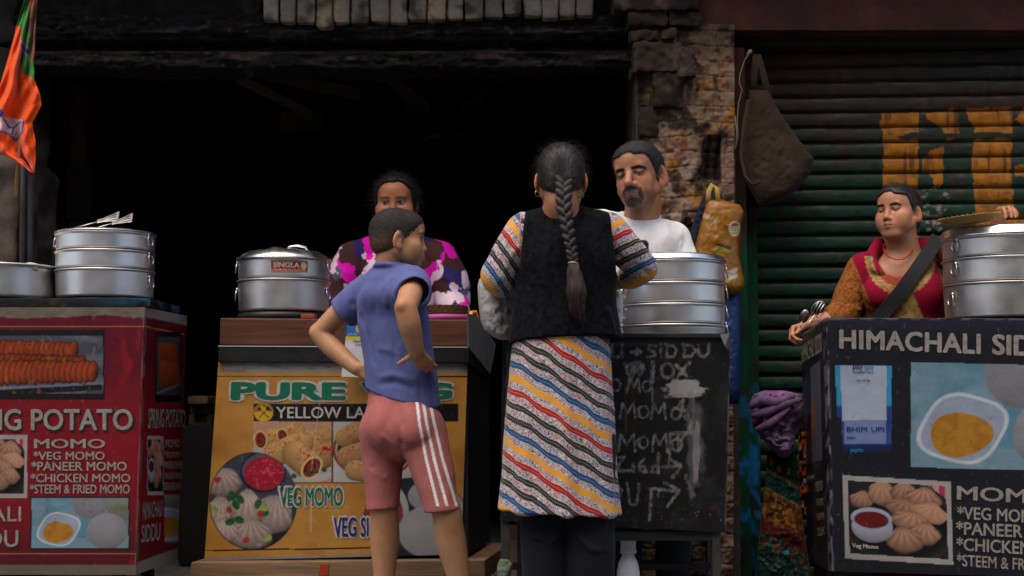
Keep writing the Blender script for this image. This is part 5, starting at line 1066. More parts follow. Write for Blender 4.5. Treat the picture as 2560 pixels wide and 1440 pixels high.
# cropped hair
H = SDF(hd.c-.14, hd.c+.15, .0027); hair_base(H, hd, .0028)
fr = hd.R
def off(X, Y, Z):
    p = [(X-hd.c[0])*fr[0, i]+(Y-hd.c[1])*fr[1, i]+(Z-hd.c[2])*fr[2, i] for i in range(3)]; x, y, z = [t/hd.k for t in p]
    lim = hairlim(x, y)
    return (z-lim)*hd.k
H.ell(hd.L(0, -.046, -.026), np.array([.060, .056, .050])*hd.k, hd.R, .03); hair_taper(H, hd, hairlim, .0028, .045, .008); ear_gap(H, hd)
hv, hq = H.mesh(1); p = hd.loc(hv); hv = hv+vnormals(hv, hq)*((fbm(hv, 260, 3, 2)-.5)*.003)[:, None]
part('hair', M('boy_hair', attr=True, rough=.7, var=(240, .5), bump=(900, .8, .002), bump2=(160, .3, .003)), boy, verts=hv, quads=hq, col=mixc(np.tile([.016, .013, .012], (len(hv), 1)), BS_*.30, sst(.045, -.035, p[:, 2])*sst(.06, .01, p[:, 1])*.75))
fuzz('hair_bristle', M('boy_bristle', (.013, .011, .010), rough=.55), boy, hd, hv, hq, 4200, .008, lambda p: (0, .5, -.3) if p[1] > .02 else (0, -.2, -1), .00028, 2, .6, .4)
# t-shirt
S = SDF((A(815, 600, 4.95)[0], 4.45, A(1000, 1040, 4.7)[2]), (A(1120, 600, 4.6)[0]+.02, 5.0, A(990, 640, 4.75)[2]), .0032)
S.chain([A(976, 762, 4.765), A(986, 820, 4.765), A(997, 900, 4.76), A(1004, 965, 4.76), A(1008, 1040, 4.76)], [.112, .116, .112, .117, .126], .03, flat=(tf, .72), kin=.02)
nb_ = A(985, 680, 4.77); S.cone(A(950, 700, 4.81), sl, .048, .047, .03); S.cone(A(1010, 694, 4.72), sr, .046, .046, .03)
S.chain([sl, A(880, 762, 4.86), A(838, 800, 4.885)], [.052, .054, .054], .025); S.chain([sr, A(1034, 722, 4.63), A(1032, 742, 4.575)], [.053, .054, .056], .025)
S.cone(A(940, 740, 4.72), A(1010, 735, 4.66), .045, .045, .04)
ring = [hd.L(0, -.032, -.083)+(math.cos(t)*tr*.047+math.sin(t)*tf*.050)*1.0+V(0, 0, -.024-.008*math.sin(t)) for t in np.linspace(0, 2*math.pi, 22)]
S.cone(hd.L(0, -.036, -.122), hd.L(0, -.036, -.15), .046, .060, .03); S.chain(ring, [.006]*22, .006, sub=1)
cut(S, A(858, 783, 4.875), A(838, 800, 4.885)-A(880, 762, 4.86)+V(-.01, 0, -.004), .085); cut(S, A(1033, 728, 4.59), V(.05, -1, -.42), .085)
S.cone(A(862, 779, 4.875), A(840, 800, 4.89), .044, .046, .002, 'sub'); S.cone(A(1036, 726, 4.615), A(1038, 735, 4.55), .047, .049, .002, 'sub')
h0, h1 = A(917, 968, 4.76), A(1092, 1012, 4.72); e_ = nrm(h1-h0); hn = nrm(np.cross(e_, tf)); hn = hn if hn[2] < 0 else -hn
cut(S, A(1004, 991, 4.76), hn, .24)
v, q = S.mesh(2)
FO = [([A(965, 700, 4.66), A(962, 780, 4.65), A(968, 870, 4.66)], .010, .006), ([A(985, 700, 4.65), A(990, 790, 4.64), A(1000, 880, 4.65)], .009, .006), ([A(1012, 700, 4.6), A(1005, 760, 4.62), A(1000, 800, 4.63)], .008, .005), ([A(945, 720, 4.68), A(935, 800, 4.68), A(938, 880, 4.68)], .009, -.005), ([A(975, 720, 4.66), A(977, 820, 4.65), A(985, 900, 4.65)], .008, -.005),
      ([A(930, 962, 4.69), A(985, 955, 4.66), A(1040, 972, 4.64), A(1085, 1000, 4.64)], .010, -.007), ([A(925, 945, 4.69), A(985, 938, 4.66), A(1050, 955, 4.64)], .010, .006), ([A(950, 872, 4.68), A(990, 882, 4.65), A(1030, 905, 4.63)], .010, .005), ([A(905, 790, 4.74), A(915, 830, 4.72), A(930, 905, 4.70)], .010, -.005), ([A(1000, 880, 4.65), A(1020, 900, 4.64), A(1060, 960, 4.63)], .010, -.005), ([A(880, 760, 4.8), A(900, 790, 4.77), A(912, 800, 4.75)], .010, -.006)]
v = folds(v, q, [(p_, w_*1.15, a_*.85) for p_, w_, a_ in FO]); v = wrinkle(v, q, .0022, (24, 24, 9), 3)
part('shirt', cloth('blue_jersey', tuple(lin((80, 86, 130))*1.05), rough=.9, sc=900), boy, verts=v, quads=q)
# shorts
S = SDF((A(895, 1000, 4.9)[0], 4.5, A(1000, 1300, 4.7)[2]), (A(1165, 1000, 4.6)[0], 4.98, A(1000, 940, 4.7)[2]), .0032)
S.chain([A(1003, 985, 4.765), A(1004, 1030, 4.76), A(1003, 1065, 4.755)], [.108, .119, .116], .03, flat=(tf, .80)); S.ell(A(966, 1066, 4.715), (.060, .060, .075), None, .04); S.ell(A(1038, 1070, 4.665), (.064, .062, .075), None, .04)
S.chain([A(958, 1075, 4.77), A(957, 1160, 4.785), A(958, 1245, 4.79), A(958, 1300, 4.79)], [.076, .063, .052, .052], .02); S.chain([A(1052, 1075, 4.71), A(1077, 1160, 4.69), A(1100, 1250, 4.67), A(1112, 1300, 4.67)], [.080, .068, .055, .055], .02)
cut(S, A(958, 1271, 4.79), V(.08, 0, -1), .10); cut(S, A(1101, 1277, 4.67), V(.12, 0, -1), .10)
S.cone(A(958, 1262, 4.79), A(958, 1290, 4.79), .047, .048, .002, 'sub'); S.cone(A(1100, 1266, 4.67), A(1104, 1300, 4.67), .049, .050, .002, 'sub')
v, q = S.mesh(2)
v = folds(v, q, [([A(1000, 1010, 4.64), A(1003, 1060, 4.62), A(1005, 1120, 4.64)], .010, -.006), ([A(1000, 1110, 4.63), A(960, 1150, 4.68), A(925, 1170, 4.72)], .010, -.006), ([A(1012, 1120, 4.62), A(1040, 1180, 4.6), A(1060, 1250, 4.6)], .012, -.005), ([A(930, 1180, 4.71), A(960, 1195, 4.72), A(990, 1180, 4.72)], .010, .004), ([A(1030, 1130, 4.58), A(1070, 1160, 4.58), A(1100, 1170, 4.6)], .010, .004), ([A(960, 1090, 4.66), A(990, 1120, 4.65)], .010, .004)]); v = wrinkle(v, q, .003, (18, 18, 9), 13)
px, py = project(v); c = np.tile(lin((152, 90, 86))*1.0, (len(v), 1))
for k in range(3):
    x0 = [1040, 1055, 1071][k]; pts = np.array([(x0, 985), (x0+9+k*3, 1060), (x0+26+k*5, 1150), (x0+54+k*8, 1262)][0:4]); d = np.full(len(v), 1e9)
    for a, b in zip(pts[:-1], pts[1:]):
        ab = b-a; t = np.clip(((px-a[0])*ab[0]+(py-a[1])*ab[1])/(ab @ ab), 0, 1); d = np.minimum(d, np.hypot(px-a[0]-t*ab[0], py-a[1]-t*ab[1]))
    c = mixc(c, [.66, .62, .62], sst(4.2, 3.2, d)*(v[:, 1] < 4.74))
c = mixc(c, lin((165, 82, 82)), sst(4, 2, np.abs(py-1262-.03*(px-960)))*(px < 1010)*.35)
part('shorts', cloth('pink_jersey', attr=True, rough=.9, sc=800), boy, verts=v, quads=q, col=c)
# ================================================================== woman with the braid
wb = thing('person', 'woman with a long braid, black vest and striped tunic at the blackboard stall', 'person', (A(1400, 900, 4.42)[0], 4.42, 0))
hd = Head(A(1403, 448, 4.42), (.06, .985, -.15), .208)
x0, x1 = A(1190, 700, 4.42)[0], A(1650, 700, 4.42)[0]
S = SDF((x0, 4.25, .78), (x1, 4.85, A(1400, 350, 4.42)[2]), .003)
hd.sculpt(S)
S.chain([hd.L(0, -.022, -.04), hd.L(0, -.035, -.09), A(1402, 545, 4.43)], [.052, .047, .062], .02)
S.chain([A(1405, 600, 4.44), A(1405, 700, 4.44), A(1400, 850, 4.44), A(1400, 960, 4.44)], [.10, .105, .11, .12], .03, flat=(V(0, 1, 0), .7))
S.chain([A(1310, 575, 4.44), A(1270, 640, 4.44), A(1240, 698, 4.47)], [.042, .040, .034], .02); S.chain([A(1240, 698, 4.47), A(1252, 712, 4.56), A(1275, 700, 4.66)], [.034, .034, .024], .008)
S.chain([A(1526, 575, 4.44), A(1570, 630, 4.46), A(1612, 676, 4.50)], [.042, .038, .034], .02); S.chain([A(1612, 676, 4.50), A(1580, 692, 4.55), A(1538, 704, 4.575)], [.034, .032, .024], .008)
hand(S, A(1275, 700, 4.66), V(.8, .5, -.1), V(0, .2, 1), V(.3, -1, 0), .88, ((.5, .6, .4),)*4); hand(S, A(1538, 704, 4.575), V(-1, .35, -.1), V(0, .2, 1), V(0, 1, 0), .88, ((.5, .6, .4),)*4)
v, q = S.mesh(2); BW = np.array(lin((176, 118, 84))*.9)
part('body', M_skin('braid_skin'), wb, verts=v, quads=q, col=hd.colour(v, BW, 'closed', haircol=(.02, .016, .015), hairline=lambda x, y, z: sst(-.03, .0, z+.03)*(y < -.02)*.6))
# hair combed to the nape
H = SDF(hd.c-.15, hd.c+.15, .0027); hair_base(H, hd, .0065); H.ell(hd.L(0, -.055, -.035), np.array([.060, .052, .060])*hd.k, hd.R, .035)
def offw(X, Y, Z):
    p = [((X-hd.c[0])*hd.R[0, i]+(Y-hd.c[1])*hd.R[1, i]+(Z-hd.c[2])*hd.R[2, i])/hd.k for i in range(3)]; x, y, z = p
    lim = np.where(y > -.02, -.012+.07*np.clip((y+.02)/.09, 0, 1), -.050-.050*np.clip((.062-np.abs(x))/.062, 0, 1)); return (z-lim)*hd.k
H.fn(offw, hd.c-.16, hd.c+.16, .012, 'sub')
hv, hq = H.mesh(2); p = hd.loc(hv); rt = np.array([.004, -.10, -.030])
ang = np.arctan2(p[:, 0]-rt[0], p[:, 2]-rt[2]); dist = np.linalg.norm(p-rt, axis=1); hv = hv+vnormals(hv, hq)*(.0022*(vn3(np.stack([ang*14, dist*8, ang*0], -1), 1, 3)-.5))[:, None]
M_hair = hairmat('braid_hair', (.016, .0125, .0118), .38, (46, 9), .6)
hair = part('hair', M_hair, wb, verts=hv, quads=hq, attrs={'hu': ang, 'hv': dist})
fuzz('combed_hair', M('combed_strand', (.016, .012, .0115), rough=.45), wb, hd, hv, hq, 1800, .045, lambda p: tuple(rt-p), .00035, 4, .06, .12, 4)
# the braid
Yb = 4.305
path = np.array([A(x, y, Yy) for x, y, Yy in [(1410, 452, 4.318), (1409, 480, 4.308), (1410, 520, 4.30), (1416, 560, 4.293), (1423, 600, 4.29), (1430, 635, 4.29), (1433, 660, 4.29)]])
def along(t):
    s_ = t*(len(path)-1); i = min(int(s_), len(path)-2); f = s_-i; return path[i]*(1-f)+path[i+1]*f
B = SDF((A(1370, 440, Yb)[0], 4.24, A(1400, 830, Yb)[2]), (A(1485, 440, Yb)[0], 4.36, A(1400, 435, Yb)[2]), .0022)
n = 22
for k in range(n):
    t = (k+.3)/n; c0 = along(t); tg = nrm(along(min(t+.03, 1))-along(max(t-.03, 0))); sx = 1 if k % 2 else -1; w_ = .0205*(1.1-.45*t)
    ax = nrm(tg*.80-sx*V(1, 0, 0)*.60); sd_ = nrm(np.cross(ax, V(0, -1, 0))); n_ = np.cross(sd_, ax)
    B.ell(c0+V(sx*w_*.50, -.004, 0), (w_*.56, w_*.62, w_*1.12), np.stack([sd_, n_, ax], 1), .0012)
bv, bq = B.mesh(1)
def st_attr(bv):
    d = np.linalg.norm(bv[:, None, [0, 2]]-path[None, ::1][:, :, [0, 2]], axis=2); j = np.argmin(d, 1); cx = path[j, 0]; s_ = np.sign(bv[:, 0]-cx)
    return (bv[:, 0]-cx)*.9+s_*bv[:, 2]*.8*-1*.0+bv[:, 2]*0.55*s_, bv[:, 2]
hu, hv_ = st_attr(bv)
part('braid', hairmat('braid_strand', (.014, .0105, .0095), .42, (420, 20), .75), wb, verts=bv, quads=bq, attrs={'hu': hu, 'hv': hv_})
T = SDF((A(1390, 640, Yb)[0], 4.22, A(1400, 815, Yb)[2]), (A(1490, 640, Yb)[0], 4.36, A(1400, 645, Yb)[2]), .0022)
T.chain([A(1433, 660, 4.29), A(1437, 690, 4.285), A(1440, 730, 4.28), A(1442, 762, 4.285), A(1441, 786, 4.29)], [.012, .021, .0275, .022, .010], .01, flat=(V(0, 1, 0), .7)); tv_, tq = T.mesh(1)
tv_ = tv_+vnormals(tv_, tq)*(.005*(vn3(np.stack([tv_[:, 0]*190, tv_[:, 1]*120, tv_[:, 2]*7], -1), 1, 3)-.5))[:, None]
part('braid_tail', hairmat('tail_hair', (.020, .0105, .0075), .48, (380, 7), .7), wb, verts=tv_, quads=tq, attrs={'hu': tv_[:, 0]+.1*(tv_[:, 2])*0, 'hv': tv_[:, 2]})
rs = random.Random(3); rts = []; dr = []
for k in range(150): a = rs.uniform(-.020, .022); rts.append(A(1440, rs.uniform(700, 775), 4.27)+V(a, rs.uniform(-.008, .012), 0)); dr.append(V(a*4+rs.uniform(-.12, .12), 0, -1))
strands('stray_hair', MATS['tail_hair'], wb, rts, dr, .042, .0006, .15, 3)
rts = []; dr = []
for k in range(45): i = rs.randrange(len(hv)); nn = nrm(hv[i]-hd.c); rts.append(hv[i]-nn*.002); dr.append(nn*.22+V(rs.uniform(-1, 1), rs.uniform(-.4, .2), rs.uniform(-.6, .8)))
strands('stray_hair', M('stray', (.03, .025, .022), rough=.5), wb, rts, dr, .026, .00022, .9, 5)
mb = MB(True); mb.tube([A(1433, 657, 4.29)+V(math.cos(t)*.0125, math.sin(t)*.011, .001*math.sin(2*t)) for t in np.linspace(0, 6.283, 20, endpoint=False)], .0032, 8, closed=True); part('hair_tie', M('hair_tie', (.42, .26, .17), rough=.7), wb, mb=mb)
for sx, pxy in ((-1, (1345, 483)), (1, (1452, 486))):
    mb = MB(True); c0 = A(*pxy, 4.425); mb.tube([c0+V(math.cos(t)*.0085, math.cos(t)*.003, math.sin(t)*.0095) for t in np.linspace(0, 6.283, 20, endpoint=False)], .0011, 6, closed=True); part('earring', M('gold', (.72, .48, .2), rough=.25, metal=1), wb, mb=mb)
# vest of black velvet
S = SDF((A(1270, 700, 4.42)[0], 4.22, A(1400, 875, 4.42)[2]), (A(1575, 700, 4.42)[0], 4.66, A(1400, 490, 4.42)[2]), .0034); ydir = V(0, 1, 0)
S.chain([A(1412, 640, 4.435), A(1414, 700, 4.435), A(1412, 770, 4.435), A(1414, 850, 4.435), A(1416, 930, 4.435)], [.140, .139, .143, .158, .176], .03, flat=(ydir, .74), kin=.02)
S.chain([A(1330, 566, 4.43), A(1405, 548, 4.42), A(1508, 566, 4.43)], [.036, .05, .036], .05); S.cone(A(1332, 580, 4.43), A(1345, 650, 4.43), .052, .07, .04); S.cone(A(1502, 580, 4.43), A(1490, 650, 4.43), .052, .07, .04)
S.cone(A(1402, 548, 4.412), A(1402, 575, 4.43), .052, .066, .02)
for px, sx in ((1306, -1), (1530, 1)): cut(S, A(px, 610, 4.43), V(sx, 0, .10), .10)
S.cone(A(1290, 905, 4.36), A(1290, 830, 4.36), .0, .0, .001) if False else None
cut(S, A(1414, 853, 4.43), V(.045, -.1, -1), .30)
v, q = S.mesh(2)
v = folds(v, q, [([A(1370, 600, 4.33), A(1362, 700, 4.33), A(1350, 850, 4.31)], .016, .005), ([A(1480, 610, 4.33), A(1490, 720, 4.33), A(1500, 850, 4.31)], .016, .006), ([A(1330, 700, 4.34), A(1322, 780, 4.33), A(1310, 850, 4.32)], .014, .006), ([A(1520, 780, 4.36), A(1540, 850, 4.36)], .012, .008), ([A(1400, 560, 4.33), A(1395, 650, 4.32)], .014, .004)]); v = wrinkle(v, q, .0022, (12, 12, 5), 8)
part('vest', M('black_velvet', (.0042, .0047, .0062), rough=.85, spec=.08, var=(70, .9), bump=(300, .4, .0012), bump2=(40, .5, .006), sheen=.03), wb, verts=v, quads=q)
# striped tunic
def kurta_mat():
    m = M('striped_tunic', (.5, .5, .5), rough=.85, bump=(700, .3, .0008), sheen=.1); nt = m.node_tree; b = nt.nodes['Principled BSDF']; N = nt.nodes.new; Lk = nt.links.new
    at_ = N('ShaderNodeAttribute'); at_.attribute_name = 'st'; tc = N('ShaderNodeTexCoord')
    nz = N('ShaderNodeTexNoise'); nz.inputs['Scale'].default_value = 38; nz.inputs['Detail'].default_value = 2; Lk(tc.outputs['Object'], nz.inputs[0])
    ma = N('ShaderNodeMath'); ma.operation = 'MULTIPLY_ADD'; ma.inputs[1].default_value = .012; Lk(nz.outputs[0], ma.inputs[0]); Lk(at_.outputs['Fac'], ma.inputs[2])
    dv = N('ShaderNodeMath'); dv.operation = 'DIVIDE'; dv.inputs[1].default_value = .207; Lk(ma.outputs[0], dv.inputs[0]); fr = N('ShaderNodeMath'); fr.operation = 'FRACT'; Lk(dv.outputs[0], fr.inputs[0])
    cols = [(.018, .018, .02), (.018, .018, .02), (.008, .052, .15), (.58, .24, .012), (.30, .006, .014)]; rp = N('ShaderNodeValToRGB'); rp.color_ramp.interpolation = 'CONSTANT'; rm = N('ShaderNodeValToRGB'); rm.color_ramp.interpolation = 'CONSTANT'
    E = rp.color_ramp.elements; G = rm.color_ramp.elements; W = (.36, .35, .35); st_ = []
    for k in range(5):
        a = k*.2; st_ += [(a, (.50, .47, .22), 0), (a+.005, cols[k], 0), (a+.050, tuple(np.array(cols[k])*.4+.28), 0), (a+.0535, cols[k], 0), (a+.097, (.36, .34, .17), 0), (a+.104, W, 1)]
    for i, (p, cc, mk) in enumerate(st_):
        e = E[0] if i == 0 else E.new(p); e.position = p; e.color = (*cc, 1); g = G[0] if i == 0 else (G[1] if i == 99 else G.new(p)); g.position = p; g.color = (mk, mk, mk, 1)
    for ramp in (E, G):
        while len(ramp) > 30: ramp.remove(ramp[len(ramp)-1])
    Lk(fr.outputs[0], rp.inputs[0]); Lk(fr.outputs[0], rm.inputs[0])
    vo = N('ShaderNodeTexVoronoi'); vo.inputs['Scale'].default_value = 190; vo.inputs['Randomness'].default_value = 1; Lk(tc.outputs['Object'], vo.inputs['Vector'])
    sp = N('ShaderNodeSeparateColor'); Lk(vo.outputs['Color'], sp.inputs[0]); fc = N('ShaderNodeValToRGB'); fc.color_ramp.interpolation = 'CONSTANT'; e = fc.color_ramp.elements; pal = [(0, (.04, .05, .22)), (.22, (.42, .02, .03)), (.42, (.02, .02, .03)), (.58, (.30, .26, .40)), (.74, (.45, .16, .03)), (.86, (.52, .50, .47))]
    e[0].color = (*pal[0][1], 1); e[1].position = pal[1][0]; e[1].color = (*pal[1][1], 1)
    for p, cc in pal[2:]: x = e.new(p); x.color = (*cc, 1)
    Lk(sp.outputs[0], fc.inputs[0]); n2_ = N('ShaderNodeTexNoise'); n2_.inputs['Scale'].default_value = 340; n2_.inputs['Detail'].default_value = 1; Lk(tc.outputs['Object'], n2_.inputs[0])
    th = N('ShaderNodeMapRange'); th.inputs[1].default_value = .47; th.inputs[2].default_value = .53; Lk(n2_.outputs[0], th.inputs[0]); mm = N('ShaderNodeMath'); mm.operation = 'MULTIPLY'; Lk(th.outputs[0], mm.inputs[0]); Lk(rm.outputs[0], mm.inputs[1])
    mx = N('ShaderNodeMix'); mx.data_type = 'RGBA'; Lk(mm.outputs[0], mx.inputs[0]); Lk(rp.outputs[0], mx.inputs[6]); Lk(fc.outputs[0], mx.inputs[7]); Lk(mx.outputs[2], b.inputs['Base Color']); return m
S = SDF((x0, 4.2, A(1400, 1320, 4.42)[2]), (x1+.02, 4.86, A(1400, 520, 4.42)[2]), .0036)
S.chain([A(1404, 700, 4.435), A(1403, 830, 4.435), A(1401, 950, 4.435), A(1400, 1100, 4.435), A(1399, 1280, 4.435), A(1399, 1330, 4.435)], [.118, .134, .146, .160, .174, .178], .03, flat=(ydir, .78), kin=.02)
S.chain([A(1312, 572, 4.44), A(1282, 625, 4.44), A(1250, 690, 4.46)], [.052, .056, .056], .03); S.chain([A(1250, 690, 4.46), A(1258, 704, 4.54), A(1270, 700, 4.62)], [.056, .050, .036], .012)
S.chain([A(1522, 572, 4.44), A(1564, 625, 4.455), A(1606, 668, 4.49)], [.052, .052, .044], .03); S.chain([A(1606, 668, 4.49), A(1585, 686, 4.545), A(1553, 697, 4.57)], [.044, .042, .032], .012)
cut(S, A(1400, 1281, 4.43), V(-.045, 0, -1), .34); cut(S, A(1556, 697, 4.57), V(-1, .3, -.15), .06)
v, q = S.mesh(2); th = np.arctan2(v[:, 0]-A(1400, 1000, 4.43)[0], -(v[:, 1]-4.435)); lowz = sst(1.05, .45, v[:, 2])*(np.abs(th) < 9)
v = v+vnormals(v, q)*((.0045*np.sin(th*7+1)+.003*np.sin(th*13))*lowz)[:, None]
px, py = project(v)
v = folds(v, q, [([A(1255, 600, 4.4), A(1240, 650, 4.4), A(1262, 690, 4.42)], .010, -.006), ([A(1290, 620, 4.38), A(1268, 660, 4.39), A(1250, 700, 4.4)], .010, .005), ([A(1560, 600, 4.42), A(1590, 650, 4.44)], .010, .005), ([A(1545, 640, 4.41), A(1590, 660, 4.44), A(1625, 690, 4.45)], .009, -.006)]); v = wrinkle(v, q, .0018, (14, 14, 7), 18)
xx, zz = v[:, 0], v[:, 2]; cx = A(1400, 900, 4.43)[0]; st_s = -(zz+.62*(xx-cx)+.0035*np.sin((xx-cx)*75+zz*9)+.003*np.sin((xx-cx)*21)); st_l = -(zz*.72+1.05*(xx-cx)); st_r = -(zz-.50*(xx-cx))
onl = (px < 1302) & (py < 770); onr = (px > 1528) & (py < 770); stv = np.where(onl, st_l+.05, np.where(onr, st_r+.06, st_s))
part('tunic', kurta_mat(), wb, verts=v, quads=q, attrs={'st': stv+.207*20+.0})
# loose dark trousers and shoes
S = SDF((A(1270, 900, 4.4)[0], 4.2, .0), (A(1560, 900, 4.4)[0], 4.75, .62), .0045)
for px, py_ in ((1365, 4.44), (1470, 4.42)):
    bx = A(px, 1400, py_)[0]; S.chain([V(bx, py_+.01, .60), V(bx, py_, .40), V(bx+.004, py_, .22), V(bx, py_+.01, .07)], [.085, .076, .074, .060], .02); cut(S, V(bx, py_, .065), V(0, 0, -1), .08)
v, q = S.mesh(2); v = folds(v, q, [([A(1320, 1325, 4.37), A(1370, 1360, 4.36), A(1410, 1330, 4.38)], .008, .008), ([A(1325, 1352, 4.37), A(1390, 1358, 4.36)], .006, -.006), ([A(1440, 1330, 4.35), A(1480, 1375, 4.34), A(1520, 1375, 4.38)], .008, .009), ([A(1510, 1300, 4.36), A(1505, 1370, 4.36)], .007, .008)]); v = wrinkle(v, q, .004, (9, 9, 7), 28)
part('trousers', cloth('navy_cotton', (.009, .0095, .014), rough=.9), wb, verts=v, quads=q)
for px, py_ in ((1365, 4.44), (1470, 4.42)):
    bx = A(px, 1400, py_)[0]; S = SDF((bx-.08, py_-.12, -.002), (bx+.08, py_+.25, .12), .005); S.chain([V(bx, py_-.03, .04), V(bx, py_+.08, .04), V(bx, py_+.17, .032)], [.040, .042, .032], .02); v, q = S.mesh(1); part('shoe', M('dark_shoe', (.02, .018, .017), rough=.6), wb, verts=v, quads=q)
# ================================================================== man in the white t-shirt
mn = thing('person', 'man with goatee in white t-shirt bending over the blackboard stall', 'person', (A(1600, 900, 5.12)[0], 5.14, 0))
hd = Head(A(1597, 440, 5.05), (-.44, -.88, -.03), .244, roll=R(-7), fw=.90, cheek=.82, jaw=.90, nose=1.2, ear=1.25, browz=.0125, arc=.002)
x0, x1 = A(1440, 600, 5.1)[0], A(1745, 600, 5.1)[0]
S = SDF((x0, 4.80, .75), (x1, 5.32, A(1600, 335, 5.05)[2]), .0027)
hd.sculpt(S)
S.chain([hd.L(0, -.012, -.045), hd.L(0, -.020, -.085), A(1600, 575, 5.15)], [.058, .056, .070], .02)
for sx in (-1, 1): S.cone(hd.L(sx*.055, -.02, -.045), A(1597+sx*-18, 565, 5.10), .014, .012, .015)
S.chain([A(1595, 620, 5.15), A(1592, 760, 5.16), A(1592, 880, 5.16)], [.11, .11, .11], .03, flat=(V(0, 1, 0), .7))
S.chain([A(1688, 605, 5.14), A(1712, 680, 5.12), A(1716, 740, 5.10)], [.045, .043, .037], .02); S.chain([A(1716, 740, 5.10), A(1680, 760, 5.08), A(1640, 770, 5.06)], [.037, .036, .026], .01)
S.chain([A(1494, 570, 5.16), A(1478, 640, 5.12), A(1476, 700, 5.06)], [.046, .042, .036], .02); S.chain([A(1476, 700, 5.06), A(1500, 706, 4.97), A(1528, 708, 4.88)], [.036, .036, .026], .01)
hand(S, A(1528, 708, 4.88), V(.75, -.55, -.15), V(-.2, -.1, 1), V(0, 1, 0), 1.0, ((.6, .7, .4),)*4); hand(S, A(1640, 770, 5.06), V(-1, -.2, -.1), V(0, -.3, 1), V(0, 1, 0), 1.0, ((.5, .6, .4),)*4)
v, q = S.mesh(2); BM = np.array(lin((156, 106, 76))*.92); DK = np.array([.018, .013, .012])
def beard(c, x, y, z, near):
    ax = np.abs(x); mo = sst(1.0, .7, np.hypot(ax/.036, (z+.0520+.14*np.maximum(ax-.008, 0))/.0098)); go = sst(1.0, .75, np.hypot(ax/.031, (z+.096)/.020)); sd_ = sst(.0075, .0045, np.abs(ax-.028-.05*(z+.07)*-1*.2))*sst(-.045, -.055, z)*sst(-.098, -.088, z); so = sst(1, .7, np.hypot(ax/.010, (z+.080)/.008))
    m = np.clip(np.maximum(np.maximum(mo, go), np.maximum(sd_, so))*(y > .035)*.97, 0, 1); c = mixc(c, DK, near*m*(.9+.1*(vn3(np.stack([x, y, z], -1), 500, 2))))
    st = sst(-.05, -.075, z)*sst(.0, .02, y)*.5; return mixc(c, DK*2, near*st*(1-m))
def hlm(x, y): return np.where(y < -.008, -.060+.052*np.clip((y+.085)/.077, 0, 1), -.016+.0*y+.074*np.clip((y-.006)/.060, 0, 1)+.012*np.clip((.03-np.abs(x))/.03, 0, 1)*np.clip((y-.03)/.04, 0, 1))
c = hd.colour(v, BM, 'closed', gaze=(-.003, 0), lip=(.22, .09, .075), brow=1.3, haircol=DK, flush=.3, beard=beard, hairline=lambda x, y, z: sst(-.012, .004, z-hlm(x, y))*.9)
part('body', M_skin('man_skin', .48), mn, verts=v, quads=q, col=c)
def cap_hair(hd, rr, fr, lim, soft=.006, step=.0027):
    H = SDF(hd.c-.16, hd.c+.16, step); hair_base(H, hd, rr)
    def off(X, Y, Z):
        x, y, z = [((X-hd.c[0])*hd.R[0, i]+(Y-hd.c[1])*hd.R[1, i]+(Z-hd.c[2])*hd.R[2, i])/hd.k for i in range(3)]; return (z-lim(x, y))*hd.k
    hair_taper(H, hd, lim, rr, .014, .010); ear_gap(H, hd); return H.mesh(1)
hv, hq = cap_hair(hd, .0055, None, hlm); hv = hv+vnormals(hv, hq)*((fbm(hv, 240, 3, 2)-.5)*.005)[:, None]
part('hair', M('man_hair', (.019, .017, .017), rough=.5, var=(240, .5), bump=(700, .9, .003), bump2=(140, .4, .004)), mn, verts=hv, quads=hq)
fuzz('hair_bristle', M('man_bristle', (.016, .014, .014), rough=.5), mn, hd, hv, hq, 3600, .012, lambda p: (0, .6, .4), .00035, 2, .7, .5)
# t-shirt
S = SDF((x0-.03, 4.9, .78), (x1+.03, 5.36, A(1600, 490, 5.1)[2]), .0034); yd = V(0, 1, 0)
S.chain([A(1590, 650, 5.15), A(1590, 720, 5.155), A(1590, 860, 5.16), A(1590, 940, 5.16)], [.150, .145, .145, .15], .03, flat=(yd, .72)); S.chain([A(1497, 568, 5.16), A(1598, 574, 5.16), A(1682, 598, 5.14)], [.050, .050, .050], .05)
S.chain([A(1680, 602, 5.14), A(1702, 660, 5.13), A(1712, 720, 5.11)], [.058, .060, .058], .03); S.chain([A(1497, 568, 5.16), A(1480, 630, 5.13), A(1477, 665, 5.10)], [.058, .058, .058], .03)
S.cone(A(1540, 590, 5.1), A(1640, 600, 5.09), .06, .06, .05)
cN = A(1590, 546, 5.115); nv_ = nrm(V(-.12, -.42, .9)); rx_ = nrm(np.cross(nv_, V(0, 1, 0))); ry_ = np.cross(nv_, rx_); ring = [cN+rx_*math.cos(t)*.078+ry_*math.sin(t)*.070 for t in np.linspace(0, 2*math.pi, 26)]
S.chain(ring, [.008]*26, .007, sub=1); cut(S, A(1477, 668, 5.10), V(0, -.4, -1), .09); cut(S, A(1712, 722, 5.1), V(.1, 0, -1), .09)
v, q = S.mesh(2)
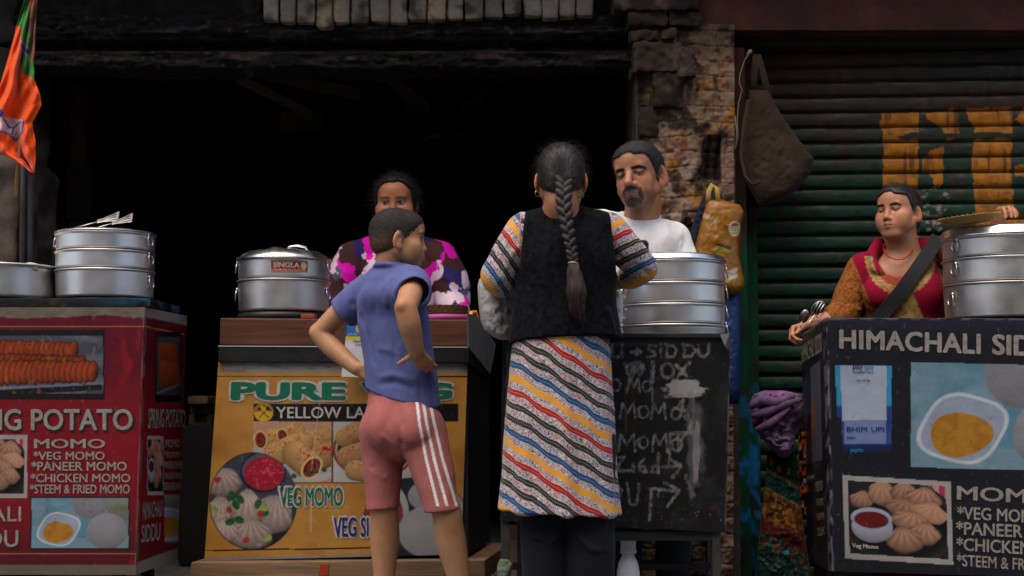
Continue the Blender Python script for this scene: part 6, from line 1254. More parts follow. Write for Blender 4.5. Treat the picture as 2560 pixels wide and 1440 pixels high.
v = folds(v, q, [([A(1630, 580, 5.06), A(1640, 610, 5.05), A(1655, 640, 5.06)], .010, .006), ([A(1665, 560, 5.09), A(1655, 600, 5.07), A(1650, 650, 5.08)], .009, .007), ([A(1690, 580, 5.09), A(1672, 620, 5.08), A(1660, 660, 5.09)], .008, -.007), ([A(1540, 560, 5.07), A(1520, 600, 5.07)], .010, .005), ([A(1600, 570, 5.05), A(1590, 640, 5.03)], .012, .004), ([A(1500, 525, 5.1), A(1515, 545, 5.09)], .008, .005), ([A(1700, 610, 5.08), A(1690, 650, 5.08)], .007, .005)]); v = folds(v, q, [([A(1672, 620, 5.07), A(1640, 610, 5.04), A(1600, 606, 5.04)], .007, .005), ([A(1676, 636, 5.08), A(1645, 632, 5.05), A(1615, 640, 5.04)], .007, -.005), ([A(1600, 560, 5.05), A(1625, 585, 5.05), A(1640, 625, 5.05)], .007, .004)]); v = wrinkle(v, q, .0062, (15, 15, 8), 5)
px, py = project(v); c = np.tile([.68, .65, .635], (len(v), 1)); rr = np.maximum(np.abs(px-1590)/32, np.abs(py-634)/34); rr = np.maximum(rr, (np.abs(px-1590)/32+np.abs(py-634)/34)*.56); c = mixc(c, [.02, .016, .022], sst(1.03, .97, rr)*(v[:, 1] < 5.12))
part('shirt', cloth('white_cotton', attr=True, rough=.9, var=(12, .06)), mn, verts=v, quads=q, col=c)
# dark trousers and shoes
S = SDF((A(1500, 900, 5.15)[0], 4.98, 0), (A(1745, 900, 5.15)[0], 5.36, .98), .005); S.chain([A(1600, 850, 5.165), A(1600, 930, 5.17)], [.14, .14], .03, flat=(yd, .75))
for px, b in ((1562, 0), (1682, .0)):
    bx = A(px, 1400, 5.16)[0]; S.chain([V(A(1575 if px < 1600 else 1635, 930, 5.17)[0], 5.17, .72), V(bx, 5.165, .45), V(bx, 5.17, .08)], [.088, .066, .056], .03); cut(S, V(bx, 5.17, .075), V(0, 0, -1), .08)
v, q = S.mesh(2); v = wrinkle(v, q, .005, (9, 9, 7), 28); part('trousers', cloth('black_denim', (.014, .014, .018), rough=.9), mn, verts=v, quads=q)
for px in (1562, 1682):
    bx = A(px, 1400, 5.16)[0]; S = SDF((bx-.08, 4.9, -.002), (bx+.08, 5.3, .13), .005); S.chain([V(bx, 5.2, .045), V(bx, 5.08, .042), V(bx, 5.0, .032)], [.042, .044, .034], .02); v, q = S.mesh(1); part('shoe', MATS['dark_shoe'], mn, verts=v, quads=q)
# ================================================================== woman in the red tunic
wr_ = thing('person', 'woman in a red embroidered tunic with closed eyes holding ladles behind the black stall', 'person', (A(2255, 900, 5.53)[0], 5.53, 0))
hd = Head(A(2246, 531, 5.50), (-.69, -.72, .06), .214, roll=R(-2), cheek=1.14, jaw=1.02, nose=.95, fw=1.04, ear=1.15, browz=.0150)
x0, x1 = A(1955, 700, 5.43)[0], A(2560, 700, 5.5)[0]
S = SDF((x0, 5.30, .78), (x1, 5.70, A(2246, 440, 5.5)[2]), .0028)
hd.sculpt(S)
S.chain([hd.L(0, -.012, -.045), hd.L(0, -.020, -.085), A(2262, 660, 5.55)], [.056, .054, .066], .02); S.ell(hd.L(0, .035, -.098), np.array([.042, .038, .022])*hd.k, hd.R, .02)
S.ell(A(2255, 700, 5.52), (.13, .07, .09), None, .03)
S.chain([A(2255, 690, 5.54), A(2255, 790, 5.55), A(2255, 880, 5.55)], [.11, .11, .11], .03, flat=(V(0, 1, 0), .7))
wR = A(2022, 812, 5.465); S.chain([A(2152, 672, 5.54), A(2128, 730, 5.53), A(2112, 785, 5.52)], [.044, .042, .036], .02); S.chain([A(2112, 785, 5.52), A(2070, 802, 5.49), wR], [.036, .035, .025], .01)
JR = hand(S, wR, V(-.85, -.25, -.30), V(.15, -.9, .55), V(.2, -.4, -1), .88, ((.9, 1.0, .6), (.95, 1.05, .6), (1.0, 1.1, .6), (1.05, 1.1, .6)), (.3, .35, .35))
wL = A(2492, 553, 5.50); S.chain([A(2352, 628, 5.56), A(2420, 660, 5.60), A(2480, 670, 5.60)], [.044, .040, .036], .02); S.chain([A(2480, 670, 5.60), A(2490, 610, 5.56), wL], [.036, .034, .025], .01)
JL = hand(S, wL, V(.12, -.78, .42), V(-1, -.05, .0), V(0, -.3, -1), .90, ((.55, .75, .55), (.5, .75, .55), (.5, .7, .55), (.45, .7, .5)), (.55, .35, .5), .10)
v, q = S.mesh(2); BR = np.array(lin((172, 118, 86))*1.0); DK = np.array([.014, .011, .012])
def hlr(x, y): return np.where(y < -.006, -.075+.050*np.clip((y+.085)/.08, 0, 1), -.024+.082*np.clip((y-.0)/.050, 0, 1)+.014*np.clip((y-.055)/.02, 0, 1)*np.clip((.035-np.abs(x))/.02, 0, 1))
c = hd.colour(v, BR, 'closed', lip=(.22, .07, .062), brow=1.15, haircol=DK, flush=.25, hairline=lambda x, y, z: sst(-.006, .003, z-hlr(x, y))*.8)
lp = hd.loc(v); c = mixc(c, [.30, .02, .02], sst(.006, .003, np.hypot(lp[:, 0], (lp[:, 2]-.078)/1.6))*(lp[:, 1] > .03)*.9)
part('body', M_skin('red_skin', .48), wr_, verts=v, quads=q, col=c)
H = SDF(hd.c-.17, hd.c+.17, .0027); hair_base(H, hd, .0075)
def off(X, Y, Z):
    x, y, z = [((X-hd.c[0])*hd.R[0, i]+(Y-hd.c[1])*hd.R[1, i]+(Z-hd.c[2])*hd.R[2, i])/hd.k for i in range(3)]; return (z-hlr(x, y))*hd.k
hair_taper(H, hd, hlr, .0075, .014, .006); ear_gap(H, hd); H.ell(hd.L(.012, -.118, -.022), np.array([.042, .036, .046])*hd.k, hd.R, .010); hv, hq = H.mesh(1); p = hd.loc(hv)
ang = np.arctan2(p[:, 0], p[:, 2]+.03); part('hair', hairmat('red_hair', (.018, .015, .017), .36, (46, 12), .6), wr_, verts=hv, quads=hq, attrs={'hu': ang, 'hv': p[:, 1]})
rs = random.Random(8); rts = []; dr = []
for k in range(50):
    i = rs.randrange(len(hv)); nn = nrm(hv[i]-hd.c); rts.append(hv[i]-nn*.002); dr.append(nn*.3+V(rs.uniform(-.5, 1), rs.uniform(-.3, .3), rs.uniform(-.6, .4)))
strands('stray_hair', MATS['stray'], wr_, rts, dr, .035, .00028, .8, 5)
fuzz('combed_hair', M('red_strand', (.017, .014, .015), rough=.4), wr_, hd, hv, hq, 1500, .04, lambda p: (0, -1, .1-p[2]*3), .00032, 4, .06, .12, 4)
# tunic
S = SDF((A(2060, 700, 5.5)[0], 5.30, A(2200, 880, 5.5)[2]), (A(2520, 700, 5.55)[0], 5.70, A(2246, 590, 5.5)[2]), .0032); yd = V(0, 1, 0)
S.chain([A(2258, 730, 5.545), A(2260, 790, 5.55), A(2260, 870, 5.55)], [.158, .160, .165], .03, flat=(yd, .68)); S.ell(A(2205, 735, 5.47), (.075, .055, .070), None, .04); S.ell(A(2315, 735, 5.47), (.070, .055, .070), None, .04)
S.chain([A(2160, 668, 5.54), A(2262, 640, 5.565), A(2348, 622, 5.56)], [.050, .055, .050], .05)
S.chain([A(2155, 676, 5.54), A(2130, 730, 5.53), A(2112, 782, 5.52)], [.058, .060, .056], .03); S.chain([A(2112, 782, 5.52), A(2088, 796, 5.50)], [.056, .050], .012)
S.chain([A(2352, 630, 5.56), A(2420, 662, 5.60), A(2478, 674, 5.60)], [.056, .054, .050], .03); S.chain([A(2478, 674, 5.60), A(2486, 628, 5.57)], [.048, .042], .012)
cN = A(2250, 655, 5.50); nv_ = nrm(V(-.10, -.62, .76)); rx_ = nrm(np.cross(nv_, V(0, 1, 0))); ry_ = np.cross(nv_, rx_)
S.chain([A(2178, 640, 5.50), A(2186, 668, 5.47), A(2204, 682, 5.455)], [.016, .015, .013], .012)      # turned-back collar points
S.chain([A(2198, 606, 5.54), A(2185, 625, 5.52), A(2178, 640, 5.50)], [.018, .017, .016], .012); S.chain([A(2300, 620, 5.56), A(2325, 612, 5.55)], [.026, .03], .02)
S.ell(A(2250, 648, 5.47), (.080, .10, .056), rot_frame((.1, -.9, -.1)), .006, 'sub'); S.ell(A(2246, 672, 5.43), (.055, .07, .030), None, .010, 'sub')
v, q = S.mesh(2)
v = folds(v, q, [([A(2170, 760, 5.46), A(2210, 775, 5.43), A(2260, 790, 5.43)], .012, -.006), ([A(2150, 700, 5.49), A(2160, 760, 5.47)], .010, -.008), ([A(2110, 790, 5.47), A(2130, 770, 5.47), A(2150, 775, 5.48)], .007, .007), ([A(2095, 775, 5.47), A(2120, 760, 5.47), A(2145, 756, 5.48)], .007, -.006), ([A(2335, 640, 5.5), A(2340, 700, 5.48)], .010, -.006)]); v = wrinkle(v, q, .0022, (13, 13, 8), 45)
px, py = project(v); RED = lin((132, 12, 40))*.95; c = np.tile(RED, (len(v), 1)); front = (v[:, 1] < 5.56)
pn = np.abs(np.sin(fbm(v, 75, 3, 2)*34)); paisley = mixc(np.tile(lin((112, 50, 28))*.9, (len(v), 1)), lin((158, 104, 46))*.8, sst(.35, .7, pn)); paisley = mixc(paisley, lin((110, 24, 28)), sst(.6, .68, fbm(v, 110, 13, 2))*.7)
slv = np.maximum(sst(2, -2, px-(2130+.42*(py-645)))*(py > 630), sst(2338, 2342, px-.13*(py-600))*(py < 700)*1.0); c = clipm(c, paisley, slv)
dn = np.abs(np.hypot((px-2252)/70, (py-640)/76)); band = sst(.98, 1.02, dn)*sst(1.30, 1.26, dn+.02*np.sin(np.arctan2(py-640, px-2252)*46))*(py > 640)*front
emb = mixc(np.tile(lin((160, 124, 66)), (len(v), 1)), lin((112, 124, 84)), sst(.50, .62, fbm(v, 75, 5, 2))*.7); emb = mixc(emb, lin((84, 74, 76)), sst(.58, .66, fbm(v, 120, 9, 2))*.6); emb = mixc(emb, lin((150, 60, 46)), sst(.6, .68, fbm(v, 110, 29, 2))*.7); c = clipm(c, emb, band*(1-slv))
yk = (np.abs(px-2245) < 45)*(py > 668)*(py < 730)*(dn < 1.0)*front; yoke = mixc(np.tile(lin((150, 70, 44)), (len(v), 1)), lin((90, 30, 30)), sst(.4, .6, np.abs(np.sin(px*.9)*np.sin(py*.9)))); c = clipm(c, yoke, yk*1.0)
pw = 16+.30*np.maximum(py-720, 0); plk = sst(pw+2, pw-2, np.abs(px-(2262+.10*(py-720))))*(py > 712)*front; c = clipm(c, emb, plk*(1-slv))
part('tunic', cloth('red_wool', attr=True, rough=.9), wr_, verts=v, quads=q, col=c)
ts = np.linspace(0, 1, 34); sx, sy = 2346-182*ts+10*np.sin(ts*3.1), 592+240*ts; P, N_ = snap(v, q, sx, sy, 0); yd_ = np.array([P[max(i-4, 0):i+5, 1].min() for i in range(34)])
for _ in range(5): yd_ = np.convolve(np.pad(yd_, 2, 'edge'), np.ones(5)/5, 'valid')
P = at(sx, sy, yd_-.007); N_ = np.array([nrm(N_[max(i-6, 0):i+7].mean(0)*V(1, 1, .6)) for i in range(34)]); part('strap', M('black_webbing', (.014, .015, .018), rough=.8, bump=(600, .4, .001)), wr_, mb=ribbon(P, .027, N_, .003))
mb = MB(True); Np = [A(x, y, Yy) for x, y, Yy in [(2208, 612, 5.50), (2211, 630, 5.475), (2222, 642, 5.455), (2240, 649, 5.445), (2258, 648, 5.445), (2272, 638, 5.45), (2284, 622, 5.47)]]
for i in range(len(Np)-1):
    for k in range(6):
        p = Np[i]+(Np[i+1]-Np[i])*k/6; mb.lathe([(0, -.0032), (.0028, -.0018), (.0034, 0), (.0028, .0018), (0, .0032)], p, 8)
part('necklace', M('red_beads', (.45, .02, .01), rough=.3), wr_, mb=mb)
mb = MB(True); e0 = hd.L(.079, .000, -.048); mb.tube([e0+hd.R[:, 1]*math.cos(t)*.006+V(0, 0, math.sin(t)*.0085) for t in np.linspace(0, 6.283, 18, endpoint=False)], .0016, 6, closed=True); part('earring', MATS['gold'], wr_, mb=mb)
mb = MB(True); e0 = hd.L(.0205, .0905, -.035); mb.lathe([(0, -.0018), (.0018, 0), (0, .0018)], e0, 8); part('nose_pin', MATS['gold'], wr_, mb=mb)
j = JL[2]; mb = MB(True); mid = j[0]*.55+j[1]*.45; dd = nrm(j[1]-j[0]); s1 = nrm(np.cross(dd, V(0, 0, 1))); s2 = np.cross(dd, s1); mb.tube([mid+(s1*math.cos(t)+s2*math.sin(t))*.0092 for t in np.linspace(0, 6.283, 18, endpoint=False)], .0018, 6, closed=True); part('ring', MATS['gold'], wr_, mb=mb)
S = SDF((A(2120, 900, 5.5)[0], 5.30, 0), (A(2400, 900, 5.5)[0], 5.72, .98), .006); S.chain([A(2260, 850, 5.55), V(A(2260, 850, 5.55)[0], 5.55, .5), V(A(2260, 850, 5.55)[0], 5.55, .06)], [.165, .15, .14], .03, flat=(yd, .75)); cut(S, V(A(2260, 850, 5.55)[0], 5.55, .06), V(0, 0, -1), .2); v, q = S.mesh(2); part('skirt', cloth('red_skirt', (.16, .01, .025), rough=.9), wr_, verts=v, quads=q)
# the ladles in her hand
pz = np.mean([np.mean(JR[i][1:3], axis=0) for i in range(4)], axis=0)
for k, nm in enumerate(('serving_spoon', 'slotted_ladle')):
    tip = A(2008, 798, 5.40) if k == 0 else A(2037, 786, 5.43); tail = A(1983, 866, 5.44) if k == 0 else A(1988, 860, 5.46); d = nrm(tip-tail)
    t = thing(nm, ['steel serving spoon with oval bowl held upright in the hand of the woman in red', 'slotted steel ladle held beside the spoon by the woman in red'][k], ['spoon', 'ladle'][k], tuple(tail))
    mb = MB(True); mb.tube([tail, tail+(tip-tail)*.45, tip], [.0045, .0035, .0035], 8, flat=.6); part('handle', M_wire, t, mb=mb)
    if k == 0:
        mb = MB(True); Rr = np.stack([nrm(np.cross(d, V(0, 1, 0))), V(0, 1, 0), d], 1); vv = []; n1, n2_ = 24, 8
        for i in range(n1):
            for jx in range(n2_): a = 2*math.pi*i/n1; r = jx/(n2_-1); vv.append(tip+d*.012+Rr[:, 0]*math.cos(a)*r*.0185+d*math.sin(a)*r*.028+V(0, 1, 0)*(r*r-1)*.010)
        ff = [(i*n2_+jx, ((i+1) % n1)*n2_+jx, ((i+1) % n1)*n2_+jx+1, i*n2_+jx+1) for i in range(n1) for jx in range(n2_-1)]; mb.add(vv, ff); o = part('bowl', M('dark_steel', (.30, .29, .26), rough=.35, metal=1), t, mb=mb); sm = o.modifiers.new('thickness', 'SOLIDIFY'); sm.thickness = .0012
    else:
        mb = MB(True); c0 = tip+d*.022; Rx = nrm(np.cross(d, V(0, 1, 0))); mb.tube([c0+Rx*math.cos(a)*.023+d*math.sin(a)*.034 for a in np.linspace(0, 6.283, 28, endpoint=False)], .0022, 6, closed=True)
        for o_ in (-.011, 0, .011): h_ = .034*math.sqrt(1-(o_/.023)**2); mb.tube([c0+Rx*o_-d*h_, c0+Rx*(o_+.003)+d*h_], .0022, 6)
        part('bowl', M_wire, t, mb=mb)
# ================================================================== woman in the blotched shirt
wc = thing('person', 'woman in a pink, navy and white blotched shirt half hidden behind the boy', 'person', (A(992, 900, 5.86)[0], 5.86, 0))
hd = Head(A(990, 508, 5.84), (-.06, -.99, -.10), .228, cheek=1.2, fw=1.06, nose=.9, jaw=1.05)
x0, x1 = A(800, 700, 5.85)[0], A(1185, 700, 5.85)[0]
S = SDF((x0, 5.60, .78), (x1, 6.02, A(990, 420, 5.85)[2]), .003)
hd.sculpt(S); S.chain([hd.L(0, -.012, -.045), hd.L(0, -.020, -.09), A(992, 620, 5.88)], [.056, .054, .066], .02); S.chain([A(992, 680, 5.87), A(992, 800, 5.88), A(992, 880, 5.88)], [.11, .11, .11], .03, flat=(V(0, 1, 0), .7))
S.chain([A(882, 640, 5.88), A(858, 700, 5.87), A(846, 755, 5.86)], [.044, .042, .036], .02); S.chain([A(846, 755, 5.86), A(870, 790, 5.80), A(895, 800, 5.74)], [.036, .034, .025], .01)
S.chain([A(1102, 640, 5.88), A(1128, 700, 5.87), A(1138, 755, 5.85)], [.044, .042, .036], .02); S.chain([A(1138, 755, 5.85), A(1150, 785, 5.76), A(1158, 795, 5.68)], [.036, .034, .025], .01)
hand(S, A(895, 800, 5.74), V(.7, -.6, 0), V(0, -.2, 1), V(0, 1, 0), .88, ((.5, .6, .4),)*4); hand(S, A(1158, 795, 5.68), V(.2, -.9, 0), V(-1, 0, .2), V(0, 0, -1), .88, ((.4, .6, .4),)*4)
v, q = S.mesh(2); BC = np.array(lin((156, 100, 68))*1.15); DK = np.array([.013, .011, .011])
def hlc(x, y): return np.where(y < -.0, -.09, -.035+.10*np.clip((y-.0)/.052, 0, 1)+.02*np.clip((y-.052)/.02, 0, 1)-.006*np.clip((np.abs(x)-.02)/.03, 0, 1))
c = hd.colour(v, BC, 'open', lip=(.24, .09, .075), brow=.75, haircol=DK, flush=.5, gaze=(.002, -.001), hairline=lambda x, y, z: sst(-.006, .003, z-hlc(x, y))*.85)
part('body', M_skin('camo_skin', .48), wc, verts=v, quads=q, col=c)
H = SDF(hd.c-.17, hd.c+.17, .003); hair_base(H, hd, .0125); H.ell(hd.L(0, -.055, -.04), np.array([.07, .055, .06])*hd.k, hd.R, .03)
def off(X, Y, Z):
    x, y, z = [((X-hd.c[0])*hd.R[0, i]+(Y-hd.c[1])*hd.R[1, i]+(Z-hd.c[2])*hd.R[2, i])/hd.k for i in range(3)]; return (z-hlc(x, y))*hd.k
hair_taper(H, hd, hlc, .0125, .016, .012); hv, hq = H.mesh(1); p = hd.loc(hv)
part('hair', hairmat('camo_hair', (.017, .015, .016), .40, (40, 10), .6), wc, verts=hv, quads=hq, attrs={'hu': np.arctan2(p[:, 0], p[:, 2]+.02), 'hv': p[:, 1]})
rs = random.Random(18); rts = []; dr = []
for k in range(90):
    i = rs.randrange(len(hv)); nn = nrm(hv[i]-hd.c); rts.append(hv[i]-nn*.003); dr.append(nn*.5+V(rs.uniform(-.6, .6), rs.uniform(.0, .8), rs.uniform(-.5, .5)))
strands('stray_hair', MATS['stray'], wc, rts, dr, .035, .0003, .7, 5)
fuzz('combed_hair', M('camo_strand', (.017, .014, .015), rough=.45), wc, hd, hv, hq, 2600, .06, lambda p: (p[0]*8, -1, .2), .00042, 4, .26, .35, 4)
S = SDF((x0-.02, 5.60, A(992, 900, 5.86)[2]), (x1+.02, 6.06, A(992, 560, 5.86)[2]), .0036); yd = V(0, 1, 0)
S.chain([A(992, 715, 5.88), A(992, 780, 5.885), A(992, 880, 5.89)], [.168, .165, .17], .03, flat=(yd, .7)); S.chain([A(886, 645, 5.89), A(992, 612, 5.89), A(1098, 645, 5.89)], [.056, .060, .056], .05)
S.chain([A(884, 648, 5.88), A(858, 705, 5.87), A(846, 752, 5.86)], [.068, .072, .066], .03); S.chain([A(846, 752, 5.86), A(872, 792, 5.79)], [.064, .05], .012); S.chain([A(1100, 648, 5.88), A(1126, 705, 5.87), A(1132, 752, 5.85)], [.068, .072, .066], .03); S.chain([A(1132, 752, 5.85), A(1142, 784, 5.77)], [.064, .05], .012)
S.chain([hd.L(.058, .0, -.10), hd.L(.045, .05, -.125), hd.L(.012, .085, -.165)], [.016, .015, .012], .01); S.chain([hd.L(-.058, .0, -.10), hd.L(-.045, .05, -.125), hd.L(-.012, .085, -.165)], [.016, .015, .012], .01); S.chain([hd.L(.058, 0, -.10), hd.L(0, -.06, -.09), hd.L(-.058, 0, -.10)], [.017]*3, .01)
v, q = S.mesh(2); v = folds(v, q, [([A(930, 640, 5.76), A(925, 700, 5.75), A(920, 760, 5.76)], .012, .008), ([A(905, 650, 5.78), A(895, 720, 5.78)], .010, -.009), ([A(1080, 650, 5.77), A(1090, 720, 5.77)], .010, -.009), ([A(1060, 650, 5.76), A(1055, 740, 5.75)], .012, .007), ([A(1110, 690, 5.8), A(1150, 720, 5.8)], .010, .007), ([A(850, 690, 5.8), A(880, 740, 5.79)], .010, .007)]); v = wrinkle(v, q, .004, (11, 11, 6), 65)
w3 = v+np.stack([fbm(v, 14, 1, 3), fbm(v, 14, 11, 3), fbm(v, 14, 21, 3)], -1)*.10+np.stack([fbm(v, 60, 31, 2), v[:, 0]*0, fbm(v, 60, 41, 2)], -1)*.016
rs_ = np.random.RandomState(12); pts = np.stack([rs_.uniform(x0-.1, x1+.2, 950), rs_.uniform(5.68, 6.08, 950), rs_.uniform(.85, 1.42, 950)], -1); pal = np.array([lin((190, 165, 178)), lin((62, 34, 34)), lin((36, 30, 78)), lin((196, 12, 150)), lin((74, 70, 96)), lin((196, 176, 186)), lin((200, 176, 190)), lin((40, 32, 80)), lin((200, 14, 150))])*1.2; pid = rs_.choice(9, 950, p=[.22, .13, .16, .14, .08, .11, .0, .08, .08])
best = np.full(len(v), 1e9); ci = np.zeros(len(v), int)
for p_, k in zip(pts, pid):
    d = ((w3-p_)*np.array([1, .8, .75])); d = (d*d).sum(1); m = d < best; best[m] = d[m]; ci[m] = k
part('shirt', cloth('blotched_cotton', attr=True, rough=.85, var=(12, .06)), wc, verts=v, quads=q, col=pal[ci])
S = SDF((A(880, 900, 5.86)[0], 5.6, 0), (A(1110, 900, 5.86)[0], 6.1, .95), .006); cx = A(992, 900, 5.88)[0]; S.chain([A(992, 860, 5.88), V(cx, 5.88, .5), V(cx, 5.88, .06)], [.16, .15, .14], .03, flat=(yd, .75)); cut(S, V(cx, 5.88, .06), V(0, 0, -1), .2); v, q = S.mesh(2); part('skirt', cloth('dark_skirt', (.02, .018, .022), rough=.9), wc, verts=v, quads=q)
# ================================================================== flag at the left
fl = thing('flag', 'orange and green party flag hanging furled on a bamboo pole by the stone pillar', 'flag', tuple(A(50, 480, 5.35)))
mb = MB(True); mb.tube([A(38, 490, 5.36), A(46, 400, 5.36), A(62, 250, 5.37), A(82, 60, 5.38), A(96, -60, 5.39)], .0072, 10)
for f_ in (.15, .42): p = A(38, 490, 5.36)*(1-f_)+A(62, 250, 5.37)*f_; mb.lathe([(.0072, -.003), (.0086, 0), (.0072, .003)], p, 10)
part('pole', M('bamboo', (.30, .17, .075), rough=.6, var=(40, .3, (1, 1, .2))), fl, mb=mb)
rows = [(-40, 70, 84), (0, 62, 92), (60, 44, 88), (110, 30, 86), (160, 16, 84), (200, 4, 86), (235, -8, 100), (262, -22, 104), (285, -26, 92), (305, -26, 80), (330, -24, 84), (355, -20, 88), (380, -4, 88), (405, 40, 88), (432, 80, 86)]
ry = np.array([r[0] for r in rows], float); rl = np.array([r[1] for r in rows], float); rr_ = np.array([r[2] for r in rows], float)
nv_, nu_ = 190, 70; v = []; cc = []
T, U = np.meshgrid(np.linspace(0, 1, nv_), np.linspace(0, 1, nu_), indexing='ij'); y = -40+T*472; xl = np.interp(y, ry, rl); xr = np.interp(y, ry, rr_); x = xl+(xr-xl)*U
dep = 5.34+.022*np.sin(U*9+y*.008)+.012*np.sin(U*21+y*.02)+.03*np.exp(-((U-.52)/.10)**2)-.02*np.exp(-((U-.75)/.12)**2)+.006*np.sin(x*.18+y*.11)
v = at(x.ravel(), y.ravel(), dep.ravel()); xf, yf = x.ravel(), y.ravel(); OR, GR, BL, WH = lin((226, 78, 12))*.95, lin((44, 122, 34))*.9, lin((34, 52, 132)), lin((190, 176, 176))
c = np.tile(OR, (len(xf), 1)); fold = 53+.012*yf
g = ((xf > fold-2) & (yf < 180+ (xf-52)*.55) & (yf > -50)) | ((xf < fold) & (yf < 68-(60-xf)*.2)); c = mixc(c, GR, g*1.0); c = mixc(c, lin((120, 34, 20)), ((xf > 70) & (yf < 150) & (xf > 72+.02*yf))*.9)
bd = (xf > fold-3) & (xf < 73) & (np.abs(yf-(112+(xf-52)*1.0)) < 9); c = mixc(c, BL, bd*1.0); c = mixc(c, WH, ((xf > fold-3) & (xf < 73) & (np.abs(np.abs(yf-(112+(xf-52)*1.0))-9.5) < 1.5))*.8)
pet = inpoly(xf, yf, [(-30, 300), (10, 292), (58, 300), (56, 330), (40, 356), (20, 334), (-8, 322), (-30, 314)]); c = mixc(c, WH, pet*.9)
for pts in [[(-30, 316), (8, 330), (24, 336), (40, 352), (56, 330), (58, 300)], [(8, 294), (22, 318), (34, 320), (52, 304)], [(34, 320), (30, 334)]]: c = line(c, xf, yf, pts, 4.5, BL, 1)
c = mixc(c, BL, (np.hypot((xf+6)/14, (yf-282)/12) < 1)*1.0); c = mixc(c, WH, (np.hypot((xf+8)/6, (yf-284)/6) < 1)*.8)
o = part('cloth', cloth('flag_satin', attr=True, rough=.55, sc=500, st=.15, sheen=.2), fl, verts=v, quads=grid_quads(nu_, nv_), col=c); sm = o.modifiers.new('thickness', 'SOLIDIFY'); sm.thickness = .002
# ================================================================== bags and cloths
def hang(name, mat, parent, outline_rows, Y, bulge, painter=None, step=3.0, rum=.006, seed=0, kind=None, under=.0):
    """a filled cloth body: outline rows (y, left, right) seen from the street, given depth and crumples"""
    R_ = np.array(outline_rows, float); y0, y1 = R_[0, 0], R_[-1, 0]; W = (R_[:, 2]-R_[:, 1]).max(); nu = max(12, int(W/step)); nv = max(12, int((y1-y0)/step))
    vs = []; qs = []; cols = []; off = 0
    for side in (-1, 1):
        T, U = np.meshgrid(np.linspace(0, 1, nv), np.linspace(0, 1, nu), indexing='ij'); y = y0+(y1-y0)*T; xl = np.interp(y, R_[:, 0], R_[:, 1]); xr = np.interp(y, R_[:, 0], R_[:, 2]); x = xl+(xr-xl)*U
        prof = np.sqrt(np.clip(1-(2*U-1)**2, 0, 1))*np.clip(np.sqrt(np.clip(1-(2*T-1)**8, 0, 1)), .02, 1); d = Y+side*bulge*prof*(.55+.45*T)
        pp = np.stack([x/80, y/80, np.full_like(x, side)], -1); d = d+(fbm(pp, 2.2, seed, 4)-.5)*rum*6*prof+(1-np.abs(fbm(pp, 5, seed+5, 2)-.5)*4)*rum*prof*side
        v = at(x.ravel(), y.ravel(), d.ravel()); vs.append(v); q = grid_quads(nu, nv); q = q if side < 0 else q[:, ::-1]; qs.append(q+off); off += len(v)
        if painter is not None: cols.append(painter(x.ravel(), y.ravel()))
    return part(name, mat, parent, verts=np.concatenate(vs), quads=np.concatenate(qs), col=np.concatenate(cols) if cols else None)
# brown cloth bag on the shutter
bg_ = thing('cloth_bag', 'dusty brown cloth bag hanging from a nail at the top left of the shutter', 'bag', tuple(A(1935, 510, 5.68)))
hang('pouch', cloth('brown_canvas', (.034, .021, .0135), rough=.95, var=(9, .35)), bg_, [(225, 1874, 1920), (262, 1872, 1938), (300, 1860, 1962), (340, 1852, 1990), (380, 1850, 2020), (395, 1850, 2034), (430, 1856, 2028), (455, 1864, 2010), (480, 1878, 1986), (500, 1890, 1950), (515, 1898, 1915)], 5.60, .10, rum=.0035, seed=4)
mb = MB(True); mb.tube([A(x, y, 5.60) for x, y in [(1884, 235), (1886, 180), (1890, 138), (1894, 138), (1904, 170), (1914, 210), (1926, 250)]], .013, 8, flat=.25); part('strap', MATS['brown_canvas'], bg_, mb=mb)
mb = MB(True); mb.tube([A(1870, 250, 5.53), A(1858, 320, 5.51), A(1852, 390, 5.50), A(1862, 440, 5.495), A(1880, 462, 5.49), A(1900, 455, 5.49)], .006, 6); part('drawstring', MATS['brown_canvas'], bg_, mb=mb)
# yellow printed bag and things beside it
yb = thing('shopping_bag', 'shiny yellow printed plastic shopping bag hanging on the brick pillar', 'bag', tuple(A(1795, 735, 5.45)))
def ypaint(x, y):
    c = np.tile(lin((150, 98, 12))*.62, (len(x), 1)); c = mixc(c, lin((140, 84, 8))*.8, sst(.45, .7, n2(x/16, y/30, 1, 3))*.8); c = mixc(c, lin((180, 126, 30))*.65, sst(.6, .7, n2(x/9, y/14, 1, 7))*.6)
    c = mixc(c, lin((178, 160, 130))*.8, inpoly(x, y, [(1756, 532), (1776, 536), (1774, 548), (1754, 544)])*.7); r = np.hypot((x-1837)/15, (y-572)/19); c = mixc(c, lin((200, 190, 170))*.8, sst(1.05, .95, r)); c = mixc(c, lin((210, 150, 40))*.8, sst(.85, .78, r)); c = mixc(c, lin((170, 40, 30))*.8, sst(.85, .78, r)*(y < 566)); c = mixc(c, lin((200, 200, 150))*.8, sst(.85, .78, r)*(np.abs(y-573) < 7))
    c = mixc(c, lin((170, 160, 140))*.8, (np.hypot((x-1782)/9, (y-552)/10) < 1)*(n2(x/5, y/5, 1, 2) > .45)*.7); c = mixc(c, lin((24, 26, 14)), inpoly(x, y, [(1792, 607), (1828, 618), (1826, 624), (1790, 613)])*.95); c = mixc(c, lin((120, 130, 30))*.8, inpoly(x, y, [(1790, 614), (1826, 625), (1820, 634), (1788, 624)])*.9); c = mixc(c, lin((170, 168, 150))*.75, inpoly(x, y, [(1812, 680), (1843, 668), (1843, 694), (1814, 706)])*(.6+.4*(np.sin(y*1.6) > 0)))
    return c
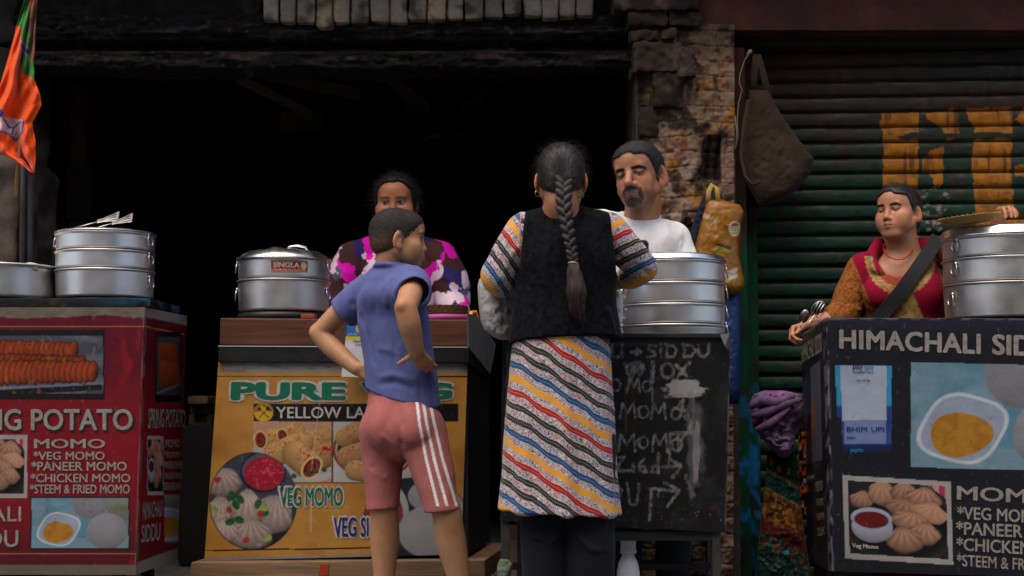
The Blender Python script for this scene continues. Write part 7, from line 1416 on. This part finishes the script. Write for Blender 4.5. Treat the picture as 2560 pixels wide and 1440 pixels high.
hang('bag_body', M('shiny_plastic_weave', attr=True, rough=.38, bump=(70, .35, .003), bump2=(22, .3, .006), spec=.4), yb, [(500, 1766, 1800), (512, 1764, 1850), (530, 1760, 1860), (560, 1752, 1852), (600, 1742, 1846), (640, 1734, 1848), (680, 1740, 1856), (700, 1770, 1861), (715, 1790, 1861), (730, 1800, 1850), (738, 1806, 1832)], 5.40, .055, ypaint, rum=.003, seed=9)
for s_, q_ in (('100%', [(1828, 567), (1847, 568), (1847, 578), (1828, 577)]),):
    letters('lettering', M('bag_green_print', lin((40, 110, 50)), rough=.5), yb, yplane(5.335), s_, q_, 0, .03)
mb = MB(True); mb.tube([A(1770, 505, 5.39), A(1772, 478, 5.40), A(1780, 462, 5.42), A(1792, 470, 5.41), A(1796, 505, 5.39)], .010, 8, flat=.3); part('handle', M('bag_handle', (.30, .17, .02), rough=.5), yb, mb=mb)
o = hang('navy_jacket', cloth('navy_cloth', (.012, .014, .026), rough=.9), None, [(458, 1772, 1792), (480, 1762, 1794), (500, 1754, 1800), (540, 1738, 1795), (580, 1726, 1790), (620, 1718, 1785), (690, 1716, 1780), (760, 1718, 1770)], 5.49, .045, seed=21); tag(o, 'dark navy jacket hung behind the yellow bag on the brick pillar', 'jacket')
o = hang('red_scarf', cloth('red_print_cloth', (.22, .012, .014), rough=.85, var=(70, .8)), None, [(566, 1840, 1850), (580, 1838, 1854), (600, 1836, 1852), (622, 1838, 1848), (640, 1840, 1844)], 5.46, .02, seed=31); tag(o, 'small red patterned cloth peeking out behind the yellow bag', 'scarf')
o = hang('blue_drum', M('blue_plastic', (.012, .035, .11), rough=.45, var=(6, .3)), None, [(735, 1800, 1848), (760, 1798, 1852), (860, 1800, 1853), (980, 1806, 1852), (1010, 1812, 1846)], 5.43, .06, rum=.004, seed=41); o.name = 'blue_sack'; tag(o, 'blue sack hanging under the yellow bag beside the blackboard stall', 'sack')
# shawl and embroidered cloth at the black stall
def purp(x, y):
    c = np.tile(lin((112, 84, 118))*.72, (len(x), 1)); c = mixc(c, lin((70, 60, 90))*.7, sst(.45, .62, n2(x/12, y/12, 1, 4))*.7); return mixc(c, lin((136, 84, 142))*.75, sst(.55, .68, n2(x/30, y/14, 1, 8))*.8)
sh1 = thing('shawl', 'purple patterned shawl bundled over the left end of the black stall', 'shawl', tuple(A(1940, 1150, 5.3)))
hang('cloth', cloth('purple_wool', attr=True, rough=.85), sh1, [(976, 1910, 1960), (986, 1884, 2004), (1010, 1874, 2010), (1040, 1876, 2006), (1065, 1882, 1996), (1085, 1896, 1990), (1110, 1918, 1986), (1130, 1938, 1980), (1144, 1948, 1974)], 5.25, .085, purp, rum=.016, seed=14, step=2.2)
for pts, r_ in (([(1876, 1018), (1900, 1000), (1940, 1006), (1985, 990)], .020), ([(1880, 1040), (1915, 1030), (1960, 1010), (2004, 998)], .018), ([(1890, 1075), (1930, 1055), (1975, 1018)], .016)):
    mb = MB(True); mb.tube([A(x, y, 5.175) for x, y in pts], ([r_*.6]+[r_]*(len(pts)-2)+[r_*.5]), 10); part('fold', M('purple_fold', lin((110, 82, 118))*.7, rough=.85, var=(60, .35), bump=(300, .3, .001)), sh1, mb=mb)
def sari(x, y):
    d = y-.55*(x-1920); c = np.tile(lin((14, 46, 40))*.8, (len(x), 1)); fl_ = n2(x/7, y/7, 1, 5, 3)
    c = mixc(c, lin((30, 90, 80))*.7, ((d > 1188) & (d < 1220) & (fl_ > .46))*.8); c = mixc(c, lin((150, 120, 80))*.7, ((d > 1172) & (d < 1184) & (np.sin(x*.8)*np.sin(y*.8) > 0))*.8); c = mixc(c, lin((120, 60, 24))*.75, ((d > 1222) & (d < 1300))*sst(.40, .5, fl_)*.9); c = mixc(c, lin((150, 110, 40))*.7, ((d > 1222) & (d < 1320))*sst(.56, .62, n2(x/9, y/14, 1, 15, 3))*.9)
    c = mixc(c, lin((86, 20, 30))*.8, ((d > 1300) & (d < 1330))*.8); c = mixc(c, lin((130, 60, 40))*.7, ((d > 1330) & (d < 1372))*sst(.5, .56, n2(x/6, y/6, 1, 25, 3))*.8); c = mixc(c, lin((40, 110, 120))*.7, ((d > 1335) & (d < 1372))*sst(.62, .66, n2(x/8, y/8, 1, 35, 3))); c = mixc(c, lin((110, 120, 110))*.6, ((d > 1375) & (d < 1420))*sst(.60, .64, n2(x/5, y/5, 1, 45, 3))*.7); c = mixc(c, lin((150, 130, 60))*.7, (np.abs(d-1222) < 1.6)*.9)
    for (ex, ey) in ((1928, 1155), (1948, 1172), (1972, 1178)): c = mixc(c, lin((150, 90, 70))*.7, (np.hypot((x-ex)/5, (y-ey)/9) < 1)*.8)
    return c
o = hang('embroidered_cloth', cloth('green_brocade', attr=True, rough=.8), None, [(1130, 1918, 1990), (1200, 1914, 1996), (1260, 1906, 2002), (1340, 1898, 2012), (1420, 1890, 2026), (1500, 1884, 2034)], 5.30, .05, sari, rum=.007, seed=24, step=2.4); tag(o, 'green cloth with orange and gold embroidery hanging below the purple shawl', 'cloth')
def ikat(x, y):
    c = np.tile(lin((26, 20, 20)), (len(x), 1)); k = np.floor(x/6)+np.floor(y/9)*3; r_ = (np.sin(k*12.9898)*43758.5) % 1; c = mixc(c, lin((190, 90, 20))*.7, (r_ > .6)*1.0); return mixc(c, lin((170, 150, 130))*.7, (r_ > .9)*1.0)
o = hang('woven_cloth', cloth('ikat_cloth', attr=True, rough=.85), None, [(1020, 1994, 2008), (1080, 1996, 2016), (1160, 1996, 2020), (1240, 1998, 2022), (1300, 2000, 2016)], 5.36, .02, ikat, rum=.003, seed=34, step=2); tag(o, 'narrow orange and black woven cloth hanging against the side of the black stall', 'cloth')
# grey-white carrier bag on the braided woman's arm, a smaller white one at her right hand
o = hang('carrier_bag', cloth('white_nonwoven', (.27, .26, .25), rough=.8, var=(20, .2), sheen=0), None, [(688, 1212, 1290), (698, 1198, 1300), (715, 1194, 1304), (760, 1196, 1300), (800, 1201, 1296), (825, 1210, 1290), (842, 1232, 1285), (850, 1250, 1280)], 4.60, .065, rum=.008, seed=51); tag(o, 'whitish cloth carrier bag hanging from the left arm of the braided woman', 'bag')
o = hang('plastic_bag', M('white_plastic', (.55, .54, .53), rough=.45, bump=(40, .6, .01)), None, [(715, 1530, 1546), (728, 1524, 1554), (760, 1520, 1558), (800, 1522, 1557), (822, 1530, 1550)], 4.62, .03, rum=.006, seed=61); tag(o, 'small white plastic bag between the braided woman and the four tier steamer', 'bag')
o = hang('dark_bag', cloth('black_bag', (.012, .012, .014), rough=.85), None, [(846, 1268, 1290), (870, 1264, 1296), (930, 1266, 1296), (1000, 1264, 1290), (1030, 1266, 1280)], 4.60, .03, rum=.006, seed=71); tag(o, 'black shoulder bag hanging at the left hip of the braided woman', 'bag')
# ================================================================== small things on and under the stalls
# paper plates and pink tray on the yellow stall
PX, PYY = A(1115, 780, 5.33)[0], 5.36; zt = float(A(1115, 797, 5.2)[2])
t = thing('plastic_tray', 'pink plastic tray under the stack of leaf plates on the yellow stall', 'tray', (PX, PYY, zt)); mb = MB(True); mb.lathe([(0, zt+.004), (.075, zt+.004), (.086, zt+.022), (.089, zt+.022), (.079, zt+.001), (0, zt+.001)], (PX, PYY, 0), 48); part('tray_body', M('pink_plastic', (.50, .10, .30), rough=.35), t, mb=mb)
for k in range(7):
    z_ = zt+.023+k*.0042; w_ = .003*math.sin(k*2.1); mb = MB(True); prf = [(0, z_), (.055, z_), (.078, z_+.007), (.081, z_+.0085), (.0785, z_+.0055), (.055, z_-.0012), (0, z_-.0012)]
    nL = 60; vv = []; 
    for i in range(nL):
        a = 2*math.pi*i/nL
        for j, (r_, zz) in enumerate(prf): fl_ = .0022*math.cos(a*20+k) if 2 <= j <= 4 else 0; vv.append((PX+w_+(r_+fl_)*math.cos(a), PYY+(r_+fl_)*math.sin(a), zz+fl_*.6))
    m_ = len(prf); ff = [(i*m_+j, ((i+1) % nL)*m_+j, ((i+1) % nL)*m_+j+1, i*m_+j+1) for i in range(nL) for j in range(m_-1)]; mb.add(vv, ff)
    o = part('leaf_plate', M('leaf_plate_paper', (.15, .075, .035), rough=.7, var=(40, .3)), None, mb=mb); tag(o, 'brown fluted leaf plate in the stack on the pink tray', 'plate', 'leaf plates stacked on the pink tray')
o = None; mb = MB(True); mb.tube([A(1176, 796, 5.22), A(1178, 782, 5.24), A(1188, 780, 5.26), A(1194, 798, 5.27), A(1196, 812, 5.27)], .008, 8); o = part('plastic_basket', M('orange_plastic', (.60, .20, .03), rough=.4), None, mb=mb); tag(o, 'orange plastic basket rim showing at the right end of the yellow stall', 'basket')
# payment card hanging on the yellow stall
CP = Plane(YP.O+YP.n*.058, YP.r, YP.u); pcd = thing('payment_card', 'blue and white payment card hanging on the front of the yellow stall', 'card', tuple(CP.hit(885, 940)))
def cardp(x, y):
    c = np.tile(np.array([.46, .46, .48]), (len(x), 1)); c = mixc(c, lin((44, 104, 176))*.8, (y < 841)*1.0); c = mixc(c, lin((206, 196, 40))*.75, ((y > 841) & (y < 851))*1.0); c = mixc(c, lin((210, 160, 50))*.8, (np.hypot((x-898)/9, (y-823)/9) < 1)*1.0); return c
b = print_grid('card_sheet', M_print, pcd, CP, [(868, 812), (962, 812), (962, 944), (853, 942)], cardp, off=.0, step=1.5)
for s_, q_, m_ in (('इंडियन बैंक', rectq(869, 832, 894, 840), M_txt), ('TSERING L', rectq(881, 851, 918, 856), M_blk), ('SCAN & PAY', rectq(888, 860, 920, 864), M_blk)):
    letters('lettering', m_, b, CP, s_, q_, .0015, .02)
# paper plate under the hand on the right steamer
zr = S4[5]; t0 = A(2432, 558, 5.17); t = thing('paper_plate', 'tilted golden paper plate held on the lid of the right steamer', 'plate', tuple(t0)); mb = MB(True); nL = 72; vv = []; ff = []; prf = [(0, -.010), (.075, -.010), (.100, .008), (.108, .012), (.109, .011), (.100, .006), (.076, -.0125), (0, -.0125)]; m_ = len(prf); Rt = rot_frame((0, 1, .03), roll=R(6))
for i in range(nL):
    a = 2*math.pi*i/nL
    for j, (r_, zz) in enumerate(prf): fl_ = .0024*math.cos(a*36) if 2 <= j <= 5 else 0; vv.append(np.array(A(2424, 552, 5.12))+Rt @ V((r_)*math.cos(a), r_*math.sin(a), zz+fl_+.004))
ff = [(i*m_+j, ((i+1) % nL)*m_+j, ((i+1) % nL)*m_+j+1, i*m_+j+1) for i in range(nL) for j in range(m_-1)]; mb.add(vv, ff); part('plate_body', M('gold_paper', (.40, .24, .07), rough=.45, var=(20, .2)), t, mb=mb)
# plastic box lid on the four tier steamer
mb = MB(); a = A(1745, 627, 4.90); b_ = A(1784, 622, 4.95); zz = S3[5]; mb.box((a[0], 4.90, zz), (b_[0], 4.96, zz+.012)); o = part('plastic_box', M('clear_plastic', (.5, .5, .5), rough=.25, alpha=.55), None, mb=mb, bevel=.003); tag(o, 'small clear plastic box on the lid of the four tier steamer', 'box')
# bottle, cartons and crate under the blackboard stall
bx, by = A(1572, 1400, 4.72)[0], 4.74; t = thing('plastic_bottle', 'white plastic jerry bottle standing on the ground under the blackboard stall', 'bottle', (bx, by, 0)); mb = MB(True); mb.lathe([(0, .002), (.034, .002), (.0385, .012), (.0385, .120), (.039, .126), (.037, .165), (.031, .195), (.020, .215), (.019, .222)], (bx, by, 0), 40); part('bottle_body', M('white_hdpe', (.52, .52, .55), rough=.4, var=(12, .1)), t, mb=mb)
mb = MB(True); mb.lathe([(.019, .220), (.027, .223), (.027, .232), (.025, .234), (.025, .258), (.027, .262), (.026, .284), (.020, .288), (0, .288)], (bx, by, 0), 32); part('cap', MATS['white_hdpe'], t, mb=mb)
for nm, lab, (x0, y0, x1, y1), Y_, m_ in (('carton', 'brown cardboard carton on the ground behind the left leg of the blackboard stall', (1262, 1352, 1330, 1470), 5.05, M('cardboard', (.26, .15, .085), rough=.85, var=(14, .2))), ('wooden_crate', 'slatted dark crate on the ground behind the legs of the braided woman', (1392, 1330, 1432, 1460), 5.25, None)):
    lo, hi = pxbox(x0, y0, x1, y1, Y_, .28); lo[2] = 0; t = thing(nm, lab, nm.split('_')[-1], ((lo[0]+hi[0])/2, Y_+.14, 0))
    if m_: 
        mb = MB(); mb.box(lo, hi); part('box', m_, t, mb=mb, bevel=.003); mb = MB(); w_ = V(hi[0]-lo[0], 0, 0); mb.obox(V(lo[0], Y_, hi[2]), w_, V(0, -.004, 0), V(0, -.05, .06)) ; part('flap', m_, t, mb=mb)
    else:
        mb = MB(); n_ = 7; hh = (hi[2]-lo[2])/n_
        lo[0] -= .1; hi[0] += .1
        for k in range(n_): mb.box((lo[0], Y_, lo[2]+k*hh), (hi[0], Y_+.012, lo[2]+k*hh+hh*.55))
        for X in (lo[0], hi[0]-.03): mb.box((X, Y_+.013, 0), (X+.03, Y_+.05, hi[2]))
        part('slats', M('grey_wood', (.10, .095, .09), rough=.8, var=(9, .3)), t, mb=mb)
# pieces of timber stacked inside the opening, behind the stalls
mb = None
for k, (x0, y0, x1, y1) in enumerate([(468, 990, 520, 1010), (474, 1012, 516, 1034), (470, 1036, 528, 1062)]):
    lo, hi = pxbox(x0, y0, x1, y1, 6.3+.05*k, .2); v, q = rough_block(lo, hi, .02, .004, k, .008); o = part('timber_block', M('dim_timber', (.11, .065, .03), rough=.85, var=(12, .3)), None, verts=v, quads=q); tag(o, ['short timber block, topmost of the pile inside the opening', 'short timber block, middle of the pile inside the opening', 'short timber block, lowest of the pile inside the opening'][k], 'timber', 'timber blocks piled inside the dark opening')
lo, hi = pxbox(440, 1062, 545, 1460, 6.3, .5); lo[2] = 0; v, q = rough_block(lo, hi, .04, .01, 4, .02); o = part('low_bench', M('sooty_bench', (.008, .0075, .007), rough=.9), None, verts=v, quads=q); tag(o, 'sooty low bench carrying the timber blocks inside the opening', 'bench')
# bit of green cloth tied round the left leg of the blackboard stall
o = hang('rag', cloth('rag_green', (.10, .13, .09), rough=.9), None, [(1398, 1250, 1270), (1410, 1244, 1282), (1425, 1242, 1280), (1450, 1246, 1274)], 4.63, .02, rum=.006, seed=81); tag(o, 'pale green rag tied round the left leg of the blackboard stall', 'rag')
